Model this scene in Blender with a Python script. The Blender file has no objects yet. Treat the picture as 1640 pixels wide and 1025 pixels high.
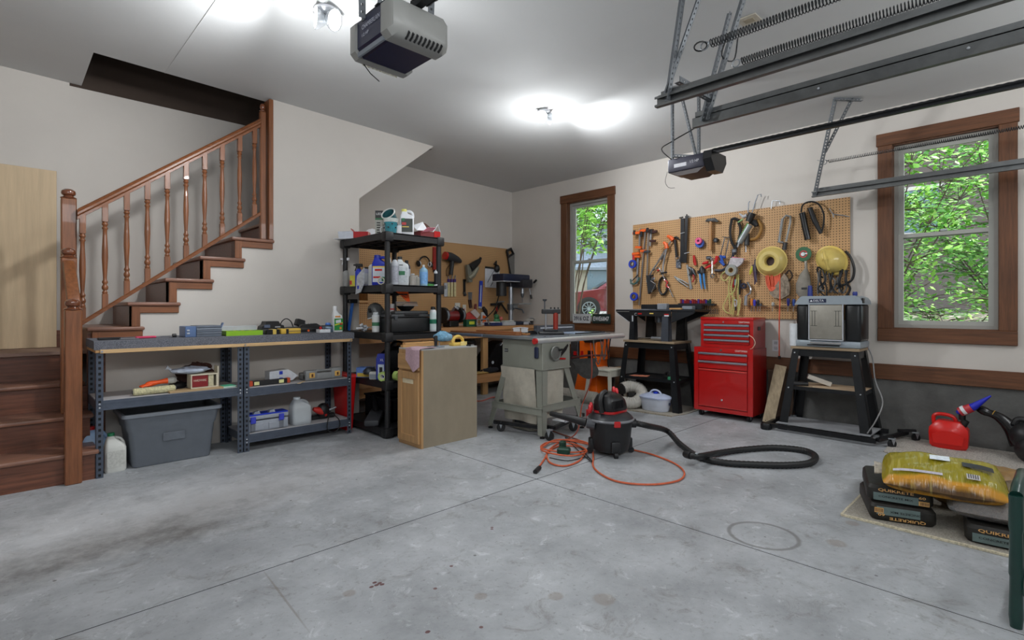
import bpy, bmesh, math, random
from mathutils import Vector, Matrix
random.seed(7)
SC = bpy.context.scene
COL = SC.collection
# ------------------------------------------------------------------ camera
YAW = 0.79785            # the view leaves the X axis by 45.7 degrees
CY_, SY_ = math.cos(YAW), math.sin(YAW)
EYE = 1.15
FPX, HOR = 838.6, 493.0
cam = bpy.data.cameras.new('camera'); camo = bpy.data.objects.new('camera', cam); COL.objects.link(camo)
cam.sensor_width = 36; cam.lens = FPX / 1640 * 36; cam.shift_y = -19.5 / 1640
camo.location = (0, 0, EYE); camo.rotation_euler = (math.pi / 2, 0, YAW - math.pi / 2)
cam.clip_end = 300
SC.camera = camo
# ------------------------------------------------------------------ world and view
SC.view_settings.view_transform = 'Standard'; SC.view_settings.look = 'None'
SC.view_settings.gamma = 1; SC.view_settings.use_curve_mapping = False
SC.view_settings.exposure = 0.55
w = bpy.data.worlds.new('sky'); SC.world = w; w.use_nodes = True
wn = w.node_tree.nodes; wl = w.node_tree.links; wn.clear()
wo = wn.new('ShaderNodeOutputWorld'); wb = wn.new('ShaderNodeBackground'); wc = wn.new('ShaderNodeTexCoord')
ws = wn.new('ShaderNodeSeparateXYZ'); wr = wn.new('ShaderNodeValToRGB')
wl.new(wc.outputs['Generated'], ws.inputs[0]); wl.new(ws.outputs['Z'], wr.inputs[0])
wr.color_ramp.elements[0].position = 0.0; wr.color_ramp.elements[0].color = (.80, .88, 1, 1)
wr.color_ramp.elements[1].position = 0.9; wr.color_ramp.elements[1].color = (.62, .78, 1, 1)
wl.new(wr.outputs[0], wb.inputs[0]); wb.inputs[1].default_value = 1.7
wl.new(wb.outputs[0], wo.inputs[0])

def light(name, kind, loc, energy, color=(1, 1, 1), aim=None, **kw):
    l = bpy.data.lights.new(name, kind); l.energy = energy; l.color = color
    for k, v in kw.items(): setattr(l, k, v)
    o = bpy.data.objects.new(name, l); COL.objects.link(o); o.location = loc
    if aim is not None:
        o.rotation_euler = (Vector(aim) - Vector(loc)).to_track_quat('-Z', 'Y').to_euler()
    return o
COOL = (.95, .98, 1.0)
# twin flood fixtures on the ceiling: two heads each
L2 = (3.66, 3.32, 2.90); L1 = (1.49, 3.23, 2.93)
light('flood_light', 'SPOT', (L2[0] + .14, L2[1] - .10, 2.84), 52, COOL, (L2[0] + 2.0, L2[1] - 1.3, 2.25), spot_size=2.4, spot_blend=.7, shadow_soft_size=.05)
light('flood_light', 'SPOT', (L2[0] - .14, L2[1] - .06, 2.78), 24, COOL, (L2[0] - 2.0, L2[1] - .9, 1.3), spot_size=2.3, spot_blend=.7, shadow_soft_size=.05)
light('flood_light', 'POINT', (L2[0], L2[1], 2.56), 15, COOL, shadow_soft_size=.06)
light('flood_light', 'SPOT', (L1[0] + .08, L1[1] - .17, 2.80), 30, COOL, (L1[0] + 1.0, L1[1] - 1.7, 1.7), spot_size=2.4, spot_blend=.7, shadow_soft_size=.05)
light('flood_light', 'SPOT', (L1[0] - .16, L1[1] + .05, 2.84), 56, COOL, (L1[0] - 1.5, L1[1] + 1.0, 2.25), spot_size=2.4, spot_blend=.7, shadow_soft_size=.05)
light('flood_light', 'POINT', (L1[0], L1[1], 2.56), 12, COOL, shadow_soft_size=.06)
# unseen area lamps added behind the camera as soft fill, no fixtures there
light('door_side_tube', 'AREA', (1.1, -.85, 2.65), 19, (.95, .98, 1), (1.3, 2.4, .6), shape='RECTANGLE', size=2.4, size_y=.3)
light('door_side_tube', 'AREA', (4.1, -.85, 2.65), 18, (.95, .98, 1), (4.4, 2.6, .7), shape='RECTANGLE', size=2.4, size_y=.3)
light('side_tube', 'AREA', (-1.0, -.5, 2.4), 22, (.88, .94, 1), (1.5, 3.4, .4), shape='RECTANGLE', size=1.6, size_y=.3)
# overcast daylight outside comes with a weak high sun
light('sun', 'SUN', (20, -10, 30), 4.5, (1, .96, .88), (8, 4, 0), angle=.2)

# ------------------------------------------------------------------ survey helpers: sight line of a photo point cut with a real plane
def ray(px, py):
    a = (px - 820) / FPX
    return (CY_ + a * SY_, SY_ - a * CY_, -(py - HOR) / FPX)
def FL(px, py, z=0.0):
    r = ray(px, py); t = (z - EYE) / r[2]; return Vector((r[0] * t, r[1] * t, z))
def BX(px, py, X):
    r = ray(px, py); t = X / r[0]; return Vector((X, r[1] * t, EYE + r[2] * t))
def AY(px, py, Y):
    r = ray(px, py); t = Y / r[1]; return Vector((r[0] * t, Y, EYE + r[2] * t))
def CEIL(X): return 3.095 - .024 * X

# ------------------------------------------------------------------ materials
def lin(c):
    c = c / 255.0
    return c / 12.92 if c <= .04045 else ((c + .055) / 1.055) ** 2.4
def L3(c): return (lin(c[0]), lin(c[1]), lin(c[2]), 1)
MATS = {}
def M(rgb, rough=.5, metal=0.0, var=.12, scale=14.0, bump=0.0, bscale=90.0, stretch=None, coat=0, trans=0, alpha=1, emit=0, name=None):
    key = (tuple(rgb), rough, metal, var, scale, bump, bscale, stretch, coat, trans, alpha, emit)
    if key in MATS: return MATS[key]
    m = bpy.data.materials.new(name or 'paint'); m.use_nodes = True
    n = m.node_tree.nodes; l = m.node_tree.links; b = n['Principled BSDF']
    c = L3(rgb)
    b.inputs['Roughness'].default_value = rough; b.inputs['Metallic'].default_value = metal
    b.inputs['Base Color'].default_value = c
    if coat: b.inputs['Coat Weight'].default_value = coat
    if trans: b.inputs['Transmission Weight'].default_value = trans
    if alpha < 1: b.inputs['Alpha'].default_value = alpha
    if emit:
        b.inputs['Emission Color'].default_value = c; b.inputs['Emission Strength'].default_value = emit
    tc = n.new('ShaderNodeTexCoord'); src = tc.outputs['Object']
    if stretch:
        mp = n.new('ShaderNodeMapping'); mp.inputs['Scale'].default_value = stretch
        l.new(src, mp.inputs[0]); src = mp.outputs[0]
    if var:
        nz = n.new('ShaderNodeTexNoise'); nz.inputs['Scale'].default_value = scale; nz.inputs['Detail'].default_value = 5
        nz.inputs['Roughness'].default_value = .65
        l.new(src, nz.inputs['Vector'])
        r = n.new('ShaderNodeValToRGB'); e = r.color_ramp.elements
        e[0].position = .3; e[1].position = .7
        e[0].color = tuple(x * (1 - var) for x in c[:3]) + (1,); e[1].color = tuple(min(1, x * (1 + var) + var * .01) for x in c[:3]) + (1,)
        l.new(nz.outputs[0], r.inputs[0]); l.new(r.outputs[0], b.inputs['Base Color'])
    if bump:
        nb = n.new('ShaderNodeTexNoise'); nb.inputs['Scale'].default_value = bscale; nb.inputs['Detail'].default_value = 4
        l.new(src, nb.inputs['Vector'])
        bp = n.new('ShaderNodeBump'); bp.inputs['Strength'].default_value = bump; bp.inputs['Distance'].default_value = .01
        l.new(nb.outputs[0], bp.inputs['Height']); l.new(bp.outputs[0], b.inputs['Normal'])
    MATS[key] = m; return m
def wood(rgb, axis='x', rough=.4, var=.3, sc=6, coat=0):
    s = {'x': (.6, 9, 9), 'y': (9, .6, 9), 'z': (9, 9, .6)}[axis]
    return M(rgb, rough, 0, var, sc, .08, sc * 6, s, coat=coat, name='wood grain')
def node(n, t, **kw):
    x = n.new(t)
    for k, v in kw.items(): setattr(x, k, v)
    return x
def math_(n, l, op, a, b=None, c=None):
    x = n.new('ShaderNodeMath'); x.operation = op
    for i, v in enumerate((a, b, c)):
        if v is None: continue
        if isinstance(v, (int, float)): x.inputs[i].default_value = v
        else: l.new(v, x.inputs[i])
    return x.outputs[0]
def mixc(n, l, f, a, b):
    x = n.new('ShaderNodeMix'); x.data_type = 'RGBA'
    if isinstance(f, (int, float)): x.inputs[0].default_value = f
    else: l.new(f, x.inputs[0])
    for i, v in ((6, a), (7, b)):
        if isinstance(v, tuple): x.inputs[i].default_value = v
        else: l.new(v, x.inputs[i])
    return x.outputs[2]
def ramp(n, l, src, p0, p1):
    r = n.new('ShaderNodeMapRange'); r.inputs[1].default_value = p0; r.inputs[2].default_value = p1
    l.new(src, r.inputs[0]); return r.outputs[0]

def concrete_floor():
    m = bpy.data.materials.new('concrete floor'); m.use_nodes = True
    n = m.node_tree.nodes; l = m.node_tree.links; b = n['Principled BSDF']
    tc = n.new('ShaderNodeTexCoord').outputs['Object']
    def noise(sc, det=6, rough=.65, dist=0, vec=tc):
        x = n.new('ShaderNodeTexNoise'); x.inputs['Scale'].default_value = sc; x.inputs['Detail'].default_value = det
        x.inputs['Roughness'].default_value = rough; x.inputs['Distortion'].default_value = dist
        l.new(vec, x.inputs['Vector']); return x.outputs[0]
    col = mixc(n, l, ramp(n, l, noise(2.2, 8, .7), .3, .7), L3((140, 143, 146)), L3((184, 187, 191)))
    col = mixc(n, l, ramp(n, l, noise(9, 8, .75, .6), .57, .76), col, L3((214, 217, 221)))
    col = mixc(n, l, math_(n, l, 'MULTIPLY', ramp(n, l, noise(5, 9, .8, 1.2), .54, .68), .7), col, L3((120, 117, 112)))
    col = mixc(n, l, math_(n, l, 'MULTIPLY', ramp(n, l, noise(42, 3, .6), .60, .72), .5), col, L3((110, 108, 104)))
    sep = n.new('ShaderNodeSeparateXYZ'); l.new(tc, sep.inputs[0])
    def blob(cx, cy, rx, ry, rot, soft0, soft1, namp=.35, nsc=6):
        dx = math_(n, l, 'SUBTRACT', sep.outputs[0], cx); dy = math_(n, l, 'SUBTRACT', sep.outputs[1], cy)
        c, s = math.cos(rot), math.sin(rot)
        u = math_(n, l, 'DIVIDE', math_(n, l, 'ADD', math_(n, l, 'MULTIPLY', dx, c), math_(n, l, 'MULTIPLY', dy, s)), rx)
        v = math_(n, l, 'DIVIDE', math_(n, l, 'SUBTRACT', math_(n, l, 'MULTIPLY', dy, c), math_(n, l, 'MULTIPLY', dx, s)), ry)
        d = math_(n, l, 'SQRT', math_(n, l, 'ADD', math_(n, l, 'MULTIPLY', u, u), math_(n, l, 'MULTIPLY', v, v)))
        d = math_(n, l, 'ADD', d, math_(n, l, 'MULTIPLY', math_(n, l, 'SUBTRACT', noise(nsc, 6, .7), .5), namp))
        return d, ramp(n, l, d, soft1, soft0)
    # oily smear by the stairs
    a = FL(190, 860)
    d, f = blob(a.x + .1, a.y, 1.0, .26, .25, .1, 1.2, 1.4, 4)
    col = mixc(n, l, math_(n, l, 'MULTIPLY', f, .95), col, L3((82, 79, 74)))
    a = FL(300, 850)
    d, f = blob(a.x, a.y, .35, .16, .1, .1, 1.0, 1.4, 5)
    col = mixc(n, l, math_(n, l, 'MULTIPLY', f, .9), col, L3((76, 72, 66)))
    # pale efflorescence
    a = FL(330, 800)
    d, f = blob(a.x, a.y, 1.6, .6, .1, .2, 1.1, 1.8, 7)
    col = mixc(n, l, math_(n, l, 'MULTIPLY', f, .5), col, L3((222, 222, 224)))
    # ring left by a bucket
    a = FL(1222, 857)
    d, f = blob(a.x, a.y, .16, .16, 0, 0, 1, .05, 5)
    ring = ramp(n, l, math_(n, l, 'ABSOLUTE', math_(n, l, 'SUBTRACT', d, 1.0)), .09, .03)
    col = mixc(n, l, math_(n, l, 'MULTIPLY', ring, .6), col, L3((92, 90, 86)))
    for px, py, rr in ((1340, 870, .05), (1365, 838, .04), (968, 960, .05), (890, 955, .035), (770, 955, .03), (560, 950, .03)):
        a = FL(px, py); d, f = blob(a.x, a.y, rr, rr, 0, .7, 1, .6, 20)
        col = mixc(n, l, math_(n, l, 'MULTIPLY', f, .4), col, L3((128, 112, 92)))
    # brown drips
    vo = n.new('ShaderNodeTexVoronoi'); vo.inputs['Scale'].default_value = 9; l.new(tc, vo.inputs['Vector'])
    dots = ramp(n, l, vo.outputs['Distance'], .085, .065)
    a = FL(770, 925); d, f = blob(a.x, a.y, .75, .28, .8, .7, 1, 1.0, 3)
    col = mixc(n, l, math_(n, l, 'MULTIPLY', math_(n, l, 'MULTIPLY', dots, f), .85), col, L3((96, 48, 42)))
    vo2 = n.new('ShaderNodeTexVoronoi'); vo2.inputs['Scale'].default_value = 5.3; l.new(tc, vo2.inputs['Vector'])
    col = mixc(n, l, math_(n, l, 'MULTIPLY', ramp(n, l, vo2.outputs['Distance'], .045, .03), .75), col, L3((80, 76, 72)))
    for px, py in ((603, 937), (608, 934), (600, 933), (685, 1012), (612, 936), (595, 940)):
        a = FL(px, py); d, f = blob(a.x, a.y, .011, .009, 0, .8, 1, .5, 60)
        col = mixc(n, l, math_(n, l, 'MULTIPLY', f, .9), col, L3((88, 38, 34)))
    # faint hairline crack
    a = FL(415, 905); c2 = FL(505, 1025)
    dv = c2 - a; ln = dv.length; rot = math.atan2(dv.y, dv.x); mid = (a + c2) / 2
    d, f = blob(mid.x, mid.y, ln / 2, .006, rot, .5, 1, .5, 3)
    col = mixc(n, l, math_(n, l, 'MULTIPLY', f, .5), col, L3((120, 112, 100)))
    l.new(col, b.inputs['Base Color'])
    rr = n.new('ShaderNodeMapRange'); l.new(noise(3, 5), rr.inputs[0]); rr.inputs[3].default_value = .42; rr.inputs[4].default_value = .68
    l.new(rr.outputs[0], b.inputs['Roughness'])
    bp = n.new('ShaderNodeBump'); bp.inputs['Strength'].default_value = .35; bp.inputs['Distance'].default_value = .004
    l.new(noise(60, 6), bp.inputs['Height']); l.new(bp.outputs[0], b.inputs['Normal'])
    return m

def pegboard_mat():
    m = bpy.data.materials.new('perforated hardboard'); m.use_nodes = True
    n = m.node_tree.nodes; l = m.node_tree.links; b = n['Principled BSDF']
    tc = n.new('ShaderNodeTexCoord').outputs['Object']
    sep = n.new('ShaderNodeSeparateXYZ'); l.new(tc, sep.inputs[0])
    u = math_(n, l, 'ADD', sep.outputs[0], sep.outputs[1]); v = sep.outputs[2]
    P = .0254
    def cell(s):
        return math_(n, l, 'SUBTRACT', math_(n, l, 'FRACT', math_(n, l, 'DIVIDE', math_(n, l, 'ADD', s, 50 * P), P)), .5)
    a, c = cell(u), cell(v)
    d = math_(n, l, 'SQRT', math_(n, l, 'ADD', math_(n, l, 'MULTIPLY', a, a), math_(n, l, 'MULTIPLY', c, c)))
    hole = ramp(n, l, d, .22, .17)
    nz = n.new('ShaderNodeTexNoise'); nz.inputs['Scale'].default_value = 2.5; nz.inputs['Detail'].default_value = 6; l.new(tc, nz.inputs['Vector'])
    col = mixc(n, l, nz.outputs[0], L3((180, 138, 92)), L3((208, 166, 116)))
    col = mixc(n, l, math_(n, l, 'MULTIPLY', hole, .95), col, L3((50, 34, 22)))
    l.new(col, b.inputs['Base Color']); b.inputs['Roughness'].default_value = .6
    return m
def slotted_mat(rgb, pitch=.038, w=.006):
    m = bpy.data.materials.new('slotted steel'); m.use_nodes = True
    n = m.node_tree.nodes; l = m.node_tree.links; b = n['Principled BSDF']
    tc = n.new('ShaderNodeTexCoord').outputs['Object']
    g = n.new('ShaderNodeTexCoord').outputs['UV']
    sep = n.new('ShaderNodeSeparateXYZ'); l.new(g, sep.inputs[0])
    v = math_(n, l, 'SUBTRACT', math_(n, l, 'FRACT', math_(n, l, 'DIVIDE', sep.outputs[1], pitch)), .5)
    u = math_(n, l, 'ABSOLUTE', sep.outputs[0])
    f = math_(n, l, 'MULTIPLY', math_(n, l, 'LESS_THAN', math_(n, l, 'ABSOLUTE', v), .24), math_(n, l, 'LESS_THAN', u, w))
    col = mixc(n, l, f, L3(rgb), L3((24, 24, 26)))
    l.new(col, b.inputs['Base Color']); b.inputs['Roughness'].default_value = .45; b.inputs['Metallic'].default_value = .35
    return m

# ------------------------------------------------------------------ mesh builder
ALL = []
class T:
    """a thing: an Empty at its base; parts are made with .p()"""
    def __init__(s, name, label, cat, loc=(0, 0, 0), rz=0.0, group=None, kind=None, world=False):
        o = bpy.data.objects.new(name, None); COL.objects.link(o); o.empty_display_size = .05
        o.location = loc; o.rotation_euler = (0, 0, rz); s.o = o; s.loc = Vector(loc)
        if label: o['label'] = label
        if cat: o['category'] = cat
        if group: o['group'] = group
        if kind: o['kind'] = kind
        s.off = -s.loc if world else Vector((0, 0, 0))
    def p(s, name, mat, parent=None, label=None, kind=None):
        return MB(name, mat, parent or s, s.off, label=label, kind=kind)
class MB:
    def __init__(s, name, mat, parent=None, off=None, label=None, cat=None, group=None, kind=None, loc=(0, 0, 0), rz=0.0, ang=35):
        s.name = name; s.mats = [mat]; s.cur = 0; s.parent = parent; s.off = off or Vector((0, 0, 0))
        s.V = []; s.F = []; s.MI = []; s.UV = {}; s.label = label; s.cat = cat; s.group = group; s.kind = kind
        s.loc = Vector(loc); s.rz = rz; s.mx = None; s.ang = ang; s.ob = None
        ALL.append(s)
    def m(s, mat):
        if mat not in s.mats: s.mats.append(mat)
        s.cur = s.mats.index(mat); return s
    def add(s, vs, fs):
        b = len(s.V)
        for v in vs:
            v = Vector(v)
            if s.mx is not None: v = s.mx @ v
            s.V.append(v + s.off)
        for f in fs: s.F.append([i + b for i in f]); s.MI.append(s.cur)
        return s
    def box(s, c, d, rz=0, rx=0, ry=0, b=0.0, seg=1):
        hx, hy, hz = d[0] / 2, d[1] / 2, d[2] / 2
        R = Matrix.Rotation(rz, 3, 'Z') @ Matrix.Rotation(ry, 3, 'Y') @ Matrix.Rotation(rx, 3, 'X')
        c = Vector(c)
        if b <= 0:
            vs = [(x, y, z) for x in (-hx, hx) for y in (-hy, hy) for z in (-hz, hz)]
            fs = [(0, 1, 3, 2), (4, 6, 7, 5), (0, 4, 5, 1), (2, 3, 7, 6), (0, 2, 6, 4), (1, 5, 7, 3)]
        else:
            b = min(b, hx * .95, hy * .95, hz * .95)
            bm = bmesh.new(); bmesh.ops.create_cube(bm, size=1)
            for v in bm.verts: v.co = Vector((v.co.x * d[0], v.co.y * d[1], v.co.z * d[2]))
            bmesh.ops.bevel(bm, geom=bm.edges[:], offset=b, segments=seg, affect='EDGES', profile=.5)
            bm.verts.index_update()
            vs = [v.co.copy() for v in bm.verts]; fs = [[v.index for v in f.verts] for f in bm.faces]; bm.free()
        return s.add([R @ Vector(v) + c for v in vs], fs)
    def bb(s, lo, hi, b=0.0, seg=1):
        lo = Vector(lo); hi = Vector(hi)
        return s.box((lo + hi) / 2, [abs(x) for x in (hi - lo)], b=b, seg=seg)
    def beam(s, p, q, w, h, up=(0, 0, 1), b=0):
        """rectangular bar from p to q, w across, h along up"""
        p, q = Vector(p), Vector(q); d = (q - p); L = d.length; d.normalize(); up = Vector(up)
        sd = d.cross(up); 
        if sd.length < 1e-4: sd = d.cross(Vector((1, 0, 0)))
        sd.normalize(); u = sd.cross(d).normalized()
        vs = [p + d * (L * a) + sd * (w / 2 * x) + u * (h / 2 * z) for a in (0, 1) for x in (-1, 1) for z in (-1, 1)]
        fs = [(0, 1, 3, 2), (4, 6, 7, 5), (0, 4, 5, 1), (2, 3, 7, 6), (0, 2, 6, 4), (1, 5, 7, 3)]
        return s.add(vs, fs)
    def tube(s, pts, r, n=8, closed=False, cap=True):
        P = [Vector(p) for p in pts]; N = len(P)
        R = r if isinstance(r, (list, tuple)) else [r] * N
        T_ = []
        for i in range(N):
            a = P[(i - 1) % N] if (closed or i > 0) else P[i]; c = P[(i + 1) % N] if (closed or i < N - 1) else P[i]
            t = (c - a); T_.append(t.normalized() if t.length > 1e-9 else Vector((0, 0, 1)))
        ref = Vector((0, 0, 1)) if abs(T_[0].z) < .9 else Vector((1, 0, 0))
        u = T_[0].cross(ref).normalized(); vs = []
        for i in range(N):
            u = (u - T_[i] * u.dot(T_[i]))
            if u.length < 1e-6: u = T_[i].orthogonal()
            u.normalize(); v = T_[i].cross(u)
            for k in range(n):
                a = 2 * math.pi * k / n
                vs.append(P[i] + (u * math.cos(a) + v * math.sin(a)) * R[i])
        fs = []
        for i in range(N if closed else N - 1):
            j = (i + 1) % N
            for k in range(n):
                k2 = (k + 1) % n; fs.append((i * n + k, i * n + k2, j * n + k2, j * n + k))
        if cap and not closed:
            fs.append(tuple(range(n - 1, -1, -1))); fs.append(tuple((N - 1) * n + k for k in range(n)))
        return s.add(vs, fs)
    def cyl(s, p, q, r, r2=None, n=14):
        return s.tube([p, q], [r, r if r2 is None else r2], n)
    def lathe(s, prof, c, n=20, axis=(0, 0, 1), cap=True, ph=0.0, sc=(1, 1)):
        ax = Vector(axis).normalized(); u = ax.orthogonal().normalized() if abs(ax.z) < .999 else Vector((1, 0, 0)); v = ax.cross(u)
        c = Vector(c); vs = []
        for r, z in prof:
            for k in range(n):
                a = 2 * math.pi * k / n + ph
                vs.append(c + ax * z + (u * math.cos(a) * sc[0] + v * math.sin(a) * sc[1]) * max(r, 1e-4))
        fs = []
        for i in range(len(prof) - 1):
            for k in range(n):
                k2 = (k + 1) % n; fs.append((i * n + k, i * n + k2, (i + 1) * n + k2, (i + 1) * n + k))
        if cap:
            if prof[0][0] > 1e-3: fs.append(tuple(range(n - 1, -1, -1)))
            if prof[-1][0] > 1e-3: fs.append(tuple((len(prof) - 1) * n + k for k in range(n)))
        return s.add(vs, fs)
    def ball(s, c, r, n=12, m=8, axis=(0, 0, 1)):
        R = r if isinstance(r, (list, tuple)) else (r, r, r)
        vs = []; c = Vector(c)
        for i in range(m + 1):
            t = math.pi * i / m
            for k in range(n):
                a = 2 * math.pi * k / n
                vs.append(c + Vector((R[0] * math.sin(t) * math.cos(a), R[1] * math.sin(t) * math.sin(a), R[2] * math.cos(t))))
        fs = [(i * n + k, i * n + (k + 1) % n, (i + 1) * n + (k + 1) % n, (i + 1) * n + k) for i in range(m) for k in range(n)]
        return s.add(vs, fs)
    def prism(s, poly, a, b, pl='xz'):
        """extrude polygon along the missing axis from a to b"""
        def mk(p, t):
            return {'xz': (p[0], t, p[1]), 'yz': (t, p[0], p[1]), 'xy': (p[0], p[1], t)}[pl]
        n = len(poly); vs = [mk(p, a) for p in poly] + [mk(p, b) for p in poly]
        fs = [tuple(range(n)), tuple(range(2 * n - 1, n - 1, -1))] + [(i, (i + 1) % n, n + (i + 1) % n, n + i) for i in range(n)]
        return s.add(vs, fs)
    def plate(s, pts, nrm, th):
        """flat outline given by 3D points, thickened along nrm"""
        nrm = Vector(nrm).normalized() * th; P = [Vector(p) for p in pts]; n = len(P)
        fs = [tuple(range(n)), tuple(range(2 * n - 1, n - 1, -1))] + [(i, (i + 1) % n, n + (i + 1) % n, n + i) for i in range(n)]
        return s.add(P + [p + nrm for p in P], fs)
    def torus(s, c, R, r, axis=(0, 0, 1), n=24, m=8, flat=1.0):
        ax = Vector(axis).normalized(); u = ax.orthogonal().normalized(); v = ax.cross(u); c = Vector(c); vs = []
        for i in range(n):
            a = 2 * math.pi * i / n; d = u * math.cos(a) + v * math.sin(a)
            for k in range(m):
                t = 2 * math.pi * k / m
                vs.append(c + d * (R + r * math.cos(t)) + ax * (r * flat * math.sin(t)))
        fs = [(i * m + k, i * m + (k + 1) % m, ((i + 1) % n) * m + (k + 1) % m, ((i + 1) % n) * m + k) for i in range(n) for k in range(m)]
        return s.add(vs, fs)
    def ring(s, c, R, r, h, axis=(0, 0, 1), n=24):
        """flat sided ring, like a roll of tape"""
        return s.lathe([(r, 0), (R, 0), (R, h), (r, h), (r, 0)], c, n, axis, cap=False)
    def sheet(s, f, nu, nv, th=0.0):
        """surface f(u,v), thickened downwards in z by th"""
        P = [Vector(f(i / nu, j / nv)) for i in range(nu + 1) for j in range(nv + 1)]
        k = nv + 1; fs = [(i * k + j, (i + 1) * k + j, (i + 1) * k + j + 1, i * k + j + 1) for i in range(nu) for j in range(nv)]
        if th:
            n0 = len(P); P += [p - Vector((0, 0, th)) for p in P]
            fs += [tuple(n0 + x for x in f_[::-1]) for f_ in list(fs)]
            bd = [i * k for i in range(nu + 1)] + [nu * k + j for j in range(1, nv + 1)] + [i * k + nv for i in range(nu - 1, -1, -1)] + [j for j in range(nv - 1, 0, -1)]
            for i in range(len(bd)):
                a, b = bd[i], bd[(i + 1) % len(bd)]; fs.append((a, b, n0 + b, n0 + a))
        return s.add(P, fs)
    def text(s, txt, pos, right, up, h, depth=.0008, fit=None, bold=.0):
        cu = bpy.data.curves.new('t', 'FONT'); cu.body = txt; cu.size = 1; cu.align_x = 'CENTER'; cu.align_y = 'CENTER'; cu.resolution_u = 2
        if bold: cu.offset = bold
        ob = bpy.data.objects.new('t', cu); COL.objects.link(ob)
        me = bpy.data.meshes.new_from_object(ob)
        xs = [v.co.x for v in me.vertices] or [0]; ys = [v.co.y for v in me.vertices] or [0]
        W = max(xs) - min(xs) or 1; Hh = max(ys) - min(ys) or 1
        cx, cy = (max(xs) + min(xs)) / 2, (max(ys) + min(ys)) / 2
        k = h / Hh; kx = fit / W if fit else k
        r = Vector(right).normalized(); u = Vector(up).normalized(); nn = r.cross(u); p = Vector(pos)
        s.add([p + r * ((v.co.x - cx) * kx) + u * ((v.co.y - cy) * k) + nn * depth for v in me.vertices], [tuple(f.vertices) for f in me.polygons])
        bpy.data.objects.remove(ob); bpy.data.curves.remove(cu); bpy.data.meshes.remove(me)
        return s
    def build(s):
        if not s.V: return
        me = bpy.data.meshes.new(s.name); me.from_pydata([tuple(v) for v in s.V], [], s.F)
        for m in s.mats: me.materials.append(m)
        me.polygons.foreach_set('material_index', s.MI)
        me.polygons.foreach_set('use_smooth', [True] * len(s.F))
        me.update(); 
        try: me.set_sharp_from_angle(angle=math.radians(s.ang))
        except Exception: pass
        if s.UV is not None and s.UV.get('fn'):
            uv = me.uv_layers.new(name='UVMap'); fn = s.UV['fn']
            for lp in me.loops: uv.data[lp.index].uv = fn(me.vertices[lp.vertex_index].co)
        o = bpy.data.objects.new(s.name, me); COL.objects.link(o)
        if s.parent is not None:
            o.parent = s.parent.o if isinstance(s.parent, T) else s.parent.ob
        else:
            o.location = s.loc; o.rotation_euler = (0, 0, s.rz)
        if s.label: o['label'] = s.label
        if s.cat: o['category'] = s.cat
        if s.group: o['group'] = s.group
        if s.kind: o['kind'] = s.kind
        s.ob = o
def S(name, label, cat, mat, loc=(0, 0, 0), rz=0, group=None, world=False, kind=None):
    return MB(name, mat, None, -Vector(loc) if world else None, label, cat, group, kind, loc, rz)
def STR(name, mat): return MB(name, mat, kind='structure')
def arc(c, r, a0, a1, n, u=(1, 0, 0), v=(0, 0, 1), r2=None):
    c = Vector(c); u = Vector(u); v = Vector(v); r2 = r if r2 is None else r2
    return [c + u * (r * math.cos(math.radians(a0 + (a1 - a0) * i / n))) + v * (r2 * math.sin(math.radians(a0 + (a1 - a0) * i / n))) for i in range(n + 1)]
def smooth(pts, k=4):
    P = [Vector(p) for p in pts]; out = []
    for i in range(len(P) - 1):
        a = P[max(i - 1, 0)]; b = P[i]; c = P[i + 1]; d = P[min(i + 2, len(P) - 1)]
        for j in range(k):
            t = j / k
            out.append(.5 * ((2 * b) + (c - a) * t + (2 * a - 5 * b + 4 * c - d) * t * t + (3 * b - a - 3 * c + d) * t ** 3))
    out.append(P[-1]); return out

# shared materials
DRY = M((205, 199, 192), .85, 0, .03, 1.3, .05, 160, name='drywall')
CEI = M((202, 203, 203), .9, 0, .03, 1.0, .06, 140, name='ceiling paint')
CEDAR = wood((98, 60, 34), 'z', .5, .35)
CEDARY = wood((98, 60, 34), 'y', .5, .35)
OAKX = wood((126, 76, 44), 'x', .35, .3, coat=.2); OAKY = wood((126, 76, 44), 'y', .35, .3, coat=.2); OAKZ = wood((126, 76, 44), 'z', .35, .3, coat=.2)
TREADX = wood((134, 94, 76), 'x', .4, .35, coat=.15)
RISER = wood((108, 64, 44), 'x', .4, .4, coat=.15)
BLK = M((24, 24, 26), .45, 0, .2, 30); BLKG = M((20, 20, 22), .25, 0, .1); BLKM = M((30, 31, 34), .4, .4, .15, 20)
STEEL = M((172, 176, 182), .32, .85, .1, 20); CHR = M((205, 208, 214), .18, 1, .05); DSTEEL = M((96, 100, 106), .4, .8, .15, 18)
GALV = M((176, 182, 188), .4, .75, .18, 30); WHT = M((228, 230, 234), .45, 0, .03); RED = M((188, 22, 24), .3, 0, .08, 6, coat=.5)
REDP = M((206, 30, 26), .4, 0, .1); BLUE = M((28, 58, 190), .4, 0, .1); ORG = M((232, 98, 30), .45, 0, .1); GRN = M((30, 110, 66), .45, 0, .1)
YEL = M((222, 190, 92), .5, 0, .1); PINE = wood((196, 150, 96), 'x', .5, .2); PINEY = wood((196, 150, 96), 'y', .5, .2); PINEZ = wood((188, 146, 96), 'z', .5, .2)
GRY = M((128, 134, 142), .5, 0, .1); LGRY = M((182, 186, 192), .5, 0, .08); PINK = M((226, 84, 136), .5, 0, .1)
RUB = M((22, 22, 22), .7, 0, .1)
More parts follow.
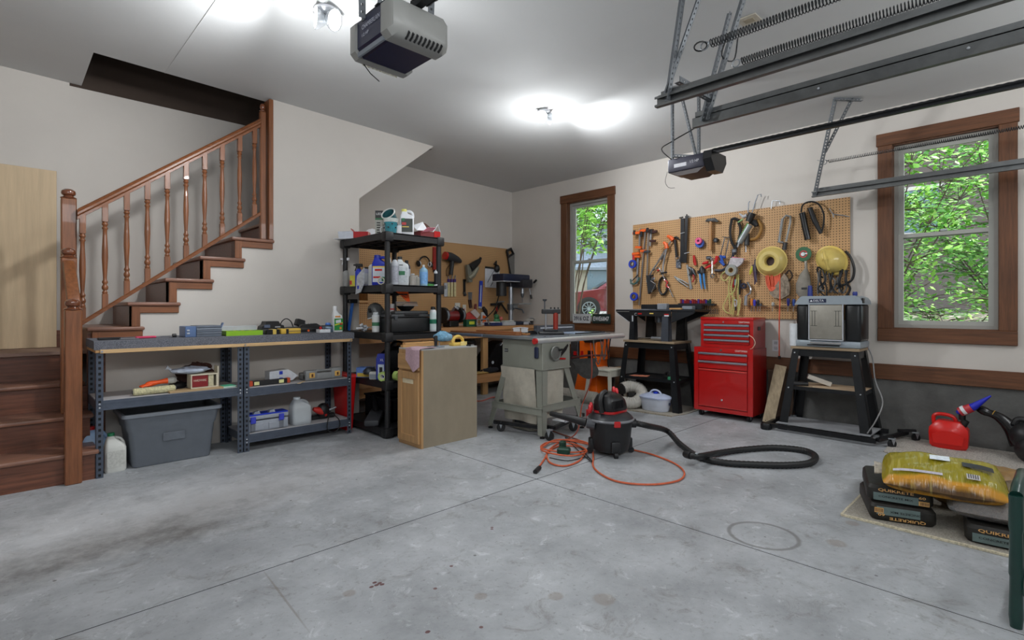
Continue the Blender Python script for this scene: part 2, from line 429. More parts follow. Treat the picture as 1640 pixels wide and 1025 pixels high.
# ================================================================== THE SETTING
XB = 5.737; YA = 5.88; YS = 4.95
floor = T('floor', None, None, kind='structure')
FM = concrete_floor()
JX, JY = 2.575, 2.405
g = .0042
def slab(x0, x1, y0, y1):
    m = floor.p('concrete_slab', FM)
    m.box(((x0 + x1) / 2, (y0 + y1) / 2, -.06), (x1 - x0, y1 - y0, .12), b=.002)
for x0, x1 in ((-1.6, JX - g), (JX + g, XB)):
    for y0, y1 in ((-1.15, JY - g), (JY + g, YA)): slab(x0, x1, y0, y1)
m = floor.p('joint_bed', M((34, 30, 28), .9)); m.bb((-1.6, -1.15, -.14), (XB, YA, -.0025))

ceil = STR('ceiling', CEI)
def cslab(x0, x1, y0, y1):
    z0, z1 = CEIL(x0), CEIL(x1)
    vs = [(x, y, (z0 if x == x0 else z1) + t) for x in (x0, x1) for y in (y0, y1) for t in (0, .14)]
    ceil.add(vs, [(0, 1, 3, 2), (4, 6, 7, 5), (0, 4, 5, 1), (2, 3, 7, 6), (0, 2, 6, 4), (1, 5, 7, 3)])
cslab(-1.6, 5.9, -1.3, 5.05); cslab(-1.6, .5, 5.05, 6.0); cslab(3.62, 5.9, 5.05, 6.0)
s_ = STR('trim_1', CEI)     # drywall seam
s_.beam((.96, .2, CEIL(.96) - .0005), (.96, 5.05, CEIL(.96) - .0005), .006, .003)
# stairwell above the ceiling
shaft = STR('wall_stairwell', M((66, 54, 46), .9, 0, .05))  # dark brown stands in for the shade of the unlit shaft
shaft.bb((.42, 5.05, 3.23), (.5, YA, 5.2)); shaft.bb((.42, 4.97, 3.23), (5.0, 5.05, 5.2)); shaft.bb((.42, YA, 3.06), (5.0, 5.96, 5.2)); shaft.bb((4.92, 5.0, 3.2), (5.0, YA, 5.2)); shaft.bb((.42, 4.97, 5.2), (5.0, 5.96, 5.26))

wa = STR('wall_back', DRY); wa.bb((-1.6, YA, -.1), (5.9, 6.02, 3.06)); wa.bb((-1.6, YA, 3.06), (.42, 6.02, 3.2))
wb_ = STR('wall_window_side', DRY)
STEM = .50
W1 = (4.06, 4.76, .955, 2.63); W2 = (.275, .985, .965, 2.615)     # window openings y0 y1 z0 z1
def wallB(y0, y1, z0, z1): wb_.bb((XB, y0, z0), (XB + .15, y1, z1))
zt = 3.2
wallB(-1.2, W2[0], STEM, zt); wallB(W2[1], W1[0], STEM, zt); wallB(W1[1], 6.0, STEM, zt)
for W in (W1, W2): wallB(W[0], W[1], STEM, W[2]); wallB(W[0], W[1], W[3], zt)
st = STR('wall_foundation', M((96, 96, 94), .9, 0, .3, 3, .3, 40, name='stem wall concrete')); st.bb((XB - .004, -1.2, -.1), (XB + .2, 6.0, STEM))
STEMX = XB - .004
bt = STR('baseboard_window_side', CEDARY); bt.bb((XB - .03, -1.15, .505), (XB, YA, .643), b=.004)
wf = STR('wall_front', DRY)
wf.bb((-1.6, -1.25, 0), (-.2, -1.1, 3.2)); wf.bb((2.44, -1.25, 0), (2.84, -1.1, 3.2)); wf.bb((5.45, -1.25, 0), (5.9, -1.1, 3.2)); wf.bb((-1.6, -1.25, 2.13), (5.9, -1.1, 3.2))
wl_ = STR('wall_left', DRY); wl_.bb((-1.75, -1.25, -.1), (-1.6, 6.0, 3.3))
for k, (x0, x1) in enumerate(((-.2, 2.44), (2.84, 5.45))):
    d = T('door_%d' % (k + 1), None, None, (0, 0, 0), kind='structure')
    for i in range(4):
        pn = d.p('door_panel', WHT); pn.bb((x0 - .02, -1.19, i * .5325), (x1 + .02, -1.15, i * .5325 + .53), b=.004)
        for j in range(4):
            xx = x0 + .1 + j * (x1 - x0 - .1) / 4
            pn.bb((xx, -1.155, i * .5325 + .09), (xx + (x1 - x0) / 4 - .12, -1.142, i * .5325 + .44), b=.006)
# front wall of the stair, stepped under the treads, slanting under the upper flight
TR = [(.772, 1.005), (1.015, 1.195), (1.259, 1.39), (1.507, 1.583), (1.752, 1.767)]
fw = STR('wall_stair', DRY)
poly = [(.562, 0), (2.633, 0), (2.633, 2.273), (3.62, 3.052), (1.76, 3.14), (1.76, 1.70)]
poly = [(.562, 0), (2.633, 0), (2.633, 2.273), (3.56, 3.005), (3.62, 3.04), (3.62, 3.15), (1.762, 3.15), (1.762, 1.735), (1.453, 1.735), (1.453, 1.55), (1.208, 1.55), (1.208, 1.358), (.964, 1.358), (.964, 1.163), (.719, 1.163), (.719, .973), (.562, .973)]
fw.prism(poly, YS, YS + .09)
soff = STR('wall_soffit', DRY)
soff.prism([(2.55, 2.273), (2.633, 2.273), (3.59, 3.02), (3.5, 3.02), (2.55, 2.30)], YS + .09, YA)
soff.bb((2.54, YS + .09, 0), (2.633, YA, 2.3))
# casing on the wall end by the stair
tc_ = STR('trim_2', OAKZ); tc_.bb((1.735, YS - .02, 1.767), (1.775, YS + .11, 3.045), b=.004)
# electrical outlet under the pegboard and one in the corner
def outlet(label, loc, rz):
    t = T('wall_outlet', label, 'outlet', loc, rz)
    m = t.p('cover_plate', WHT); m.box((0, 0, 0), (.006, .07, .115), b=.002)
    for z in (-.028, .028):
        r = t.p('receptacle', LGRY); r.box((-.004, 0, z), (.004, .034, .03), b=.001)
outlet('white wall outlet above the wood baseboard beside the red tool chest', (XB - .004, 1.97, .76), 0)

# ------------------------------------------------------------------ windows
def window(k, W, sash_y):
    y0, y1, z0, z1 = W
    t = T('window_%d' % k, None, None, (XB, (y0 + y1) / 2, z0), kind='structure', world=True)
    for ya, yb, za, zb, nm in ((y0 - .105, y0 + .005, z0 - .0, z1 + .0, 's'), (y1 - .005, y1 + .105, z0, z1, 's'), (y0 - .115, y1 + .115, z1 - .0, z1 + .11, 'h'), (y0 - .105, y1 + .105, z0 - .115, z0, 'h')):
        m = t.p('casing', CEDAR if nm == 's' else CEDARY); m.bb((XB - (.028 if nm == 'h' else .022), ya, za), (XB + .001, yb, zb), b=.003)
    j = t.p('jamb', CEDAR)
    j.bb((XB, y0, z0), (XB + .05, y0 + .008, z1)); j.bb((XB, y1 - .008, z0), (XB + .05, y1, z1)); j.bb((XB, y0, z1 - .008), (XB + .05, y1, z1)); j.bb((XB, y0, z0), (XB + .05, y1, z0 + .008))
    f = t.p('window_frame', M((156, 154, 148), .5, 0, .03)); 
    fr = .04
    def frame(m, ya, yb, za, zb, x0, x1, w):
        m.bb((x0, ya, za), (x1, ya + w, zb)); m.bb((x0, yb - w, za), (x1, yb, zb)); m.bb((x0, ya + w, zb - w), (x1, yb - w, zb)); m.bb((x0, ya + w, za), (x1, yb - w, za + w))
    frame(f, y0 + .008, y1 - .008, z0 + .008, z1 - .008, XB + .05, XB + .13, .03)
    zm = (z0 + z1) / 2 + .0
    SM = M((168, 168, 162), .5, 0, .03)
    for za, zb, xo, nm in ((zm - .02, z1 - .038, .09, 'upper_sash'), (z0 + .038, zm + .02, .06, 'lower_sash')):
        s = t.p(nm, SM); frame(s, y0 + .038, y1 - .038, za, zb, XB + xo, XB + xo + .028, .034)
        gl = t.p('glass_pane', GLASS, parent=s); gl.bb((XB + xo + .012, y0 + .07, za + .032), (XB + xo + .016, y1 - .07, zb - .032))
    lk = t.p('sash_lock', LGRY); lk.box((XB + .058, (y0 + y1) / 2, zm + .03), (.02, .05, .018), b=.004)
def glass_mat():
    m = bpy.data.materials.new('window glass'); m.use_nodes = True
    n = m.node_tree.nodes; l = m.node_tree.links; n.clear()
    o = n.new('ShaderNodeOutputMaterial'); mx = n.new('ShaderNodeMixShader'); tr = n.new('ShaderNodeBsdfTransparent'); gl = n.new('ShaderNodeBsdfGlossy')
    gl.inputs['Roughness'].default_value = .02; fr = n.new('ShaderNodeFresnel'); fr.inputs[0].default_value = 1.45
    tr.inputs[0].default_value = (.94, .97, .95, 1)
    l.new(fr.outputs[0], mx.inputs[0]); l.new(tr.outputs[0], mx.inputs[1]); l.new(gl.outputs[0], mx.inputs[2]); l.new(mx.outputs[0], o.inputs[0])
    return m
GLASS = glass_mat()
window(1, W1, 0); window(2, W2, 0)

# ------------------------------------------------------------------ staircase
st_ = T('staircase', 'brown stained wooden staircase turning right beside the grey wall', 'staircase', (.4, 4.9, 0), world=True)
X0 = -1.55
SKY = TREADX
def tread(x0, x1, y0, y1, z):
    m = st_.p('tread', TREADX); m.bb((x0, y0, z - .03), (x1, y1, z), b=.012, seg=2)
# lower flight rises away from the room
LZ = [(.20, 4.48), (.40, 4.76), (.60, 5.06), (.815, 5.36)]
for i, (z, y) in enumerate(LZ):
    xr = (.452, .452, .43, .36)[i]
    yb = LZ[i + 1][1] + .03 if i < 3 else YA
    if i < 3: tread(X0, xr + .02, y - .03, yb, z)
    else:
        m = st_.p('landing', wood((150, 122, 108), 'x', .6, .2)); m.bb((X0, y - .03, z - .03), (.55, YA, z), b=.006)
    r = st_.p('riser', RISER); r.bb((X0, y, (LZ[i - 1][0] if i else 0)), (xr, y + .02, z - .03))
sd = st_.p('side_panel', RISER); sd.bb((.43, 4.98, 0), (.455, 5.4, .57)); sd.bb((.43, 4.5, 0), (.452, 5.0, .17)); sd.bb((.43, 4.78, .17), (.452, 5.0, .37)); sd.bb((.455, YS + .005, 0), (.561, YS + .05, .96))
sd.bb((.35, 5.36, .6), (.37, 5.4, .79))
# upper flight rises to the right
xs = [.478, .719, .964, 1.208, 1.453]
for i, (xt, z) in enumerate(TR):
    x0 = xs[i] - .03
    xe = TR[i][0]
    tread(x0, xe + .03, YS - .035, YA, z)
    zb = TR[i - 1][1] if i else .815
    r = st_.p('riser', RISER); r.bb((xs[i], YS - .012, zb), (xs[i] + .018, YA, z - .03))
    # fascia under the tread end and up the next riser
    k = st_.p('stringer_trim', OAKX); k.bb((xs[i], YS - .018, z - .085), (xe + .018, YS - .002, z - .03), b=.003)
    if i: 
        v = st_.p('stringer_trim', OAKZ); v.bb((xs[i], YS - .019, TR[i - 1][1]), (xs[i] + .055, YS - .003, z - .03), b=.003)
    else:
        v = st_.p('stringer_trim', OAKZ); v.bb((xs[i], YS - .019, .82), (xs[i] + .05, YS - .003, z - .03), b=.003)
# last riser up behind the wall end
for i in range(5):
    z = 1.767 + .19 * (i + 1)
    r = st_.p('riser', RISER); r.bb((1.79 + .245 * i, YS + .1, z - .19), (1.808 + .245 * i, YA, z - .03)); tread(1.76 + .245 * i, 2.05 + .245 * i, YS + .1, YA, z)
bsb = st_.p('skirting', RISER); bsb.bb((.10, YA - .02, .815), (.52, YA - .002, .96), b=.003)

rl = T('stair_railing', 'stained oak stair railing with turned balusters and ball-capped newel posts', 'railing', (.345, 4.98, .4), world=True)
def newel(x, y, z0, z1, w=.088, cap=.076):
    m = rl.p('newel_post', OAKZ); m.bb((x - w / 2, y - w / 2, z0), (x + w / 2, y + w / 2, z1), b=.006)
    c = rl.p('ball_cap', M((110, 62, 38), .2, 0, .2, 8, coat=.6), parent=m)
    c.lathe([(w * .52, 0), (w * .56, .006), (w * .5, .012), (w * .36, .016), (w * .33, .022), (w * .46, .03), (w * .50, .043), (w * .46, .058), (w * .3, .07), (.001, .075)], (x, y, z1), 18)
newel(.337, 4.47, 0, 1.135); newel(.345, 4.90, .40, 1.505); newel(.356, 5.06, .815, 1.955)
newel(1.70, 4.99, 1.767, 2.93, .05)
hr = rl.p('handrail', OAKX)
def railx(m, x0, z0, x1, z1, y, prof):
    vs = []
    for x, z in ((x0, z0), (x1, z1)):
        for (a, b) in prof: vs.append((x, y + a, z + b))
    n = len(prof); m.add(vs, [tuple(range(n)), tuple(range(2 * n - 1, n - 1, -1))] + [(i, (i + 1) % n, n + (i + 1) % n, n + i) for i in range(n)])
HP = [(-.016, -.062), (-.016, -.045), (-.03, -.036), (-.03, -.022), (-.024, -.018), (-.03, -.008), (-.02, 0), (.02, 0), (.03, -.008), (.024, -.018), (.03, -.022), (.03, -.036), (.016, -.045), (.016, -.062)]
railx(hr, .40, 1.876, 1.675, 2.86, 4.99, [(a * 1.1, b * 1.25) for a, b in HP])
br = rl.p('bottom_rail', OAKX)
railx(br, .40, 1.035, 1.675, 2.02, 4.985, [(-.02, -.035), (-.022, -.01), (-.012, 0), (.012, 0), (.022, -.01), (.02, -.035)])
lr = rl.p('handrail', OAKY)
vs = []
for y, z, sx in ((4.86, 1.49, 1), (4.80, 1.46, 1), (4.52, 1.235, 1), (4.50, 1.20, 1)):
    for a, b in [(-.034, -.06), (-.036, -.02), (-.03, -.004), (-.015, 0), (.015, 0), (.03, -.004), (.036, -.02), (.034, -.06)]: vs.append((.343 + a, y, z + b))
fs = [tuple(range(8)), tuple(range(31, 23, -1))]
for r in range(3): fs += [(r * 8 + i, r * 8 + (i + 1) % 8, (r + 1) * 8 + (i + 1) % 8, (r + 1) * 8 + i) for i in range(8)]
lr.add(vs, fs)
BP = [(.0, .0), (.012, 0), (.016, .012), (.018, .02), (.012, .03), (.011, .036), (.017, .046), (.017, .05), (.012, .06), (.012, .10), (.0165, .20), (.0175, .27), (.014, .35), (.0105, .42), (.0105, .44), (.016, .452), (.016, .46), (.011, .47), (.011, .476), (.017, .487), (.018, .497), (.017, .507), (.011, .518), (.011, .522), (.016, .532), (.014, .545), (0, .545)]
for i, x in enumerate((.43, .562, .696, .829, .963, 1.095, 1.232, 1.366, 1.506, 1.63)):
    zb = 1.035 + .7725 * (x - .40) - .02; zt_ = 1.876 + .7718 * (x - .40) - .066
    H = zt_ - zb
    top = .135; bot = H - top - .545
    m = rl.p('baluster', OAKZ)
    w = .0185
    m.bb((x - w, 4.99 - w, zb), (x + w, 4.99 + w, zb + bot), b=.002)
    m.bb((x - w, 4.99 - w, zt_ - top), (x + w, 4.99 + w, zt_ + .01), b=.002)
    prof = [(r * 1.12 + .0004, .545 - z) for r, z in BP][::-1]
    m.lathe(prof, (x, 4.99, zb + bot), 10)
# plywood sheet leaning on the back wall, on the landing
pw = T('plywood_sheet', 'pale birch plywood sheet leaning on the wall at the stair landing', 'plywood', (-.2, YA - .03, .82), world=True)
m = pw.p('panel', wood((206, 182, 148), 'z', .6, .09, 3)); m.bb((-.75, YA - .024, .818), (.335, YA - .006, 2.305), b=.002)
# ================================================================== STEEL BENCH BY THE STAIR WALL
SLG = slotted_mat((78, 86, 100), .038, .0075)
SHG = M((84, 92, 106), .4, .35, .12, 12)
bench = T('shelving_bench', 'long low grey slotted-steel bench with carpeted top below the stair', 'workbench', (.45, 4.47, 0), world=True)
BX0, BX1, BY0, BY1 = .455, 2.30, 4.47, 4.925
for x, sgn in ((BX0, 1), (1.375, -1), (1.383, 1), (BX1, -1)):
    for y, sy in ((BY0, 1), (BY1, -1)):
        m = bench.p('leg', SLG); m.bb((x, y, 0), (x + sgn * .04, y + sy * .003, .865)); m.bb((x, y, 0), (x + sgn * .003, y + sy * .04, .865))
        m.UV['fn'] = (lambda xx, yy, sg, s2: (lambda co: ((co.x + .45 - xx - sg * .02) if abs(co.y + 4.47 - yy) < .0035 and abs(co.x + .45 - xx) > .0035 or True and abs(co.y + 4.47 - yy) < .0035 else (co.y + 4.47 - yy - s2 * .02), co.z)))(x, y, sgn, sy)
        for z in (.50, .475) + ((.10, .075) if x > 1.38 else ()):
            bo = bench.p('bolt', LGRY, parent=m); bo.cyl((x + sgn * .02, y - sy * .004, z), (x + sgn * .02, y, z), .006, n=8)
ct = M((104, 106, 114), .95, 0, .55, 160, .5, 260, name='speckled carpet')
tp = bench.p('top_board', PINE); tp.bb((BX0 - .005, BY0 - .012, .846), (BX1 + .005, BY1, .868), b=.002)
cp = bench.p('carpet_cover', ct)
def cf(u, v):
    x = BX0 - .012 + u * (BX1 - BX0 + .03)
    w = .003 * math.sin(u * 23)
    if v < .15: return (x, BY0 - .018 + w, .866 + .058 * v / .15)
    y = BY0 - .018 + (v - .15) / .85 * (BY1 - BY0 + .018)
    return (x, y, .925 + (.002 if v > .2 else 0))
cp.sheet(cf, 30, 14, 0); cp.bb((BX0 - .012, BY0 - .016, .87), (BX1 + .018, BY1, .9235))
ed = bench.p('edge_strip', wood((206, 170, 122), 'x', .5, .2)); ed.bb((BX0 + .02, BY0 - .022, .842), (BX1 - .0, BY0 - .004, .868), b=.002)
for x in (.485, 1.385, 2.28): sc_ = bench.p('screw', STEEL); sc_.cyl((x, BY0 - .026, .855), (x, BY0 - .022, .855), .007, n=8)
def shelf(x0, x1, z, name='shelf'):
    m = bench.p(name, SHG)
    for y, s in ((BY0, 1), (BY1, -1)):
        m.bb((x0 + .004, y + s * .004, z - .065), (x1 - .004, y + s * .010, z)); m.bb((x0 + .004, y + s * .001, z - .022), (x1 - .004, y + s * .008, z - .012)); m.bb((x0 + .004, y - s * .002, z - .065), (x1 - .004, y + s * .008, z - .05))
    for x in (x0, x1 - .006): m.bb((x, BY0 + .01, z - .06), (x + .006, BY1 - .01, z))
    d = bench.p('shelf_board', M((178, 176, 178), .7, 0, .15, 4)); d.bb((x0 + .006, BY0 + .012, z - .014), (x1 - .006, BY1 - .012, z + .002))
shelf(BX0, 1.375, .52); shelf(1.383, BX1, .505); shelf(1.383, BX1, .135, 'bottom_shelf')
BT = .927; M1 = .522; M2 = .507; B2 = .137

# tub and jugs below
tub = T('storage_tub', 'large grey plastic storage tub without lid on floor under the bench', 'tub', (.92, 4.72, 0), 0)
m = tub.p('body', M((108, 114, 122), .45, 0, .05)); 
def rrect(hx, hy, r, n=4):
    out = []
    for cx, cy, a0 in ((hx - r, hy - r, 0), (-hx + r, hy - r, 90), (-hx + r, -hy + r, 180), (hx - r, -hy + r, 270)):
        for i in range(n + 1):
            a = math.radians(a0 + 90 * i / n); out.append((cx + r * math.cos(a), cy + r * math.sin(a)))
    return out
def loft(m, rings, closed_bottom=True, closed_top=False):
    n = len(rings[0]); vs = [v for r in rings for v in r]; fs = []
    for i in range(len(rings) - 1):
        for k in range(n): k2 = (k + 1) % n; fs.append((i * n + k, i * n + k2, (i + 1) * n + k2, (i + 1) * n + k))
    if closed_bottom: fs.append(tuple(range(n - 1, -1, -1)))
    if closed_top: fs.append(tuple((len(rings) - 1) * n + k for k in range(n)))
    m.add(vs, fs)
def rr3(hx, hy, z, r=.03, cx=0, cy=0, n=4): return [(x + cx, y + cy, z) for x, y in rrect(hx, hy, r, n)]
loft(m, [rr3(.245, .155, .002), rr3(.25, .16, .012), rr3(.275, .175, .26), rr3(.285, .183, .275), rr3(.30, .195, .375), rr3(.302, .197, .38), rr3(.297, .19, .376), rr3(.27, .17, .262), rr3(.24, .15, .01)], True, True)
rm = tub.p('rim', M((122, 128, 136), .4, 0, .05)); loft(rm, [rr3(.30, .195, .372), rr3(.318, .213, .368), rr3(.32, .215, .384), rr3(.316, .211, .394), rr3(.297, .19, .394), rr3(.297, .19, .372)], False, False)
fl = tub.p('label_plate', M((96, 102, 110), .5)); fl.box((0, -.182, .20), (.14, .004, .06), b=.002)

def handle_jug(name, label, loc, h, w, d, body, cap, labelcol=None, rz=0, group=None, neck=.35, fill=None):
    t = T(name, label, 'jug', loc, rz, group)
    m = t.p('body', body)
    hb = h * .62
    loft(m, [rr3(w * .46, d * .46, .0, d * .2), rr3(w * .5, d * .5, .012, d * .22), rr3(w * .5, d * .5, hb * .5, d * .22), rr3(w * .495, d * .5, hb, d * .22),
             rr3(w * .44, d * .44, h * .70, d * .2, -w * .03), rr3(w * .30, d * .34, h * .80, d * .16, -w * .12), rr3(w * .19, d * .24, h * .88, d * .12, -w * .18), rr3(w * .155, w * .155, h * .92, w * .15, -w * .18)], True, True)
    hd = t.p('handle', body)
    hd.tube(smooth([(w * -.08, 0, h * .87), (w * .18, 0, h * .85), (w * .36, 0, h * .76), (w * .44, 0, h * .60), (w * .46, 0, h * .5)], 4), w * .07, 8)
    c = t.p('cap', cap); c.lathe([(w * .17, 0), (w * .17, h * .07), (w * .15, h * .08)], (-w * .18, 0, h * .92), 14)
    if labelcol:
        lb = t.p('label', labelcol); lb.box((0, -d * .5 - .0006, h * .34), (w * .8, .001, h * .42)); 
    return t
MILK = M((214, 222, 226), .35, 0, .04, 6)
handle_jug('bleach_jug', 'white jug with green-topped cap nearest the stair newel under the bench', (.575, 4.61, 0), .27, .125, .10, M((212, 212, 206), .4, 0, .04), M((44, 130, 86), .4), M((196, 196, 190), .5, 0, .2, 60), 0)
handle_jug('antifreeze_jug', 'pale blue jug with red cap partly hidden behind the bench leg', (.485, 4.80, 0), .30, .16, .12, M((160, 190, 226), .3, 0, .06), RED, None, 0)

# fuel-red tapered bin between bench and black shelf
rb = T('waste_bin', 'tall tapering red plastic bin squeezed between bench and black shelf', 'bin', (2.345, 4.70, 0), 0)
m = rb.p('body', M((214, 24, 26), .35, 0, .06)); loft(m, [rr3(.03, .11, .0, .02), rr3(.034, .12, .02, .02), rr3(.042, .17, .50, .02), rr3(.046, .174, .52, .02), rr3(.038, .166, .52, .018), rr3(.028, .11, .03, .02)], True, True)
m = rb.p('rim', M((228, 60, 56), .35)); loft(m, [rr3(.042, .17, .505, .02), rr3(.05, .178, .505, .02), rr3(.05, .178, .525, .02), rr3(.042, .17, .53, .02)], False, True)

# ---------------------------------------------------------------- things on the bench top
def case(name, label, cat, loc, size, body, latch=None, rz=0, group=None, handle=True, ribs=0):
    t = T(name, label, cat, loc, rz, group); w, d, h = size
    m = t.p('lower_shell', body); m.bb((-w / 2, -d / 2, 0), (w / 2, d / 2, h * .5), b=min(.008, h * .2), seg=2)
    m = t.p('lid', body); m.bb((-w / 2, -d / 2, h * .52), (w / 2, d / 2, h), b=min(.01, h * .2), seg=2)
    if latch:
        for x in (-w * .32, w * .32):
            k = t.p('latch', latch); k.box((x, -d / 2 - .004, h * .5), (w * .1, .01, h * .5), b=.003)
    if handle:
        k = t.p('handle', body); k.tube([(-w * .14, -d / 2 + .004, h * .55), (-w * .14, -d / 2 - .028, h * .55), (w * .14, -d / 2 - .028, h * .55), (w * .14, -d / 2 + .004, h * .55)], .006, 6)
    for i in range(ribs):
        k = t.p('rib', body); x = -w * .4 + i * w * .8 / max(1, ribs - 1); k.bb((x - .006, -d / 2 - .002, h * .1), (x + .006, -d / 2 + .004, h * .9))
    return t
# knee-kicker like clamps at far left: flat putty tools
t = T('putty_knife', 'flat dark putty knife with pale blade at left end of carpeted bench', 'putty knife', (.60, 4.56, BT + .004), .1)
m = t.p('blade', STEEL); m.plate([(-.01, -.025, 0), (.10, -.045, 0), (.10, .045, 0), (-.01, .025, 0)], (0, 0, 1), .003)
m = t.p('handle', BLK); m.bb((-.13, -.014, -.002), (0, .014, .014), b=.004)
t = T('framing_square', 'grey steel square lying flat behind the putty knife', 'square', (.62, 4.72, BT), .05)
m = t.p('blade', DSTEEL); m.bb((-.12, -.012, 0), (.20, .012, .004)); m.p if False else None
k = t.p('tongue', DSTEEL); k.bb((-.12, -.10, 0), (-.095, -.012, .004))
t = T('utility_knife', 'pink utility knife among flat tools on bench left end', 'knife', (.76, 4.60, BT + .001), .2)
m = t.p('handle', M((204, 60, 96), .4)); m.bb((-.07, -.013, 0), (.06, .013, .016), b=.005); k = t.p('blade', STEEL); k.plate([(.06, -.008, .007), (.09, -.008, .007), (.08, .008, .007), (.06, .008, .007)], (0, 0, 1), .001)
t = T('metal_bracket', 'small dark metal bracket between the flat tools and blue-grey drawer case', 'bracket', (.925, 4.56, BT), 0)
m = t.p('plate', DSTEEL); m.bb((-.03, -.02, 0), (.03, .02, .004)); k = t.p('wheel', BLK); k.cyl((-.012, 0, .016), (.012, 0, .016), .014)
# grey blue drawer cabinet on its side
t = T('parts_cabinet', 'blue-grey metal small-parts case lying on the bench top', 'parts case', (1.115, 4.62, BT), .0)
BG = M((92, 116, 156), .4, .2, .08); BG2 = M((112, 120, 132), .4, .4, .1)
m = t.p('end_cap', BG); m.bb((-.125, -.085, 0), (-.05, .10, .082), b=.004)
m = t.p('body', BG2); m.bb((-.05, -.085, 0), (.125, .10, .035), b=.003); m.bb((-.05, -.088, .037), (.125, .10, .068), b=.003); m.bb((-.05, -.08, .070), (.125, .10, .086), b=.003)
for z in (.028, .058):
    k = t.p('ridge', M((150, 158, 170), .35, .5)); k.bb((-.05, -.094, z), (.122, -.085, z + .006))
k = t.p('tab', BG); k.box((.13, -.06, .085), (.006, .04, .045), ry=.4)
for z in (.03, .052): k = t.p('clasp', LGRY); k.box((-.105, -.088, z), (.018, .006, .012), b=.002)
# lime box of bits
t = T('open_bit_case', 'lime green open tray of drill bits on the bench top', 'bit tray', (1.41, 4.60, BT), .0)
LM = M((140, 190, 36), .4, 0, .05)
m = t.p('tray', LM); m.bb((-.14, -.07, 0), (.135, .07, .006)); m.bb((-.14, -.072, 0), (.135, -.066, .038)); m.bb((-.14, .066, 0), (.135, .072, .038)); m.bb((-.14, -.066, 0), (-.134, .066, .038)); m.bb((.129, -.066, 0), (.135, .066, .038))
k = t.p('insert', M((220, 208, 150), .6)); k.bb((-.13, -.062, .01), (.125, .062, .03))
for i in range(12):
    b_ = t.p('drill_bit', DSTEEL if i % 3 else YEL); b_.cyl((-.115 + i * .02, -.05, .034), (-.115 + i * .02, .04, .034), .004, n=6)
k = t.p('clear_lid', LGRY); k.bb((-.138, .072, .004), (.133, .078, .075), b=.002)
# radio / charger
t = T('radio_charger', 'black humped jobsite charger on the bench behind the yellow boxes', 'charger', (1.70, 4.80, BT), .0)
m = t.p('housing', BLK); m.prism([(-.09, .03), (-.085, .06), (-.06, .075), (-.05, .105), (.055, .105), (.07, .078), (.10, .066), (.105, .03)], -.05, .06); m.bb((-.095, -.055, 0), (.11, .065, .034), b=.006)
k = t.p('display', M((92, 104, 126), .3)); k.box((-.045, -.054, .062), (.05, .006, .028), b=.002); k = t.p('badge', LGRY); k.box((.045, -.053, .055), (.045, .004, .01))
t = T('hole_saw_case', 'black and yellow boxed hole-saw set in front of the charger', 'tool case', (1.66, 4.60, BT), 0)
m = t.p('case', BLKG); m.bb((-.08, -.05, 0), (.03, .05, .04), b=.004); k = t.p('yellow_end', YEL); k.bb((-.028, -.053, 0), (.002, .05, .042), b=.003)
t = T('tool_case', 'shallow yellow case with dark band on bench centre', 'tool case', (1.785, 4.60, BT), 0)
for x0, x1 in ((-.085, -.04), (-.02, .085)): m = t.p('shell', M((226, 184, 70), .45, 0, .08)); m.bb((x0, -.05, 0), (x1, .05, .045), b=.006, seg=2)
k = t.p('band', BLK); k.bb((-.042, -.046, .002), (-.018, .046, .04)); k = t.p('seam', DSTEEL); k.bb((-.02, -.052, .021), (.085, -.049, .025))
t = T('battery_charger', 'dark grey battery charger with looped black cord on the bench', 'charger', (1.90, 4.80, BT), 0)
m = t.p('base', DSTEEL); m.bb((-.13, -.04, 0), (.10, .06, .05), b=.008); k = t.p('battery', BLK); k.box((.06, .0, .085), (.075, .07, .065), ry=.3, b=.008)
k = t.p('cord', RUB); k.tube(smooth([(-.12, 0, .045), (-.10, 0, .10), (-.06, 0, .125), (-.02, 0, .10), (.0, 0, .05)], 5), .0045, 6); k2 = t.p('grip', LGRY); k2.box((-.12, -.03, .058), (.05, .03, .03), b=.006)
t = T('hand_planer', 'low black hand planer lying right of the yellow case', 'hand planer', (1.99, 4.66, BT), .06)
m = t.p('body', BLK); m.bb((-.12, -.04, .008), (.10, .04, .05), b=.01, seg=2); m.prism([(-.11, .045), (-.08, .072), (.06, .082), (.10, .06), (.10, .045)], -.02, .02); k = t.p('sole', DSTEEL); k.bb((-.125, -.042, 0), (.105, .042, .01)); k = t.p('knob', ORG); k.cyl((-.03, -.048, .02), (-.03, -.04, .02), .01)
t = T('router_bit_stand', 'little stand of router bits sticking up near the white box', 'bit stand', (2.05, 4.82, BT), 0)
m = t.p('block', PINE); m.bb((-.06, -.02, 0), (.07, .02, .02)); 
for i in range(5): b_ = t.p('router_bit', STEEL); b_.cyl((-.05 + i * .026, 0, .02), (-.05 + i * .026, 0, .062), .003, n=6); b_.cyl((-.05 + i * .026, 0, .062), (-.05 + i * .026, 0, .08), .007 + .002 * (i % 2), n=8)
t = T('white_parts_box', 'small white open box of fittings on bench front edge', 'box', (2.075, 4.56, BT), 0)
m = t.p('box', WHT); m.bb((-.05, -.04, 0), (.05, .04, .03), b=.003); 
for i in range(3): k = t.p('fitting', RED if i == 0 else DSTEEL); k.cyl((-.03 + .03 * i, -.01, .03), (-.03 + .03 * i, -.01, .055 - .008 * i), .012, n=8)
t = T('grey_tin', 'low round blue-grey tin with dark lid near green weed killer', 'tin', (2.16, 4.66, BT), 0)
m = t.p('tin', M((108, 128, 146), .35, .5, .08)); m.lathe([(.062, 0), (.064, .003), (.064, .05), (.062, .053)], (0, 0, 0), 24); k = t.p('lid', BLK); k.lathe([(.058, 0), (.056, .008)], (0, 0, .053), 20)
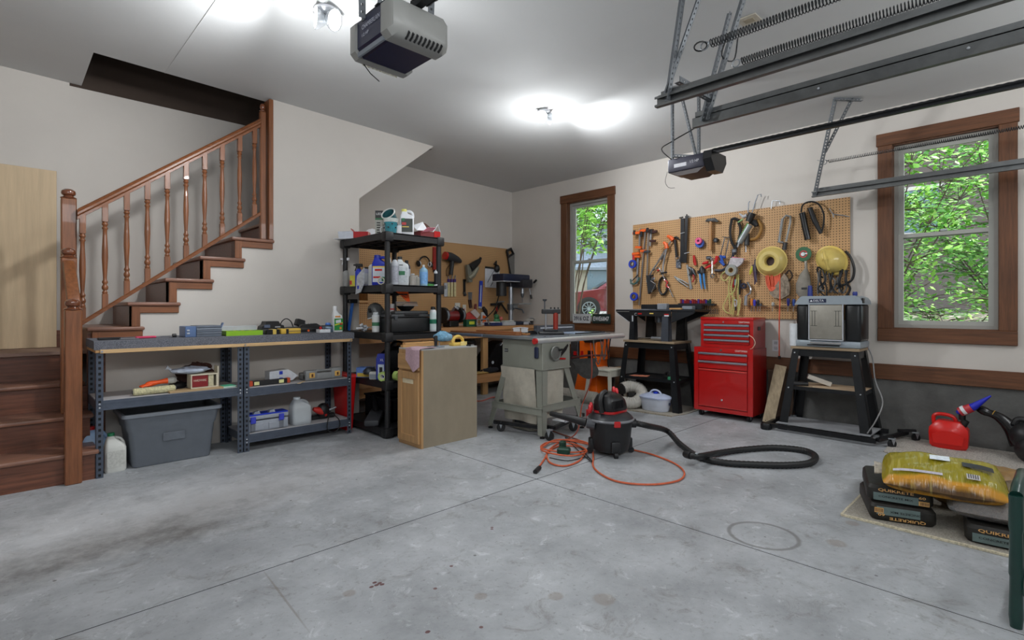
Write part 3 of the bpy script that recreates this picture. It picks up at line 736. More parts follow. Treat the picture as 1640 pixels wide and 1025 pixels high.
m = t.p('blue_cap', M((84, 128, 206), .4)); m.lathe([(.024, 0), (.026, .01), (.02, .022), (0.001, .024)], (.01, .01, .062), 12)

def label_front(t, w, z, h, col, y, stripes=(), rgt=(1, 0, 0)):
    k = t.p('label', col); k.box((0, y, z), (w, .0012, h))
    for c, zz, hh, ww, xx in stripes: k.m(c).box((xx, y - .0008, zz), (ww, .001, hh))
# weed killer bottle, green label
t = T('weed_killer_bottle', 'white bottle with green picture label on right end of the bench', 'bottle', (2.235, 4.62, BT), 0)
m = t.p('bottle', M((226, 228, 228), .35, 0, .03)); loft(m, [rr3(.045, .03, 0, .02), rr3(.047, .032, .006, .02), rr3(.047, .032, .125, .02), rr3(.044, .03, .15, .02, -.002), rr3(.028, .024, .175, .018, -.016), rr3(.018, .018, .20, .017, -.022), rr3(.016, .016, .205, .015, -.022)], True, True)
k = t.p('cap', M((236, 236, 238), .4)); k.lathe([(.019, 0), (.019, .03), (.017, .034)], (-.022, 0, .205), 14)
GL = M((40, 140, 60), .5, 0, .25, 40)
k = t.p('label', GL); k.box((0, -.0328, .07), (.084, .0014, .108)); k.m(WHT).box((-.004, -.0340, .098), (.05, .001, .028), ry=-.15); k.m(M((222, 214, 60), .5)).box((0, -.0341, .074), (.078, .001, .010), ry=-.25); k.m(RED).box((.022, -.0344, .073), (.028, .001, .014)); k.m(M((226, 150, 60), .5)).box((.018, -.0342, .036), (.02, .001, .022)); k.m(M((228, 150, 70), .5)).box((-.008, -.0312, .142), (.05, .004, .014))

# ---------------------------------------------------------------- things on the left middle shelf
t = T('paint_roller_sleeve', 'cream fluffy paint roller sleeve lying on the middle shelf', 'roller sleeve', (.80, 4.55, M1 + .026), 0)
m = t.p('nap', M((206, 200, 160), .95, 0, .3, 60, 1.0, 120)); m.tube([(-.13, 0, 0), (-.122, 0, 0), (.12, 0, 0.004), (.128, 0, .004)], [.02, .026, .026, .02], 14); k = t.p('core', DSTEEL); k.cyl((-.134, 0, 0), (.134, 0, .004), .014, n=10)
t = T('work_gloves', 'orange dipped grey work glove on the roller sleeve', 'glove', (.84, 4.60, M1 + .053), .1)
m = t.p('dipped_palm', M((240, 90, 30), .5, 0, .08)); m.tube(smooth([(-.09, 0, .012), (-.05, 0, .02), (0, 0, .026), (.05, 0, .03)], 3), [.010] + [.018 + .003 * math.sin(i) for i in range(8)] + [.022], 10)
k = t.p('cuff', M((176, 176, 170), .9, 0, .2, 40)); k.tube([(.05, 0, .03), (.08, 0, .03), (.10, .01, .028)], [.022, .026, .022], 10)
for i in range(4): f = t.p('finger', M((240, 90, 30), .5, 0, .08)); f.tube([(-.06, -.02 + i * .014, .014), (-.10, -.024 + i * .016, .008), (-.12, -.024 + i * .016, .002)], [.009, .008, .006], 8)
t = T('black_gloves', 'dark crumpled glove behind the orange one', 'glove', (.97, 4.68, M1 + .001), .3)
m = t.p('palm', BLK); m.ball((0, 0, .03), (.07, .045, .03), 12, 8)
for i in range(4): f = t.p('finger', BLK); f.tube([(.04, -.03 + i * .018, .03), (.085, -.035 + i * .02, .035), (.11, -.036 + i * .022, .022)], [.012, .011, .008], 8)
t = T('shelf_plank', 'thin pine plank lying along the front of the middle shelf', 'plank', (1.05, 4.54, M1), .02); m = t.p('board', wood((176, 148, 110), 'x', .6, .2)); m.bb((-.17, -.055, 0), (.19, .06, .014), b=.002)
t = T('label_box', 'white wooden box with dark red printed end on the pine plank', 'box', (1.12, 4.58, M1 + .015), 0)
WB = M((206, 198, 176), .6, 0, .1, 20)
m = t.p('frame', WB); m.bb((-.095, -.06, 0), (.085, .06, .008)); m.bb((-.095, -.06, .098), (.085, .06, .106)); m.bb((-.095, -.06, .008), (-.088, .06, .098)); m.bb((.078, -.06, .008), (.085, .06, .098)); m.bb((-.088, .05, .008), (.078, .058, .098))
k = t.p('printed_panel', M((128, 20, 24), .5)); k.bb((-.087, -.055, .01), (.02, -.05, .096)); k.m(M((220, 200, 180), .5)).text('HARDWARE', (-.034, -.056, .06), (1, 0, 0), (0, 0, 1), .016, fit=.085)
k = t.p('paper_panel', M((190, 182, 150), .6, 0, .3, 40)); k.bb((.024, -.054, .01), (.06, -.05, .096)); k = t.p('upright', WB); k.bb((.086, -.06, 0), (.094, .03, .16))
t = T('plastic_bag', 'crumpled clear plastic bag lying on the wooden box', 'bag', (1.05, 4.60, M1 + .122), 0)
m = t.p('film', M((168, 178, 196), .2, 0, .2, 20, .4, 30)); rnd = random.Random(3)
def bagsurf(m, cx, cy, cz, rx, ry, rz, n=18, k=10, amp=.25, sd=1):
    rnd = random.Random(sd); vs = []
    ph = [rnd.uniform(0, 6) for _ in range(6)]
    for i in range(k + 1):
        t_ = math.pi * i / k
        for j in range(n):
            a = 2 * math.pi * j / n
            f = 1 + amp * (math.sin(3 * a + ph[0] + 2 * t_) * .4 + math.sin(5 * a + ph[1] - 3 * t_) * .3 + math.sin(8 * a + ph[2] + 5 * t_) * .3 + rnd.uniform(-.25, .25))
            vs.append((cx + rx * math.sin(t_) * math.cos(a) * f, cy + ry * math.sin(t_) * math.sin(a) * f, cz + rz * math.cos(t_) * (1 if math.cos(t_) < 0 else f)))
    m.add(vs, [(i * n + j, i * n + (j + 1) % n, (i + 1) * n + (j + 1) % n, (i + 1) * n + j) for i in range(k) for j in range(n)])
bagsurf(m, -.01, 0, .028, .13, .06, .028, sd=4); k = t.p('tied_neck', M((190, 198, 210), .3)); k.tube([(-.12, 0, .02), (-.15, 0, .05), (-.17, 0, .06)], [.012, .008, .018], 8)
t = T('brown_rag', 'dark brown rag bundled behind the plastic bag', 'rag', (1.12, 4.76, M1 + .002), 0); m = t.p('cloth', M((58, 32, 26), .9, 0, .3, 30)); bagsurf(m, 0, 0, .09, .13, .10, .09, sd=9); k = t.p('fold', M((70, 40, 32), .9)); bagsurf(k, .04, 0, .15, .07, .06, .03, sd=3)
t = T('green_notepad', 'mint green pad beside the white wooden box', 'notepad', (1.285, 4.56, M1 + .001), .1); m = t.p('pages', M((190, 226, 208), .7)); m.bb((-.05, -.05, 0), (.05, .05, .01)); k = t.p('cover', M((88, 190, 150), .6)); k.bb((-.05, -.05, .01), (.05, .05, .012))
# right middle shelf
t = T('spirit_level', 'black box level with orange ends on right middle shelf', 'level', (1.60, 4.56, M2 + .002), .03)
m = t.p('beam', BLK); m.bb((-.13, -.02, 0), (.15, .02, .04), b=.003)
for x0, x1 in ((-.17, -.13), (.15, .175)): k = t.p('end_cap', M((196, 76, 40), .5)); k.bb((x0, -.022, 0), (x1, .022, .042), b=.003)
for x in (-.10, .10): k = t.p('vial', M((226, 226, 160), .3)); k.bb((x - .02, -.022, .006), (x + .02, -.019, .034))
t = T('sandpaper_box', 'white printed carton with blue squares on right middle shelf', 'carton', (1.74, 4.66, M2 + .002), 0)
m = t.p('carton', M((206, 210, 216), .5, 0, .1, 30)); m.plate([(-.12, -.07, .012), (-.12, -.07, .10), (.03, -.07, .11), (.06, -.07, .095), (.12, -.07, .05), (.07, -.07, .012)], (0, 1, 0), .11)
k = t.p('label', BLUE); 
for z in (.03, .085): k.bb((-.04, -.0725, z - .014), (-.012, -.071, z + .014))
t = T('drill_case', 'light grey tool case with two tan latches on right middle shelf', 'tool case', (2.07, 4.60, M2 + .002), 0)
G5 = M((136, 138, 138), .5, 0, .06)
m = t.p('shell', G5); m.bb((-.165, -.06, 0), (.175, .10, .062), b=.014, seg=3); m.bb((-.165, -.065, .0), (-.06, .0, .088), b=.012, seg=2); m.bb((.07, -.065, 0), (.175, .0, .098), b=.012, seg=2)
k = t.p('handle', G5); k.bb((-.07, -.055, .072), (.08, -.03, .09), b=.006)
for x in (-.11, .125): k = t.p('latch', M((222, 176, 96), .45)); k.box((x, -.069, .045), (.05, .01, .046), b=.004); k2 = t.p('buckle', M((90, 50, 30), .5), parent=k); k2.box((x, -.076, .045), (.016, .006, .026), b=.002)
t = T('paint_stick', 'pale stirring stick overhanging the right middle shelf edge', 'stick', (1.86, 4.50, M2 + .002), .9); m = t.p('stick', wood((206, 184, 150), 'x', .6, .1)); m.bb((-.10, -.012, 0), (.05, .012, .004)); 
# bottom shelf right
t = T('toolbox', 'grey toolbox with blue latches on the bottom bench shelf', 'toolbox', (1.58, 4.60, B2 + .002), .0)
LG = M((156, 162, 172), .5, 0, .06)
m = t.p('base', LG); m.bb((-.17, -.08, 0), (.17, .10, .085), b=.008, seg=2)
for x in (-.08, .06): m.bb((x - .05, -.086, .01), (x + .05, -.078, .06), b=.003)
k = t.p('lid', LG); k.bb((-.172, -.082, .095), (.172, .10, .125), b=.006); 
for x in (-.07, .05): k.prism([(x - .035, .12), (x - .02, .155), (x + .015, .16), (x + .03, .12)], -.05, -.01)
k = t.p('rim_band', BLUE); k.bb((-.174, -.06, .125), (.174, .06, .136))
for x in (-.115, .11): k = t.p('latch', M((60, 70, 190), .4)); k.box((x, -.088, .095), (.042, .014, .055), b=.004); k2 = t.p('catch', M((110, 114, 122), .5), parent=k); k2.box((x, -.086, .035), (.036, .008, .06), b=.003)
t = handle_jug('water_jug', 'translucent gallon jug half full on bottom bench shelf', (1.87, 4.57, B2 + .002), .235, .165, .13, M((214, 220, 224), .25, 0, .05, 5, alpha=.6), MILK, None, 0)
t.p('water', M((206, 214, 220), .3)).bb((-.068, -.052, .006), (.068, .052, .10), b=.02)
t = T('corded_drill', 'red corded drill with black cable on the bottom bench shelf', 'drill', (2.10, 4.62, B2 + .002), 0)
m = t.p('body', M((196, 42, 34), .4)); m.tube([(-.10, -.02, .105), (-.06, -.02, .09), (.02, -.02, .04)], [.016, .03, .024], 12); k = t.p('motor', BLK); k.ball((.0, 0, .075), (.06, .05, .07), 14, 10); k.bb((-.13, .0, 0), (.12, .05, .04), b=.01)
k = t.p('chuck', STEEL); k.cyl((.04, -.04, .08), (.10, -.05, .10), .012, .007)
k = t.p('cable', RUB); k.tube(smooth([(.02, -.05, .05), (.0, -.12, .05), (-.03, -.158, .0), (-.03, -.16, -.07), (.03, -.162, -.10), (.08, -.16, -.06), (.08, -.155, .0), (.05, -.10, .05)], 5), .0045, 6)
# ================================================================== BLACK PLASTIC SHELVING
SX0, SX1, SY0, SY1 = 2.404, 3.03, 4.04, 4.90
bs = T('plastic_shelving', 'tall black plastic four-post shelving unit crowded with bottles', 'shelving', ((SX0 + SX1) / 2, (SY0 + SY1) / 2, 0), world=True)
PB = M((26, 26, 28), .5, 0, .2, 30, .1, 60)
ZS = [.085, .50, .925, 1.355, 1.815]       # shelf tops
for z in ZS:
    m = bs.p('shelf', PB); h = .06
    m.bb((SX0, SY0, z - .012), (SX1, SY1, z - .004))
    m.bb((SX0, SY0, z - h), (SX1, SY0 + .018, z)); m.bb((SX0, SY1 - .018, z - h), (SX1, SY1, z)); m.bb((SX0, SY0 + .018, z - h), (SX0 + .018, SY1 - .018, z)); m.bb((SX1 - .018, SY0 + .018, z - h), (SX1, SY1 - .018, z))
    for i in range(1, 4): x = SX0 + (SX1 - SX0) * i / 4; m.bb((x - .004, SY0 + .018, z - .045), (x + .004, SY1 - .018, z - .012))
    for i in range(1, 6): y = SY0 + (SY1 - SY0) * i / 6; m.bb((SX0 + .018, y - .004, z - .04), (SX1 - .018, y + .004, z - .012))
    for x in (SX0 + .035, SX1 - .035):
        for y in (SY0 + .035, SY1 - .035): c = bs.p('corner_socket', PB); c.box((x, y, z - .035), (.082, .082, .085), b=.012, seg=2)
for x in (SX0 + .035, SX1 - .035):
    for y in (SY0 + .035, SY1 - .035):
        for a, b in zip(ZS[:-1], ZS[1:]): c = bs.p('post', PB); c.cyl((x, y, a), (x, y, b - .07), .024, n=14)
def SP(px, py, z, dmin=None): return FL(px, py, z)

def bottle(name, label, loc, h, r, body, cap=WHT, lab=None, flat=1.0, neck=.4, rz=.77, caph=.1, kind='round', lab2=None, group=None, spray=None, shoulder=.72):
    """generic bottle facing the room; flat<1 squeezes depth"""
    t = T(name, label, 'bottle' if kind != 'can' else 'can', loc, rz - math.pi / 2 + .02, group)
    m = t.p('body', body); prof = [(r * .9, 0), (r, h * .02), (r, h * shoulder), (r * .93, h * (shoulder + .05)), (r * neck * 1.2, h * (shoulder + .17)), (r * neck, h * (shoulder + .19)), (r * neck, h * .93)]
    if kind == 'can': prof = [(r * .93, 0), (r, h * .015), (r, h * .82), (r * .9, h * .85), (r * .62, h * .89), (r * .5, h * .9)]
    m.lathe(prof, (0, 0, 0), 18, sc=(1, flat))
    c = t.p('cap', cap)
    if kind == 'can': c.lathe([(r * .72, h * .86), (r * .7, h * .97), (r * .5, h)], (0, 0, 0), 14)
    elif spray:
        c.lathe([(r * neck * 1.2, h * .9), (r * neck * 1.15, h * .96), (r * .3, h)], (0, 0, 0), 12); k = t.p('trigger_head', spray); k.bb((-.03, -.012, h), (.038, .012, h + .03), b=.004); k.bb((-.05, -.006, h + .01), (-.03, .006, h + .024)); k.beam((-.02, 0, h + .005), (-.035, 0, h - .04), .012, .008)
    else: c.lathe([(r * neck * 1.15, h * .9), (r * neck * 1.15, h * (1 - .005)), (r * neck, h)], (0, 0, 0), 14)
    if lab:
        k = t.p('label', lab); z0, z1 = (h * .10, h * shoulder * .92) if kind != 'can' else (h * .06, h * .78)
        k.lathe([(r * 1.012, z0), (r * 1.012, z1)], (0, 0, 0), 18, sc=(1, flat), cap=False)
        if lab2: k2 = t.p('label_band', lab2, parent=k); k2.lathe([(r * 1.02, z0 + (z1 - z0) * .35), (r * 1.02, z0 + (z1 - z0) * .6)], (0, 0, 0), 18, sc=(1, flat), cap=False)
    return t
def flatjug(name, label, loc, w, d, h, body, cap, lab, bits=(), rz=0, handle=True, dy=0):
    """flat sided bottle with a pierced handle shoulder, face turned to local -Y"""
    t = T(name, label, 'bottle', loc, rz)
    m = t.p('body', body)
    loft(m, [rr3(w * .48, d * .46, 0, d * .2), rr3(w * .5, d * .5, .008, d * .25), rr3(w * .5, d * .5, h * .66, d * .25), rr3(w * .44, d * .48, h * .74, d * .2, -w * .03), rr3(w * .24, d * .42, h * .82, d * .16, -w * .16), rr3(w * .17, d * .34, h * .90, d * .16, -w * .2)], True, True)
    if handle: hd = t.p('handle', body); hd.tube(smooth([(-w * .1, 0, h * .9), (w * .2, 0, h * .92), (w * .40, 0, h * .84), (w * .44, 0, h * .68)], 4), d * .17, 8)
    c = t.p('cap', cap); c.lathe([(w * .2, h * .90), (w * .19, h)], (-w * .2, 0, 0), 14)
    if lab: k = t.p('label', lab); k.box((0, -d * .5 - .0008, h * .36), (w * .82, .0014, h * .52))
    for c_, x, z, ww, hh in bits: k.m(c_).box((x * w, -d * .5 - .0018, z * h), (ww * w, .001, hh * h))
    return t
FACE = -.8   # turned a little to the room's left, towards the camera side
# top shelf (z 1.815)
z = ZS[4] + .001
def at4(px, y): # on top shelf: px column, depth y
    r = ray(px, 400); t_ = y / r[1]; return (r[0] * t_, y, z)
t = T('folded_paper', 'loose white paper sheets overhanging the left end of the top shelf', 'paper', (2.47, 4.84, z + .002), -.9)
m = t.p('sheet', M((216, 222, 232), .7)); m.box((-.0, -.02, .045), (.20, .02, .085), rx=.3); k = t.p('sheet', M((226, 228, 234), .7)); k.box((.0, -.06, .004), (.22, .12, .004))
t = T('red_carton', 'small red carton at left of the top shelf', 'carton', (2.475, 4.60, z), -.8); m = t.p('box', M((178, 26, 32), .5)); m.bb((-.07, -.04, 0), (.07, .04, .06), b=.002); k = t.p('end_flap', M((220, 150, 140), .6)); k.bb((.0705, -.036, .004), (.073, .036, .056)); k = t.p('open_flap', RED); k.box((-.08, 0, .07), (.004, .07, .05), ry=-.7)
t = T('white_cap_dome', 'white rounded plastic dome behind the red carton', 'dome', (2.62, 4.66, z), 0); m = t.p('dome', WHT); m.lathe([(.075, 0), (.075, .04), (.065, .08), (.04, .105), (.001, .115)], (0, 0, 0), 20); k = t.p('ridge', LGRY); k.torus((0, 0, .045), .076, .003, n=20, m=5)
t = T('lamp_box', 'tall narrow black and grey carton standing on the top shelf', 'carton', (2.50, 4.31, z), -.75); m = t.p('carton', M((168, 168, 160), .6)); m.bb((-.034, -.034, 0), (.034, .034, .14)); k = t.p('dark_top', BLK); k.bb((-.034, -.034, .14), (.034, .034, .225)); k = t.p('print', M((230, 230, 230), .5)); k.text('LED', (0, -.0346, .195), (1, 0, 0), (0, 0, 1), .02); k.m(GRN).bb((-.033, -.0352, .143), (.033, -.034, .156)); k.m(BLK)
for i in range(5): k.bb((-.02, -.0352, .02 + i * .022), (.012, -.034, .03 + i * .022))
TEAL = M((44, 128, 142), .25, 0, .3, 30, coat=.5)
t = T('teal_pot', 'glazed teal flower pot with punched holes standing on the top shelf', 'pot', (2.50, 4.12, z), 0)
m = t.p('pot', TEAL); m.lathe([(.045, 0), (.05, .004), (.062, .11), (.066, .125), (.060, .125), (.054, .11), (.042, .01), (.001, .01)], (0, 0, 0), 24, cap=False)
k = t.p('pale_rim', M((196, 204, 200), .3, 0, .2, 30, coat=.5)); k.lathe([(.0615, .098), (.067, .126), (.069, .132), (.060, .133), (.056, .12)], (0, 0, 0), 24, cap=False)
for i in range(10): a = i * .628; h_ = t.p('hole', BLK); h_.ball((.0575 * math.cos(a), .0575 * math.sin(a), .05 + .03 * (i % 2)), .007, 8, 6)
t = T('tilted_pot', 'dark teal cup with white rim tipped over on the holed pot', 'pot', (2.50, 4.12, z + .195), 0)
ax = Vector((-.75, -.35, .62)).normalized()
c0 = Vector((.02, .03, -.05)) 
m = t.p('cup', M((46, 92, 98), .25, 0, .35, 25, coat=.5)); m.lathe([(.03, -.05), (.045, -.045), (.060, .04), (.064, .055), (.058, .055), (.052, .03), (.035, -.035), (.001, -.035)], c0, 24, ax, cap=False)
k = t.p('rim', M((206, 208, 204), .3, coat=.5)); k.torus(c0 + ax * .056, .062, .006, ax, 26, 8)
t = T('patterned_mug', 'black and white patterned mug behind the teal pot', 'mug', (2.56, 4.27, z), 0); m = t.p('mug', M((150, 152, 152), .3, 0, .9, 45)); m.lathe([(.04, 0), (.048, .005), (.05, .10), (.045, .10), (.042, .01), (.001, .01)], (0, 0, 0), 20, cap=False); k = t.p('handle', WHT); k.tube(arc((-.05, -.0, .05), .028, 90, 270, 8, (1, 0, 0), (0, 0, 1)), .005, 6)
flatjug('detergent_jug', 'white jug with green and red label on the top shelf, beside the torn carton', (2.66, 4.105, z), .125, .07, .235, WHT, M((226, 220, 120), .4), M((60, 66, 60), .5), [(RED, -.2, .42, .3, .10), (GRN, -.25, .58, .2, .1), (YEL, -.1, .3, .5, .04)], -.6)
t = T('small_white_box', 'little white pot next to the white jug on the top shelf', 'box', (2.57, 4.09, z), -.7); m = t.p('box', WHT); m.bb((-.018, -.02, 0), (.018, .02, .075), b=.002); k = t.p('lid', LGRY); k.bb((-.019, -.021, .075), (.019, .021, .085), b=.002)
t = T('torn_carton', 'opened dark red and white carton with raised flaps at right of top shelf', 'carton', (2.88, 4.15, z), 0)
DR = M((120, 30, 36), .5); m = t.p('tray', DR); m.bb((-.10, -.09, 0), (.12, .09, .05)); k = t.p('red_panel', RED); k.bb((.05, -.094, 0), (.12, -.0905, .06))
k = t.p('flap', WHT); k.plate([(-.14, -.09, .05), (-.02, -.09, .06), (-.05, -.05, .14), (-.15, -.03, .10)], (0, .4, -1), .004); k = t.p('flap', M((200, 120, 134), .5)); k.plate([(-.10, -.11, .035), (.03, -.10, .06), (.05, -.12, .09), (-.05, -.13, .08)], (0, -.3, -1), .003)
k = t.p('flap', M((120, 84, 78), .6)); k.plate([(-.04, .05, .05), (.12, .09, .05), (.11, .05, .115), (.05, .05, .15), (-.03, .03, .145)], (0, 1, 0), .004); k = t.p('flap', WHT); k.tube([(.04, -.085, .05), (.10, -.085, .125), (.125, -.085, .055)], .006, 5)
# second shelf (1.355)
z = ZS[3] + .001
bottle('spray_bottle', 'white trigger spray bottle at far left of the second shelf', (2.44, 4.86, z), .26, .03, M((150, 150, 148), .4), WHT, None, spray=WHT, shoulder=.5)
bottle('black_spray_bottle', 'blue bottle with black spray head on second shelf', (2.475, 4.66, z), .19, .034, BLUE, BLK, None, spray=BLK)
t = T('yellow_wipes_pack', 'small yellow pack behind the blue sprayer', 'pack', (2.47, 4.76, z), -.7); m = t.p('pack', M((216, 206, 70), .5)); m.bb((-.03, -.018, 0), (.03, .018, .11), b=.006); k = t.p('band', RED); k.bb((-.031, -.019, .02), (-.01, .0, .06))
bottle('bottle', 'pale grey blue-labelled bottle beside the blue sprayer', (2.50, 4.56, z), .185, .038, M((150, 152, 180), .4), BLK, LGRY)
t = T('plastic_bag', 'crumpled printed plastic bag hanging over the second shelf edge', 'bag', (2.375, 4.45, z), 0); m = t.p('film', M((186, 190, 196), .3, 0, .35, 40, .4, 30)); m.plate([(0, .06, .09), (0, -.07, .16), (0, -.06, .02), (0, 0, -.06), (0, .085, -.08)], (1, 0, 0), .012); k = t.p('print', BLUE); k.bb((-.003, .02, -.03), (0, .05, 0))
t = T('white_carton', 'plain white carton between spray bottles and blue jug', 'carton', (2.50, 4.43, z), -.6); m = t.p('carton', M((196, 196, 192), .6)); m.bb((-.04, -.03, 0), (.04, .03, .18)); k = t.p('roof', M((206, 206, 202), .6)); k.prism([(-.04, .18), (.04, .18), (.03, .21), (-.02, .2)], -.03, .03)
flatjug('blue_cleaner_jug', 'big blue cleaner jug with red and white label on second shelf', (2.48, 4.26, z), .15, .075, .275, M((24, 44, 170), .35, 0, .06), M((22, 40, 150), .35), M((196, 204, 212), .5), [(YEL, 0, .60, .82, .05), (RED, -.05, .50, .45, .07), (RED, -.15, .26, .45, .06), (GRN, .25, .2, .2, .14)], -.85)
bottle('squeeze_tube', 'thin white tube standing behind the shelf post', (2.50, 4.15, z), .25, .02, WHT, WHT, LGRY, shoulder=.85)
t = T('tape_loop', 'cream loop of tape leaning at the shelf corner', 'tape', (2.43, 4.17, z + .035), 0); m = t.p('roll', M((206, 200, 176), .5)); m.ring((0, 0, 0), .033, .026, .014, (.7, .7, 0), 20)
k = t.p('liner', LGRY); k.ring((0.002, 0.002, 0), .026, .024, .012, (.7, .7, 0), 20)
bottle('grey_aerosol', 'tall grey printed can just right of the front shelf post', (2.53, 4.10, z), .215, .034, LGRY, LGRY, M((160, 162, 172), .5, 0, .25, 50), shoulder=.86)
flatjug('coolant_bottle', 'silver-white flat bottle with green patch on second shelf', (2.62, 4.12, z), .115, .06, .26, M((204, 208, 210), .4, 0, .1, 30), BLK, M((190, 196, 200), .5, 0, .3, 50), [(GRN, -.1, .42, .6, .14), (BLK, -.1, .7, .3, .03)], -.55, handle=False)
bottle('bottle', 'dark bottle with tapered waist behind the silver-white one', (2.73, 4.22, z), .24, .036, M((60, 56, 70), .35), BLK, LGRY)
bottle('jar', 'small translucent jar right of the dark bottle', (2.72, 4.10, z), .11, .034, M((170, 166, 158), .3, alpha=.7), LGRY, None)
bottle('jar', 'squat grey jar beside the translucent jar', (2.78, 4.13, z), .10, .032, M((140, 138, 130), .4), M((180, 176, 160), .5), None)
bottle('glass_cleaner_bottle', 'pale blue see-through bottle with wand on second shelf', (2.86, 4.13, z), .20, .04, M((140, 180, 206), .2, 0, .1, 20), WHT, M((120, 170, 220), .4, 0, .3, 40), neck=.25)
t = T('scrub_brush', 'green and black nylon scrub brush lying by the caulk bottle', 'brush', (2.93, 4.12, z), .1); m = t.p('block', BLK); m.bb((-.05, -.02, .02), (.06, .02, .045), b=.006); k = t.p('bristles', M((80, 150, 80), .8, 0, .4, 80)); k.bb((-.048, -.019, 0), (.05, .019, .022))
bottle('caulk_bottle', 'black-labelled white squeeze bottle at right end of second shelf', (2.985, 4.09, z), .165, .028, WHT, WHT, BLK, neck=.25, shoulder=.8)
# third shelf (.925)
z = ZS[2] + .001
t = T('level_bar', 'long blue bar leaning behind the bench end', 'bar', (2.46, 4.84, z), 0); m = t.p('bar', M((44, 96, 170), .4)); m.beam((0, 0, 0), (.04, .0, .27), .03, .02); k = t.p('head', BLK); k.box((.045, 0, .29), (.09, .04, .04), b=.006)
t = T('plastic_fittings', 'heap of white and grey plastic fittings on third shelf', 'fittings', (2.46, 4.56, z), 0)
for i in range(7):
    k = t.p('fitting', WHT if i % 2 else LGRY); rr = random.Random(i); k.tube([(rr.uniform(-.04, .03), rr.uniform(-.09, .08), .012 + .014 * (i % 4)), (rr.uniform(-.02, .05), rr.uniform(-.09, .08), .02 + .016 * (i % 4))], .011, 8)
bottle('spray_paint_can', 'white and green aerosol can with clear cap at left of third shelf', (2.47, 4.33, z), .185, .034, M((206, 210, 212), .35, .2), M((190, 196, 200), .3), M((214, 216, 214), .5), kind='can', lab2=M((62, 120, 84), .5))
t = T('router_motor', 'grey half-round power tool motor propped on the third shelf', 'motor', (2.60, 4.46, z), 0); 
m = t.p('bell', M((92, 94, 94), .45, .2, .15)); m.lathe([(.085, .14), (.09, .15), (.08, .20), (.06, .25), (.03, .275), (.001, .28)], (0, 0, 0), 20, (-.25, .1, 1)); k = t.p('base', LGRY); k.lathe([(.03, 0), (.03, .14)], (0, 0, 0), 12); k = t.p('vent', BLK); k.box((-.13, -.02, .20), (.01, .04, .04), ry=-.3); k = t.p('lip', WHT); k.torus((-.035, .014, .145), .088, .005, (-.25, .1, 1), 24, 6)
t = T('white_red_box', 'white and red carton behind the front shelf post, third shelf', 'carton', (2.56, 4.24, z + .16), -.7); m = t.p('box', M((190, 190, 190), .6)); m.bb((-.03, -.03, 0), (.04, .03, .10)); k = t.p('band', M((196, 60, 56), .5)); k.bb((-.031, -.031, .045), (.041, .031, .06))
t = T('black_tool_chest', 'wide black plastic tool chest with tray top on third shelf', 'toolbox', (2.72, 4.25, z), 0)
m = t.p('body', M((30, 31, 33), .4, 0, .1)); m.bb((-.21, -.13, 0), (.21, .13, .135), b=.012, seg=2); k = t.p('lid', M((62, 64, 66), .35, 0, .1)); k.bb((-.215, -.135, .137), (.215, .135, .165), b=.008, seg=2); k.bb((-.17, -.12, .163), (.2, .12, .195), b=.012, seg=2); 
k = t.p('handle', BLK); k.bb((-.08, -.142, .15), (.08, -.132, .175), b=.004); k = t.p('latch', DSTEEL); k.box((-.17, -.138, .135), (.03, .01, .04), b=.002)
t = T('parts_tray', 'dark shallow bowl holding silver blades on the black chest', 'tray', (2.72, 4.22, z + .195), 0); m = t.p('bowl', BLKG); m.lathe([(.04, 0), (.075, .03), (.085, .045), (.08, .046), (.05, .01), (.001, .008)], (0, 0, 0), 18, cap=False)
for i in range(4): k = t.p('blade', STEEL); k.box((.01, -.01 + i * .004, .05 + .011 * i), (.16, .12, .007), rz=.1 * i)
t = T('safety_flag', 'bright orange folded safety flag hanging down above the trays', 'flag', (2.70, 4.24, z + .30), 0); m = t.p('cloth', M((244, 92, 22), .6, 0, .1)); m.plate([(-.08, 0, .08), (.06, 0, .085), (.085, 0, -.03), (.07, 0, -.035), (-.02, 0, .04)], (0, 1, 0), .004); k = t.p('stripe', BLK); k.plate([(-.01, -.001, .05), (.04, -.001, .02), (.04, -.001, .015), (-.01, -.001, .045)], (0, 1, 0), .001)
bottle('insect_spray_can', 'white and red aerosol can with black cap at right of third shelf', (2.94, 4.09, z), .235, .032, M((214, 216, 218), .35, .2), BLK, M((206, 220, 220), .5), kind='can', lab2=M((30, 120, 90), .5))
t.p('knob', BLK).cyl((-.05, 0, .05), (.05, 0, .05), .006)
# fourth shelf (.50)
z = ZS[1] + .001
t = T('wipes_box', 'tall blue box with white pictogram label on the fourth shelf', 'box', (2.475, 4.21, z), -.85); BW = M((38, 52, 150), .4, 0, .1); m = t.p('body', BW); m.bb((-.055, -.035, 0), (.055, .035, .20), b=.006); k = t.p('top', BW); k.prism([(-.05, .20), (.05, .20), (.04, .235), (-.04, .235)], -.03, .03); k = t.p('label', M((190, 200, 214), .5)); k.bb((-.035, -.0365, .04), (.02, -.035, .14)); k.m(BLK).bb((-.022, -.0375, .06), (.006, -.036, .115)); k.m(WHT).text('XL', (.0, -.037, .18), (1, 0, 0), (0, 0, 1), .02)
t = T('palm_sander', 'grey disc of a palm sander on fourth shelf', 'sander', (2.45, 4.40, z + .05), 0); m = t.p('disc', DSTEEL); m.lathe([(.06, 0), (.065, .012), (.05, .03), (.03, .045), (.001, .05)], (0, 0, 0), 18); k = t.p('pad', BLK); k.lathe([(.062, -.012), (.062, 0)], (0, 0, 0), 18)
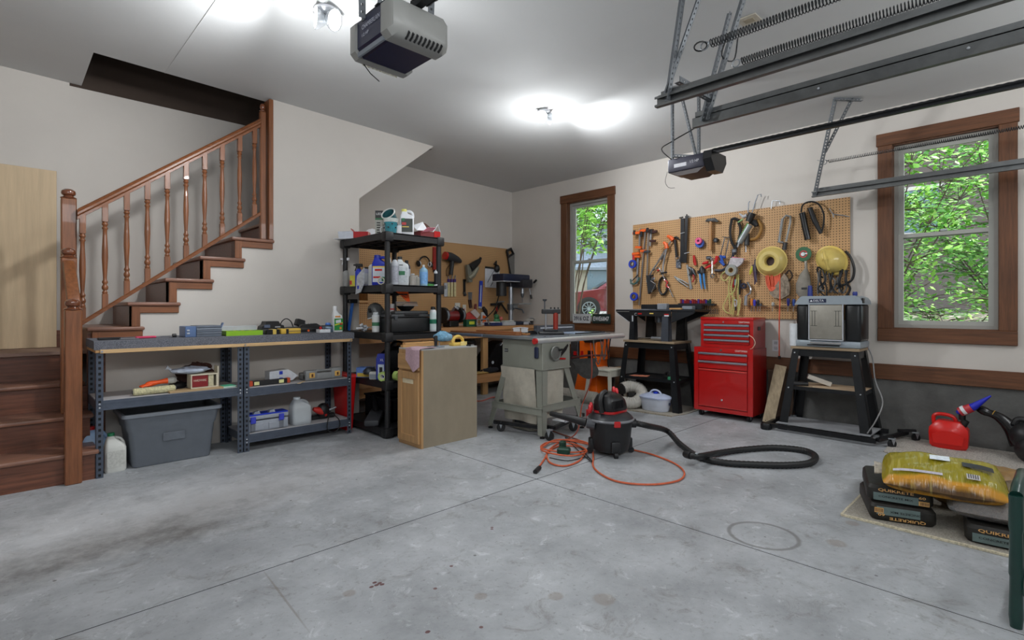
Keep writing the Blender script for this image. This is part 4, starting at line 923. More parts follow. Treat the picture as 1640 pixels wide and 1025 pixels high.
t = T('blue_yellow_carton', 'low blue and yellow carton at the fourth shelf front', 'carton', (2.46, 4.50, z), -.9); m = t.p('box', M((96, 130, 196), .5)); m.bb((-.07, -.05, 0), (.07, .05, .09)); k = t.p('face', M((206, 176, 70), .5)); k.bb((-.06, -.052, .005), (.06, -.05, .04))
t = T('white_roll_box', 'small crumpled white box beneath the blue tall box', 'box', (2.42, 4.28, z), -.8); m = t.p('box', M((188, 188, 184), .6)); m.bb((-.035, -.03, 0), (.035, .03, .07), b=.008); k = t.p('end', GRY); k.bb((-.03, -.032, .01), (.03, -.03, .05))
for i, (x, y) in enumerate(((2.44, 4.13), (2.52, 4.08))):
    t = T('tape_roll', ('light green tape roll left of the shelf post on fourth shelf', 'light green tape roll right of the shelf post on fourth shelf')[i], 'tape', (x, y, z + .042), 0); m = t.p('roll', M((166, 190, 104), .5)); m.ring((0, 0, 0), .042, .022, .045, (.35, -.93, 0) if i else (-.8, -.6, 0), 22); k = t.p('core', M((216, 216, 200), .6)); k.ring((0, 0, 0), .0225, .019, .046, (.35, -.93, 0) if i else (-.8, -.6, 0), 18)
t = T('tool_bag', 'black cloth tool bag at back of the fourth shelf', 'bag', (2.78, 4.45, z), 0); m = t.p('bag', M((26, 26, 30), .9, 0, .2, 20)); bagsurf(m, 0, 0, .13, .19, .2, .14, sd=5, amp=.12); k = t.p('strap', BLK); k.tube(arc((0, 0, .22), .10, 10, 170, 10), .012, 6)
# base shelf
z = ZS[0] + .001
t = T('vacuum_nozzle', 'dark grey flat floor nozzle resting across the base shelf edge', 'nozzle', (2.52, 4.42, z), .9); m = t.p('head', M((58, 60, 64), .5)); m.box((-.05, 0, .05), (.40, .13, .055), ry=-.1, b=.015, seg=2); k = t.p('neck', BLK); k.cyl((.05, .0, .07), (.2, .05, .2), .025)
t = T('black_crate', 'black crate on the base of the plastic shelving', 'crate', (2.78, 4.50, z), 0); m = t.p('crate', BLKM); m.bb((-.18, -.24, 0), (.2, .26, .02)); m.bb((-.18, -.24, 0), (-.165, .26, .2)); m.bb((.185, -.24, 0), (.2, .26, .2)); m.bb((-.18, -.24, 0), (.2, -.225, .2)); m.bb((-.18, .245, 0), (.2, .26, .2)); k = t.p('rim', BLK); k.bb((-.19, -.25, .2), (.21, -.22, .215)); k = t.p('rim', BLK); k.bb((-.19, .24, .2), (.21, .27, .215))
t = T('coiled_hose', 'coil of black hose lying in the crate on the shelving base', 'hose', (2.78, 4.50, z + .215), 0); 
for i in range(3): m = t.p('loop', RUB); m.torus((0, 0, .015 + i * .028), .13 - .012 * i, .014, n=24, m=6)

# ================================================================== CABINET
cb = T('base_cabinet', 'narrow unfinished oak base cabinet with plain plywood side standing on the floor', 'cabinet', (2.735, 3.72, 0), world=True)
CX0, CX1, CYa, CYb, CH = 2.445, 3.04, 3.565, 3.895, .80
PLY = M((150, 138, 118), .55, 0, .12, 3, .03, 60, (1, 1, .5)); MAP = wood((186, 146, 100), 'z', .45, .16, 4); MAPY = wood((186, 146, 100), 'y', .45, .16, 4)
m = cb.p('carcass', PLY); m.bb((CX0 + .02, CYa, .0), (CX1, CYa + .012, CH)); m.bb((CX0 + .02, CYb - .012, 0), (CX1, CYb, CH)); m.bb((CX1 - .012, CYa + .012, 0), (CX1, CYb - .012, CH)); m.bb((CX0 + .02, CYa + .012, .09), (CX1 - .012, CYb - .012, .105))
k = cb.p('face_frame', MAP); k.bb((CX0, CYa - .003, .0), (CX0 + .02, CYa + .04, CH)); k.bb((CX0, CYb - .04, 0), (CX0 + .02, CYb + .003, CH)); k = cb.p('frame_rail', MAPY); k.bb((CX0, CYa + .04, CH - .035), (CX0 + .02, CYb - .04, CH)); k.bb((CX0, CYa + .04, .62), (CX0 + .02, CYb - .04, .655)); k.bb((CX0, CYa + .04, 0), (CX0 + .02, CYb - .04, .05))
k = cb.p('toe_board', DSTEEL); k.bb((CX0 + .03, CYa + .012, 0), (CX0 + .04, CYb - .012, .09))
dr = cb.p('drawer_front', MAPY); dr.bb((CX0 - .02, CYa + .015, .635), (CX0 - .001, CYb - .008, .765), b=.006)
do = cb.p('door', MAP); y0, y1, z0, z1 = CYa + .015, CYb - .008, .035, .62
for a, b_ in ((y0, y0 + .055), (y1 - .055, y1)): do.bb((CX0 - .02, a, z0), (CX0 - .001, b_, z1), b=.003)
do.bb((CX0 - .02, y0 + .055, z0), (CX0 - .001, y1 - .055, z0 + .06), b=.003); do.bb((CX0 - .02, y0 + .055, z1 - .06), (CX0 - .001, y1 - .055, z1), b=.003)
dp = cb.p('door_panel', MAP, parent=do); dp.bb((CX0 - .010, y0 + .05, z0 + .055), (CX0 - .004, y1 - .05, z1 - .055)); gr = cb.p('paint_smear', M((226, 212, 180), .6), parent=do); gr.bb((CX0 - .0115, y0 + .085, z1 - .10), (CX0 - .010, y1 - .065, z1 - .062))
tb = cb.p('top_board', M((176, 176, 174), .6, 0, .1, 8)); tb.bb((CX0 + .0, CYa, CH), (CX1, CYb, CH + .012))
CT = CH + .0125
t = T('pine_strips', 'two thin pine strips laid along the back edge of the cabinet top', 'boards', (2.75, 3.86, CT), 0)
for i in range(2): m = t.p('strip', PINE); m.bb((-.30 + i * .02, -.02, i * .02), (.26, .02, i * .02 + .019))
t = T('pink_cloth', 'faded pink shop cloth draped over the cabinet corner', 'cloth', (2.50, 3.67, CT), 0)
m = t.p('cloth', M((188, 158, 168), .9, 0, .12, 60))
def pc(u, v):
    x = -.085 + .22 * u; y = -.10 + .20 * v + .03 * math.sin(u * 4)
    zz = .006 + .004 * math.sin(u * 7 + v * 5)
    if x < -.075: pass
    dx = max(0, -.055 - (x - 0)); 
    return (x, y, zz)
def pc2(u, v):
    s = u * .30; y = -.105 + .215 * v - .03 * u; 
    if s < .14: return (.10 - s * 1.25, y + .02 * s, .006 + .004 * math.sin(v * 6 + s * 30))
    f = (s - .14); k_ = 1 - abs(v - .35) * .9
    return (-.080 - .008 * math.sin(v * 5) - f * .08, y, .004 - f * (k_ + .2))
m.sheet(pc2, 22, 12, .002)
t = T('blue_cloth', 'light blue rag heaped behind the pine strips on the cabinet', 'rag', (2.86, 3.83, CT + .04), 0); m = t.p('cloth', M((112, 158, 186), .9, 0, .35, 40, .5, 60)); bagsurf(m, 0, 0, .038, .085, .04, .045, sd=12, amp=.2); k = t.p('fold', M((126, 168, 196), .9, 0, .3, 40)); bagsurf(k, .04, -.02, .03, .05, .03, .035, sd=2, amp=.2)
t = T('push_block', 'black-handled router base with silver plate on the cabinet', 'router base', (2.66, 3.66, CT), 0); m = t.p('plate', STEEL); m.lathe([(.075, 0), (.075, .008), (.045, .012)], (0, 0, 0), 20); k = t.p('grip', BLK); k.lathe([(.012, .01), (.014, .02), (.016, .09), (.013, .10)], (0, 0, 0), 12); k = t.p('post', CHR); k.cyl((.05, .02, .01), (.05, .02, .04), .007)
t = T('yellow_push_shoe', 'yellow plastic arched push block with slots on the cabinet top', 'push block', (2.93, 3.70, CT), 0); YP = M((222, 188, 92), .45, 0, .08); m = t.p('base', YP); m.bb((-.075, -.035, 0), (.075, .035, .028), b=.006, seg=2); k = t.p('arched_handle', YP); k.tube(arc((.0, .0, .028), .058, 0, 180, 12, r2=.055), .014, 8); k = t.p('plate', M((230, 206, 130), .5)); k.bb((.0, -.042, .0), (.075, -.034, .036), b=.003)
t = T('steel_clamp', 'small grey clamp lying near the cabinet back corner', 'clamp', (3.0, 3.60, CT), .4); m = t.p('bar', STEEL); m.bb((-.05, -.006, 0), (.05, .006, .01)); k = t.p('jaw', BLK); k.bb((-.05, -.02, 0), (-.04, .02, .014))

# ================================================================== WORKBENCH AND PEGBOARD IN THE ALCOVE
PX0 = 2.66; WY = 5.16; WT = .90
wk = T('workbench', 'long wooden workbench with lower shelf under the corner pegboard', 'workbench', (4.1, 5.5, 0), world=True)
WW = wood((190, 140, 92), 'x', .55, .2, 4)
m = wk.p('worktop', WW); m.bb((PX0, WY, WT - .05), (5.70, YA - .004, WT), b=.004)
m = wk.p('front_rail', WW); m.bb((PX0, WY + .02, WT - .14), (5.70, WY + .06, WT - .052))
for x in (2.70, 3.65, 4.60, 5.60):
    for y in (WY + .06, YA - .10): k = wk.p('leg', PINEZ); k.bb((x - .045, y, 0), (x + .045, y + .045, WT - .052))
k = wk.p('lower_shelf', WW); k.bb((PX0, WY + .03, .24), (5.70, YA - .02, .275)); k = wk.p('shelf_rail', WW); k.bb((PX0, WY + .01, .17), (5.70, WY + .03, .275))
pa = T('corner_pegboard', 'brown perforated pegboard on the alcove wall behind the drill press', 'pegboard', (4.2, YA, .9), world=True)
PEG = pegboard_mat()
m = pa.p('panel', PEG); m.bb((2.66, YA - .018, .92), (5.70, YA - .008, 2.065)); k = pa.p('batten', PINE); k.bb((2.66, YA - .008, 2.02), (5.70, YA, 2.06)); k.bb((2.66, YA - .008, .93), (5.70, YA, .97))
sh = T('wall_shelf', 'small pine shelf bracketed to the wall seen through the black shelving', 'shelf', (2.86, 5.7, 1.40), world=True)
m = sh.p('board', PINE); m.bb((2.70, 5.60, 1.50), (3.12, YA - .02, 1.525)); k = sh.p('board', PINE); k.bb((2.70, 5.60, 1.21), (3.12, YA - .02, 1.235)); k = sh.p('upright', PINEZ); k.bb((3.10, 5.62, 1.20), (3.12, YA - .02, 1.53)); k = sh.p('upright', PINEZ); k.bb((2.70, 5.62, 1.20), (2.72, YA - .02, 1.53))
def PA(px, py, d=.0): return AY(px, py, YA - .018 - d)
def hang(name, label, cat, px, py, d=.02): 
    L = PA(px, py, d); t = T(name, label, cat, L, world=True); return t, L
# tools on the corner pegboard
t, L = hang('red_level', 'long narrow red level hanging behind the black shelving post', 'level', 696, 412); m = t.p('bar', M((150, 28, 24), .4)); m.beam(PA(696, 396, .02), PA(695.5, 432, .02), .05, .025, (0, 1, 0)); k = t.p('tip', BLK); k.beam(PA(695.5, 432, .02), PA(695.5, 436, .02), .03, .02, (0, 1, 0))
t, L = hang('ear_muffs', 'black and white ear defenders hanging beside the red level', 'ear muffs', 680, 424, .05); m = t.p('headband', BLK); c = PA(680, 424, .05); m.tube(arc(c, .09, 10, 170, 12, r2=.11), .010, 6)
for s in (-1, 1): k = t.p('ear_cup', BLK); k.lathe([(.03, 0), (.035, .02), (.02, .035)], c + Vector((s * .085, 0, .01)), 12, (s, 0, 0), sc=(1.4, 1)); q = t.p('cushion', WHT, parent=k); q.torus(c + Vector((s * .083, 0, .01)), .03, .008, (1, 0, 0), 14, 6)
t, L = hang('heat_gun', 'black heat gun with round red back on the corner pegboard', 'heat gun', 724, 415, .08); c = PA(724, 414, .08)
m = t.p('barrel', M((44, 46, 50), .4)); m.tube([PA(715, 410, .08), PA(722, 412, .08), PA(732, 416, .08), PA(738, 419, .08)], [.06, .065, .05, .025], 14); k = t.p('red_back', RED); k.cyl(PA(712, 409, .08), PA(716.5, 410.5, .08), .055); k = t.p('grip', BLK); k.tube([PA(724, 418, .08), PA(723, 432, .08), PA(722, 440, .08)], [.035, .03, .03], 10); k = t.p('cord', M((120, 84, 44), .6)); k.tube(smooth([PA(722, 438, .03), PA(716, 442, .02), PA(715, 432, .02), PA(720, 424, .02)], 4), .006, 6)
t, L = hang('paint_brush_set', 'three cream paint brushes with purple handles on one card', 'brush set', 724, 462, .02)
for i in range(3): x = 718.5 + i * 5; m = t.p('bristles', M((206, 196, 150), .8, 0, .2, 60)); m.beam(PA(x, 451, .02), PA(x, 475, .02), .034, .014, (0, 1, 0)); k = t.p('ferrule', M((76, 52, 120), .4)); k.beam(PA(x, 447, .02), PA(x, 452, .02), .036, .018, (0, 1, 0)); q = t.p('handle', STEEL); q.beam(PA(x + (1 if i else -1), 441, .02), PA(x, 447, .02), .012, .012, (0, 1, 0))
t, L = hang('blister_packs', 'grey blister packs hanging left of the paint brushes', 'blister pack', 714, 463, .02); m = t.p('card', LGRY); m.plate([PA(711, 453, .02), PA(716, 453, .02), PA(716, 475, .02), PA(711, 475, .02)], (0, -1, 0), .01); k = t.p('bubble', GRY); k.box(PA(713.5, 460, .035), (.03, .02, .05), b=.006)
t, L = hang('pipe_cutter', 'small dark pipe cutter left of the grey tool holster', 'cutter', 744, 460, .02); m = t.p('frame', BLK); m.beam(PA(743.5, 448, .02), PA(744, 474, .02), .028, .02, (0, 1, 0)); k = t.p('knob', DSTEEL); k.cyl(PA(743, 468, .02), PA(745.5, 473, .02), .022); k = t.p('jaw', BLK); k.box(PA(744, 449, .02), (.045, .02, .03))
t, L = hang('nail_gun', 'grey and black nail gun hung at an angle on the corner pegboard', 'nail gun', 758, 437, .07)
m = t.p('magazine', M((120, 120, 108), .5, .2)); m.beam(PA(752, 452, .07), PA(749.5, 424, .07), .07, .05, (0, 1, 0)); k = t.p('body', BLK); k.tube([PA(752, 430, .07), PA(760, 424, .07), PA(768, 417, .07)], [.06, .055, .03], 12); k = t.p('nose', M((150, 148, 130), .4, .4)); k.tube([PA(750, 446, .07), PA(757, 440, .07), PA(764, 428, .07)], [.04, .05, .04], 10); k = t.p('hose_fitting', BLK); k.cyl(PA(768, 417, .07), PA(770, 413, .07), .02)
t, L = hang('clipboard', 'white sheet on a hung clipboard below a dark hanging clamp', 'clipboard', 788, 445, .01); m = t.p('paper', M((214, 216, 222), .7)); m.plate([PA(776.5, 429, .008), PA(800, 432, .008), PA(799, 461.5, .008), PA(776.5, 460, .008)], (0, -1, 0), .006); k = t.p('clip', BLK); k.plate([PA(777, 426.5, .016), PA(790, 428, .016), PA(790, 431, .016), PA(777, 429.5, .016)], (0, -1, 0), .008)
t, L = hang('clamp_head', 'black clamp head with two thin rods in front of the clipboard', 'drill guide', 796, 428, .05); m = t.p('head', BLK); m.ball(PA(796, 430, .05), (.05, .04, .06), 12, 8); m.tube([PA(793, 424, .05), PA(795, 418, .05)], [.03, .01], 8)
for a, b_ in (((791, 434), (781, 452)), ((797, 438), (786, 458))): k = t.p('rod', DSTEEL); k.cyl(PA(a[0], a[1], .04), PA(b_[0], b_[1], .04), .004, n=6)
t, L = hang('back_saw', 'hand saw hanging blade-down at the right end of the corner pegboard', 'saw', 816, 425, .03); m = t.p('blade', M((150, 150, 148), .35, .7, .1)); m.plate([PA(813, 408, .03), PA(824, 405, .03), PA(827, 452, .03), PA(821, 452, .03)], (0, -1, 0), .006); k = t.p('handle', BLK); k.tube([PA(812, 402, .035), PA(818, 398.5, .035), PA(822, 406, .035), PA(814, 412, .035), PA(812, 402, .035)], .022, 8); k2 = t.p('black_guard', BLK); k2.plate([PA(810.5, 400, .02), PA(813.5, 405, .02), PA(821, 453, .02), PA(818, 453, .02)], (0, -1, 0), .012)
t, L = hang('blue_ruler', 'blue plastic level hanging upright in the middle of the corner pegboard', 'level', 770, 470, .02); m = t.p('bar', M((46, 70, 190), .4)); m.beam(PA(770.5, 450, .02), PA(769, 491, .02), .05, .02, (0, 1, 0)); k = t.p('face_strip', M((190, 204, 226), .4)); k.beam(PA(770.4, 457, .032), PA(769.4, 484, .032), .018, .006, (0, 1, 0)); k = t.p('end', LGRY); k.beam(PA(769, 491, .02), PA(768.7, 494, .02), .052, .022, (0, 1, 0))
t, L = hang('putty_knives', 'pair of putty knives with dark handles left of the blue level', 'putty knife', 753, 482, .02); 
for dx in (0, 3): m = t.p('handle', M((66, 44, 36), .5)); m.beam(PA(751 + dx, 480, .02), PA(753 + dx * .6, 493, .02), .022, .014, (0, 1, 0)); k = t.p('blade', STEEL); k.plate([PA(749.5 + dx, 468, .02), PA(753 + dx, 468, .02), PA(752.5 + dx, 481, .02), PA(750.5 + dx, 481, .02)], (0, -1, 0), .004)
for i, (px, py, w_, lb) in enumerate(((732.5, 492, 4, 'white tag with a round picture hanging above the grinder'), (743.5, 495, 2.6, 'narrow white and red tag right of the round-picture tag'), (699, 513, 4, 'white switch plate low on the corner pegboard behind the shelving'))):
    t, L = hang('hang_tag', lb, 'tag', px, py, .01); m = t.p('card', M((206, 204, 196), .6)); m.plate([PA(px - w_, py - 7, .01), PA(px + w_, py - 7, .01), PA(px + w_, py + 6, .01), PA(px - w_, py + 6, .01)], (0, -1, 0), .004); k = t.p('print', GRY if i != 1 else RED); k.cyl(PA(px, py, .015), PA(px, py, .016), .02 if i != 1 else .01, n=12)
t, L = hang('blister_pack', 'red and clear tapering blister pack leaning by the grinder', 'blister pack', 752, 512, .04); m = t.p('tray', M((190, 70, 62), .4, 0, .25, 30)); m.plate([PA(745, 503, .04), PA(757, 496, .04), PA(766, 505, .04), PA(752, 527, .04), PA(744, 530, .04)], (0, -1, 0), .03); k = t.p('clear_top', M((200, 190, 186), .3)); k.plate([PA(752, 500, .06), PA(759, 495, .06), PA(767, 504, .06), PA(762, 510, .06)], (0, -1, 0), .03); q = t.p('handle', M((110, 30, 30), .4)); q.cyl(PA(761, 497, .05), PA(762, 487, .05), .018)
t, L = hang('caulk_tube', 'white and orange pack with black top right of the red blister pack', 'caulk pack', 774, 508, .03); m = t.p('card', M((206, 212, 214), .5)); m.plate([PA(770, 500, .03), PA(777, 500, .03), PA(780, 530, .03), PA(769, 530, .03)], (0, -1, 0), .02); k = t.p('orange_patch', ORG); k.plate([PA(773, 505, .052), PA(778, 506, .052), PA(778.5, 517, .052), PA(773, 517, .052)], (0, -1, 0), .004); q = t.p('trigger', BLK); q.tube([PA(774, 492, .05), PA(777, 498, .05), PA(780, 506, .05)], [.02, .035, .015], 8)
t, L = hang('spreader_clamp', 'black clamp with crossed arms spread on the corner pegboard', 'clamp', 799, 488, .04); m = t.p('bar', BLK); m.beam(PA(786, 487.5, .04), PA(802, 487, .04), .035, .02, (0, 1, 0)); m.beam(PA(802, 485, .04), PA(813, 502, .04), .02, .02, (0, 1, 0)); m.beam(PA(800, 488, .04), PA(792, 505, .04), .03, .02, (0, 1, 0)); k = t.p('screw', STEEL); k.cyl(PA(795, 484, .05), PA(807, 483, .05), .012); q = t.p('red_pad', M((160, 40, 36), .4)); q.beam(PA(795, 492, .05), PA(796, 499, .05), .02, .02, (0, 1, 0))
# on the workbench
WZ = WT + .001
def W5(px, y): r = ray(px, 500); t_ = y / r[1]; return (r[0] * t_, y, WZ)
t = T('bench_grinder', 'dark red bench grinder with round black wheel guard on the workbench', 'grinder', W5(722, 5.5), .2)
m = t.p('motor', M((120, 20, 22), .35, coat=.3)); m.cyl((-.10, 0, .14), (.10, 0, .14), .075, n=20); k = t.p('foot', BLK); k.bb((-.09, -.07, 0), (.09, .07, .08), b=.01)
for s in (-1, 1): k = t.p('wheel_guard', BLK); k.cyl((s * .13, 0, .15), (s * .19, 0, .15), .105, n=24); q = t.p('wheel', GRY, parent=k); q.cyl((s * .16 - .014, -.02, .15), (s * .16 + .014, -.02, .15), .09, n=20)
k = t.p('lamp', STEEL); k.tube([(.02, 0, .2), (.03, -.05, .26), (.05, -.09, .23)], .02, 8)
t = T('green_battery_box', 'green boxed battery pack with yellow screen on the workbench', 'box', W5(753, 5.36), 0); m = t.p('box', M((26, 84, 58), .4)); m.bb((-.09, -.04, 0), (.09, .04, .095), b=.004); k = t.p('screen', M((196, 206, 60), .4)); k.bb((-.05, -.043, .03), (.04, -.04, .07)); k = t.p('strap', BLK); k.bb((.06, -.042, 0), (.075, .042, .097))
t = T('silver_clamp', 'silver G-clamp lying across the workbench front', 'clamp', W5(772, 5.25), .1); m = t.p('frame', STEEL); m.tube([(-.10, 0, .02), (-.10, 0, .09), (.12, 0, .10), (.13, 0, .03)], .010, 6); k = t.p('screw', STEEL); k.cyl((-.10, 0, .012), (.0, 0, .012), .006); k = t.p('jaw', DSTEEL); k.box((.13, 0, .02), (.03, .03, .012))
t = T('flat_case', 'flat navy blue case near the middle of the workbench', 'case', W5(790, 5.4), 0); m = t.p('case', M((36, 50, 96), .4)); m.bb((-.11, -.07, 0), (.13, .07, .045), b=.006); k = t.p('lid', M((206, 206, 210), .5)); k.bb((-.12, -.075, .046), (.06, .075, .056))
t = T('toy_figure', 'small green and red toy figure on the workbench', 'figurine', W5(796, 5.66), 0); m = t.p('body', M((66, 130, 84), .5)); m.ball((0, 0, .06), (.06, .04, .06), 12, 8); k = t.p('head', M((60, 120, 76), .5)); k.ball((-.02, -.01, .12), .04, 10, 8); k = t.p('cheeks', M((214, 110, 100), .5)); k.ball((.05, -.03, .09), .03, 10, 8)
t = T('plastic_box', 'white and pale green plastic boxes beside the drill press', 'box', W5(812, 5.36), 0); m = t.p('tray', LGRY); m.bb((-.12, -.06, 0), (.12, .06, .05), b=.006); k = t.p('top_piece', M((200, 206, 200), .5)); k.bb((-.08, -.05, .051), (.10, .04, .07), b=.006)
t = T('parts_carton', 'small open white carton at the workbench right end', 'carton', W5(848, 5.40), .2); m = t.p('carton', M((192, 188, 180), .6)); m.bb((-.05, -.04, 0), (.05, .04, .085), b=.002); k = t.p('flap', WHT); k.box((.07, 0, .09), (.06, .06, .004), ry=.4)
t = T('metal_castings', 'low clutter of dark castings and papers at workbench right end', 'parts', (5.52, 5.36, WZ), 0)
for i in range(6): rr = random.Random(50 + i); k = t.p('casting', (DSTEEL, LGRY, BLK)[i % 3]); k.box((rr.uniform(-.1, .1), -.1 + i * .04, .02 + .005 * (i % 3)), (rr.uniform(.06, .14), .03, .03 + .01 * (i % 3)), rz=rr.uniform(-.6, .6), b=.004)
dp_ = T('drill_press', 'bench drill press with navy blue head and steel column', 'drill press', (5.36, 5.52, WZ), .0)
NV = M((28, 36, 62), .35, 0, .08, coat=.3)
m = dp_.p('base', M((40, 52, 72), .4)); m.bb((-.13, -.16, 0), (.20, .10, .05), b=.01, seg=2)
k = dp_.p('column', STEEL); k.cyl((0, 0, .05), (0, 0, .56), .034, n=20); k = dp_.p('collar', DSTEEL); k.cyl((0, 0, .22), (0, 0, .30), .055, n=20); k = dp_.p('table', M((170, 176, 180), .35, .6)); k.bb((-.02, -.19, .298), (.24, .06, .315), b=.004); k.bb((.0, -.06, .25), (.08, .03, .30))
k = dp_.p('crank', DSTEEL); k.tube([(.05, -.02, .25), (.14, -.10, .22), (.15, -.12, .17)], .012, 8)
k = dp_.p('head', M((40, 40, 46), .35)); k.bb((.03, -.22, .54), (.24, .05, .66), b=.02, seg=2); k.bb((-.06, -.06, .56), (.08, .06, .62), b=.01)
k = dp_.p('belt_cover', NV); k.bb((-.30, -.16, .63), (.24, .08, .735), b=.015, seg=2); k = dp_.p('cover_lip', LGRY); k.bb((-.302, -.162, .622), (.242, .082, .632))
k = dp_.p('motor', BLK); k.cyl((-.19, .0, .62), (-.19, .0, .42), .075, n=20); k = dp_.p('switch_face', M((56, 60, 80), .4)); k.bb((.235, -.20, .56), (.25, .0, .67), b=.003); k.m(RED).bb((.245, -.13, .60), (.258, -.10, .63))
k = dp_.p('quill', STEEL); k.cyl((.12, -.12, .54), (.12, -.12, .46), .028); k = dp_.p('chuck', DSTEEL); k.lathe([(.022, .46), (.026, .44), (.014, .40), (.004, .395), (.004, .33)], (.12, -.12, 0), 12)
for a in (20, 140, 260):
    c, s = math.cos(math.radians(a)), math.sin(math.radians(a)); k = dp_.p('feed_handle', STEEL); k.cyl((.26, -.12, .55), (.26 + .02, -.12 + .14 * c, .55 + .14 * s), .007); q = dp_.p('grip', BLK, parent=k); q.cyl((.275, -.12 + .11 * c, .55 + .11 * s), (.283, -.12 + .17 * c, .55 + .17 * s), .016)
k = dp_.p('power_cord', RUB); k.tube(smooth([(-.19, .05, .44), (-.22, .10, .25), (-.32, .16, .12), (-.40, .2, .06)], 4), .008, 6)
# under the workbench
t = T('monitor', 'large dark flat monitor-like box under the workbench', 'monitor', (4.15, 5.42, .276), 0); m = t.p('housing', M((18, 19, 22), .3)); m.bb((-.34, -.14, 0), (.34, .10, .45), b=.02, seg=2); k = t.p('screen', BLKG); k.bb((-.31, -.145, .04), (.31, -.14, .42))
t = T('equipment_case', 'angular black equipment case with silver handle under the workbench', 'case', (4.86, 5.34, .276), 0); m = t.p('case', BLKG); m.prism([(-.22, 0), (.2, 0), (.22, .30), (.08, .42), (-.06, .38), (-.23, .18)], -.12, .12); k = t.p('handle', CHR); k.tube([(.0, -.13, .36), (.09, -.13, .44), (.2, -.13, .34)], .01, 6); k = t.p('emblem', LGRY); k.cyl((-.13, -.122, .14), (-.13, -.12, .14), .022)
t = T('tan_work_gloves', 'tan leather gloves and black cloth piled on the lower shelf', 'gloves', (4.35, 5.25, .276), 0); m = t.p('leather', M((186, 154, 92), .8, 0, .15, 30)); m.bb((.06, -.05, .0), (.30, .06, .03), b=.01); k = t.p('dark_cloth', M((30, 32, 38), .9)); bagsurf(k, .35, 0, .04, .15, .07, .045, sd=8)
# ================================================================== TABLE SAW
saw = T('table_saw', 'grey-green contractor table saw on splayed steel legs in mid room', 'table saw', (3.7, 3.45, 0), world=True)
SG = M((146, 148, 138), .5, .1, .06, 8); BAG = M((186, 180, 166), .95, 0, .12, 12, .3, 20)
m = saw.p('cabinet', SG); m.bb((3.42, 3.12, .60), (3.80, 3.64, .858), b=.006); m.bb((3.415, 3.115, .595), (3.805, 3.645, .608))
tt = M((150, 158, 168), .3, .7, .12, 6)
k = saw.p('table_top', tt); k.bb((3.36, 3.17, .862), (4.02, 3.86, .892), b=.004)
k = saw.p('extension_wing', tt); k.bb((4.024, 3.17, .864), (4.52, 3.86, .891), b=.004); k = saw.p('outfeed_wing', M((136, 152, 178), .35, .6, .1)); k.bb((3.36, 3.865, .864), (4.0, 4.45, .891), b=.004)
k = saw.p('miter_slot', BLK); k.bb((3.50, 3.171, .888), (3.52, 3.85, .8932)); k = saw.p('miter_slot', BLK); k.bb((3.83, 3.171, .888), (3.85, 3.85, .8932))
k = saw.p('fence_rail', M((206, 208, 208), .3, .5, .05)); k.cyl((3.34, 3.125, .858), (4.68, 3.125, .858), .024, n=16); k = saw.p('rail_end_cap', RED); k.cyl((3.318, 3.125, .858), (3.34, 3.125, .858), .026, n=16)
k = saw.p('rear_rail', DSTEEL); k.bb((3.40, 3.862, .86), (4.6, 3.88, .90))
for (a, b_) in (((3.425, 3.13), (3.385, 3.09)), ((3.425, 3.63), (3.34, 3.76)), ((3.795, 3.13), (4.0, 3.10)), ((3.795, 3.63), (4.0, 3.77))):
    l_ = saw.p('leg', SG); sx = 1 if a[0] < 3.6 else -1; sy = 1 if a[1] < 3.4 else -1
    for (ox, oy) in ((.038 * sx, .003 * sy), (.003 * sx, .038 * sy)):
        w_ = .075
        dx, dy = (w_ * sx, 0) if abs(ox) > .01 else (0, w_ * sy); tx, ty = (0, .004 * sy) if abs(ox) > .01 else (.004 * sx, 0)
        P = [(a[0], a[1], .60), (a[0] + dx, a[1] + dy, .60), (b_[0] + dx * .75, b_[1] + dy * .75, .025), (b_[0], b_[1], .025)]
        l_.plate(P, (tx, ty, 0), .004)
    f = saw.p('foot', BLK, parent=l_); f.lathe([(.022, 0), (.022, .012), (.008, .014), (.008, .04)], (b_[0] + .02 * sx, b_[1] + .02 * sy, 0), 12)
def brace(p, q, z):
    k = saw.p('brace', SG); k.beam((p[0], p[1], z), (q[0], q[1], z), .004, .06); k.beam((p[0], p[1], z + .03), (q[0], q[1], z + .03), .02, .004)
brace((3.39, 3.10), (3.36, 3.72), .23); brace((3.40, 3.10), (3.94, 3.11), .26); brace((3.39, 3.71), (3.94, 3.72), .23); brace((3.95, 3.12), (3.96, 3.72), .26)
k = saw.p('maker_plate', BLK); k.bb((3.418, 3.56, .735), (3.4205, 3.605, .765)); k.m(WHT).text('SAW', (3.4175, 3.582, .75), (0, -1, 0), (0, 0, 1), .014)
k = saw.p('switch_box', M((26, 36, 66), .4)); k.bb((3.395, 3.16, .70), (3.42, 3.205, .80), b=.008)
k = saw.p('angle_scale', BLK); k.plate([(3.66, 3.118, .70), (3.74, 3.118, .76), (3.77, 3.118, .80), (3.76, 3.118, .815), (3.71, 3.118, .78), (3.65, 3.118, .73)], (0, -1, 0), .004)
k = saw.p('handwheel', M((120, 122, 118), .4, .4)); k.torus((3.57, 3.095, .74), .06, .009, (0, 1, 0), 24, 8); k.lathe([(.055, 0), (.05, .006), (.02, .01)], (3.57, 3.10, .74), 20, (0, -1, 0)); k = saw.p('wheel_handle', BLK); k.cyl((3.61, 3.09, .77), (3.61, 3.05, .775), .010)
k = saw.p('red_pointer', RED); k.box((3.68, 3.11, .685), (.08, .01, .014), rz=0, ry=.1)
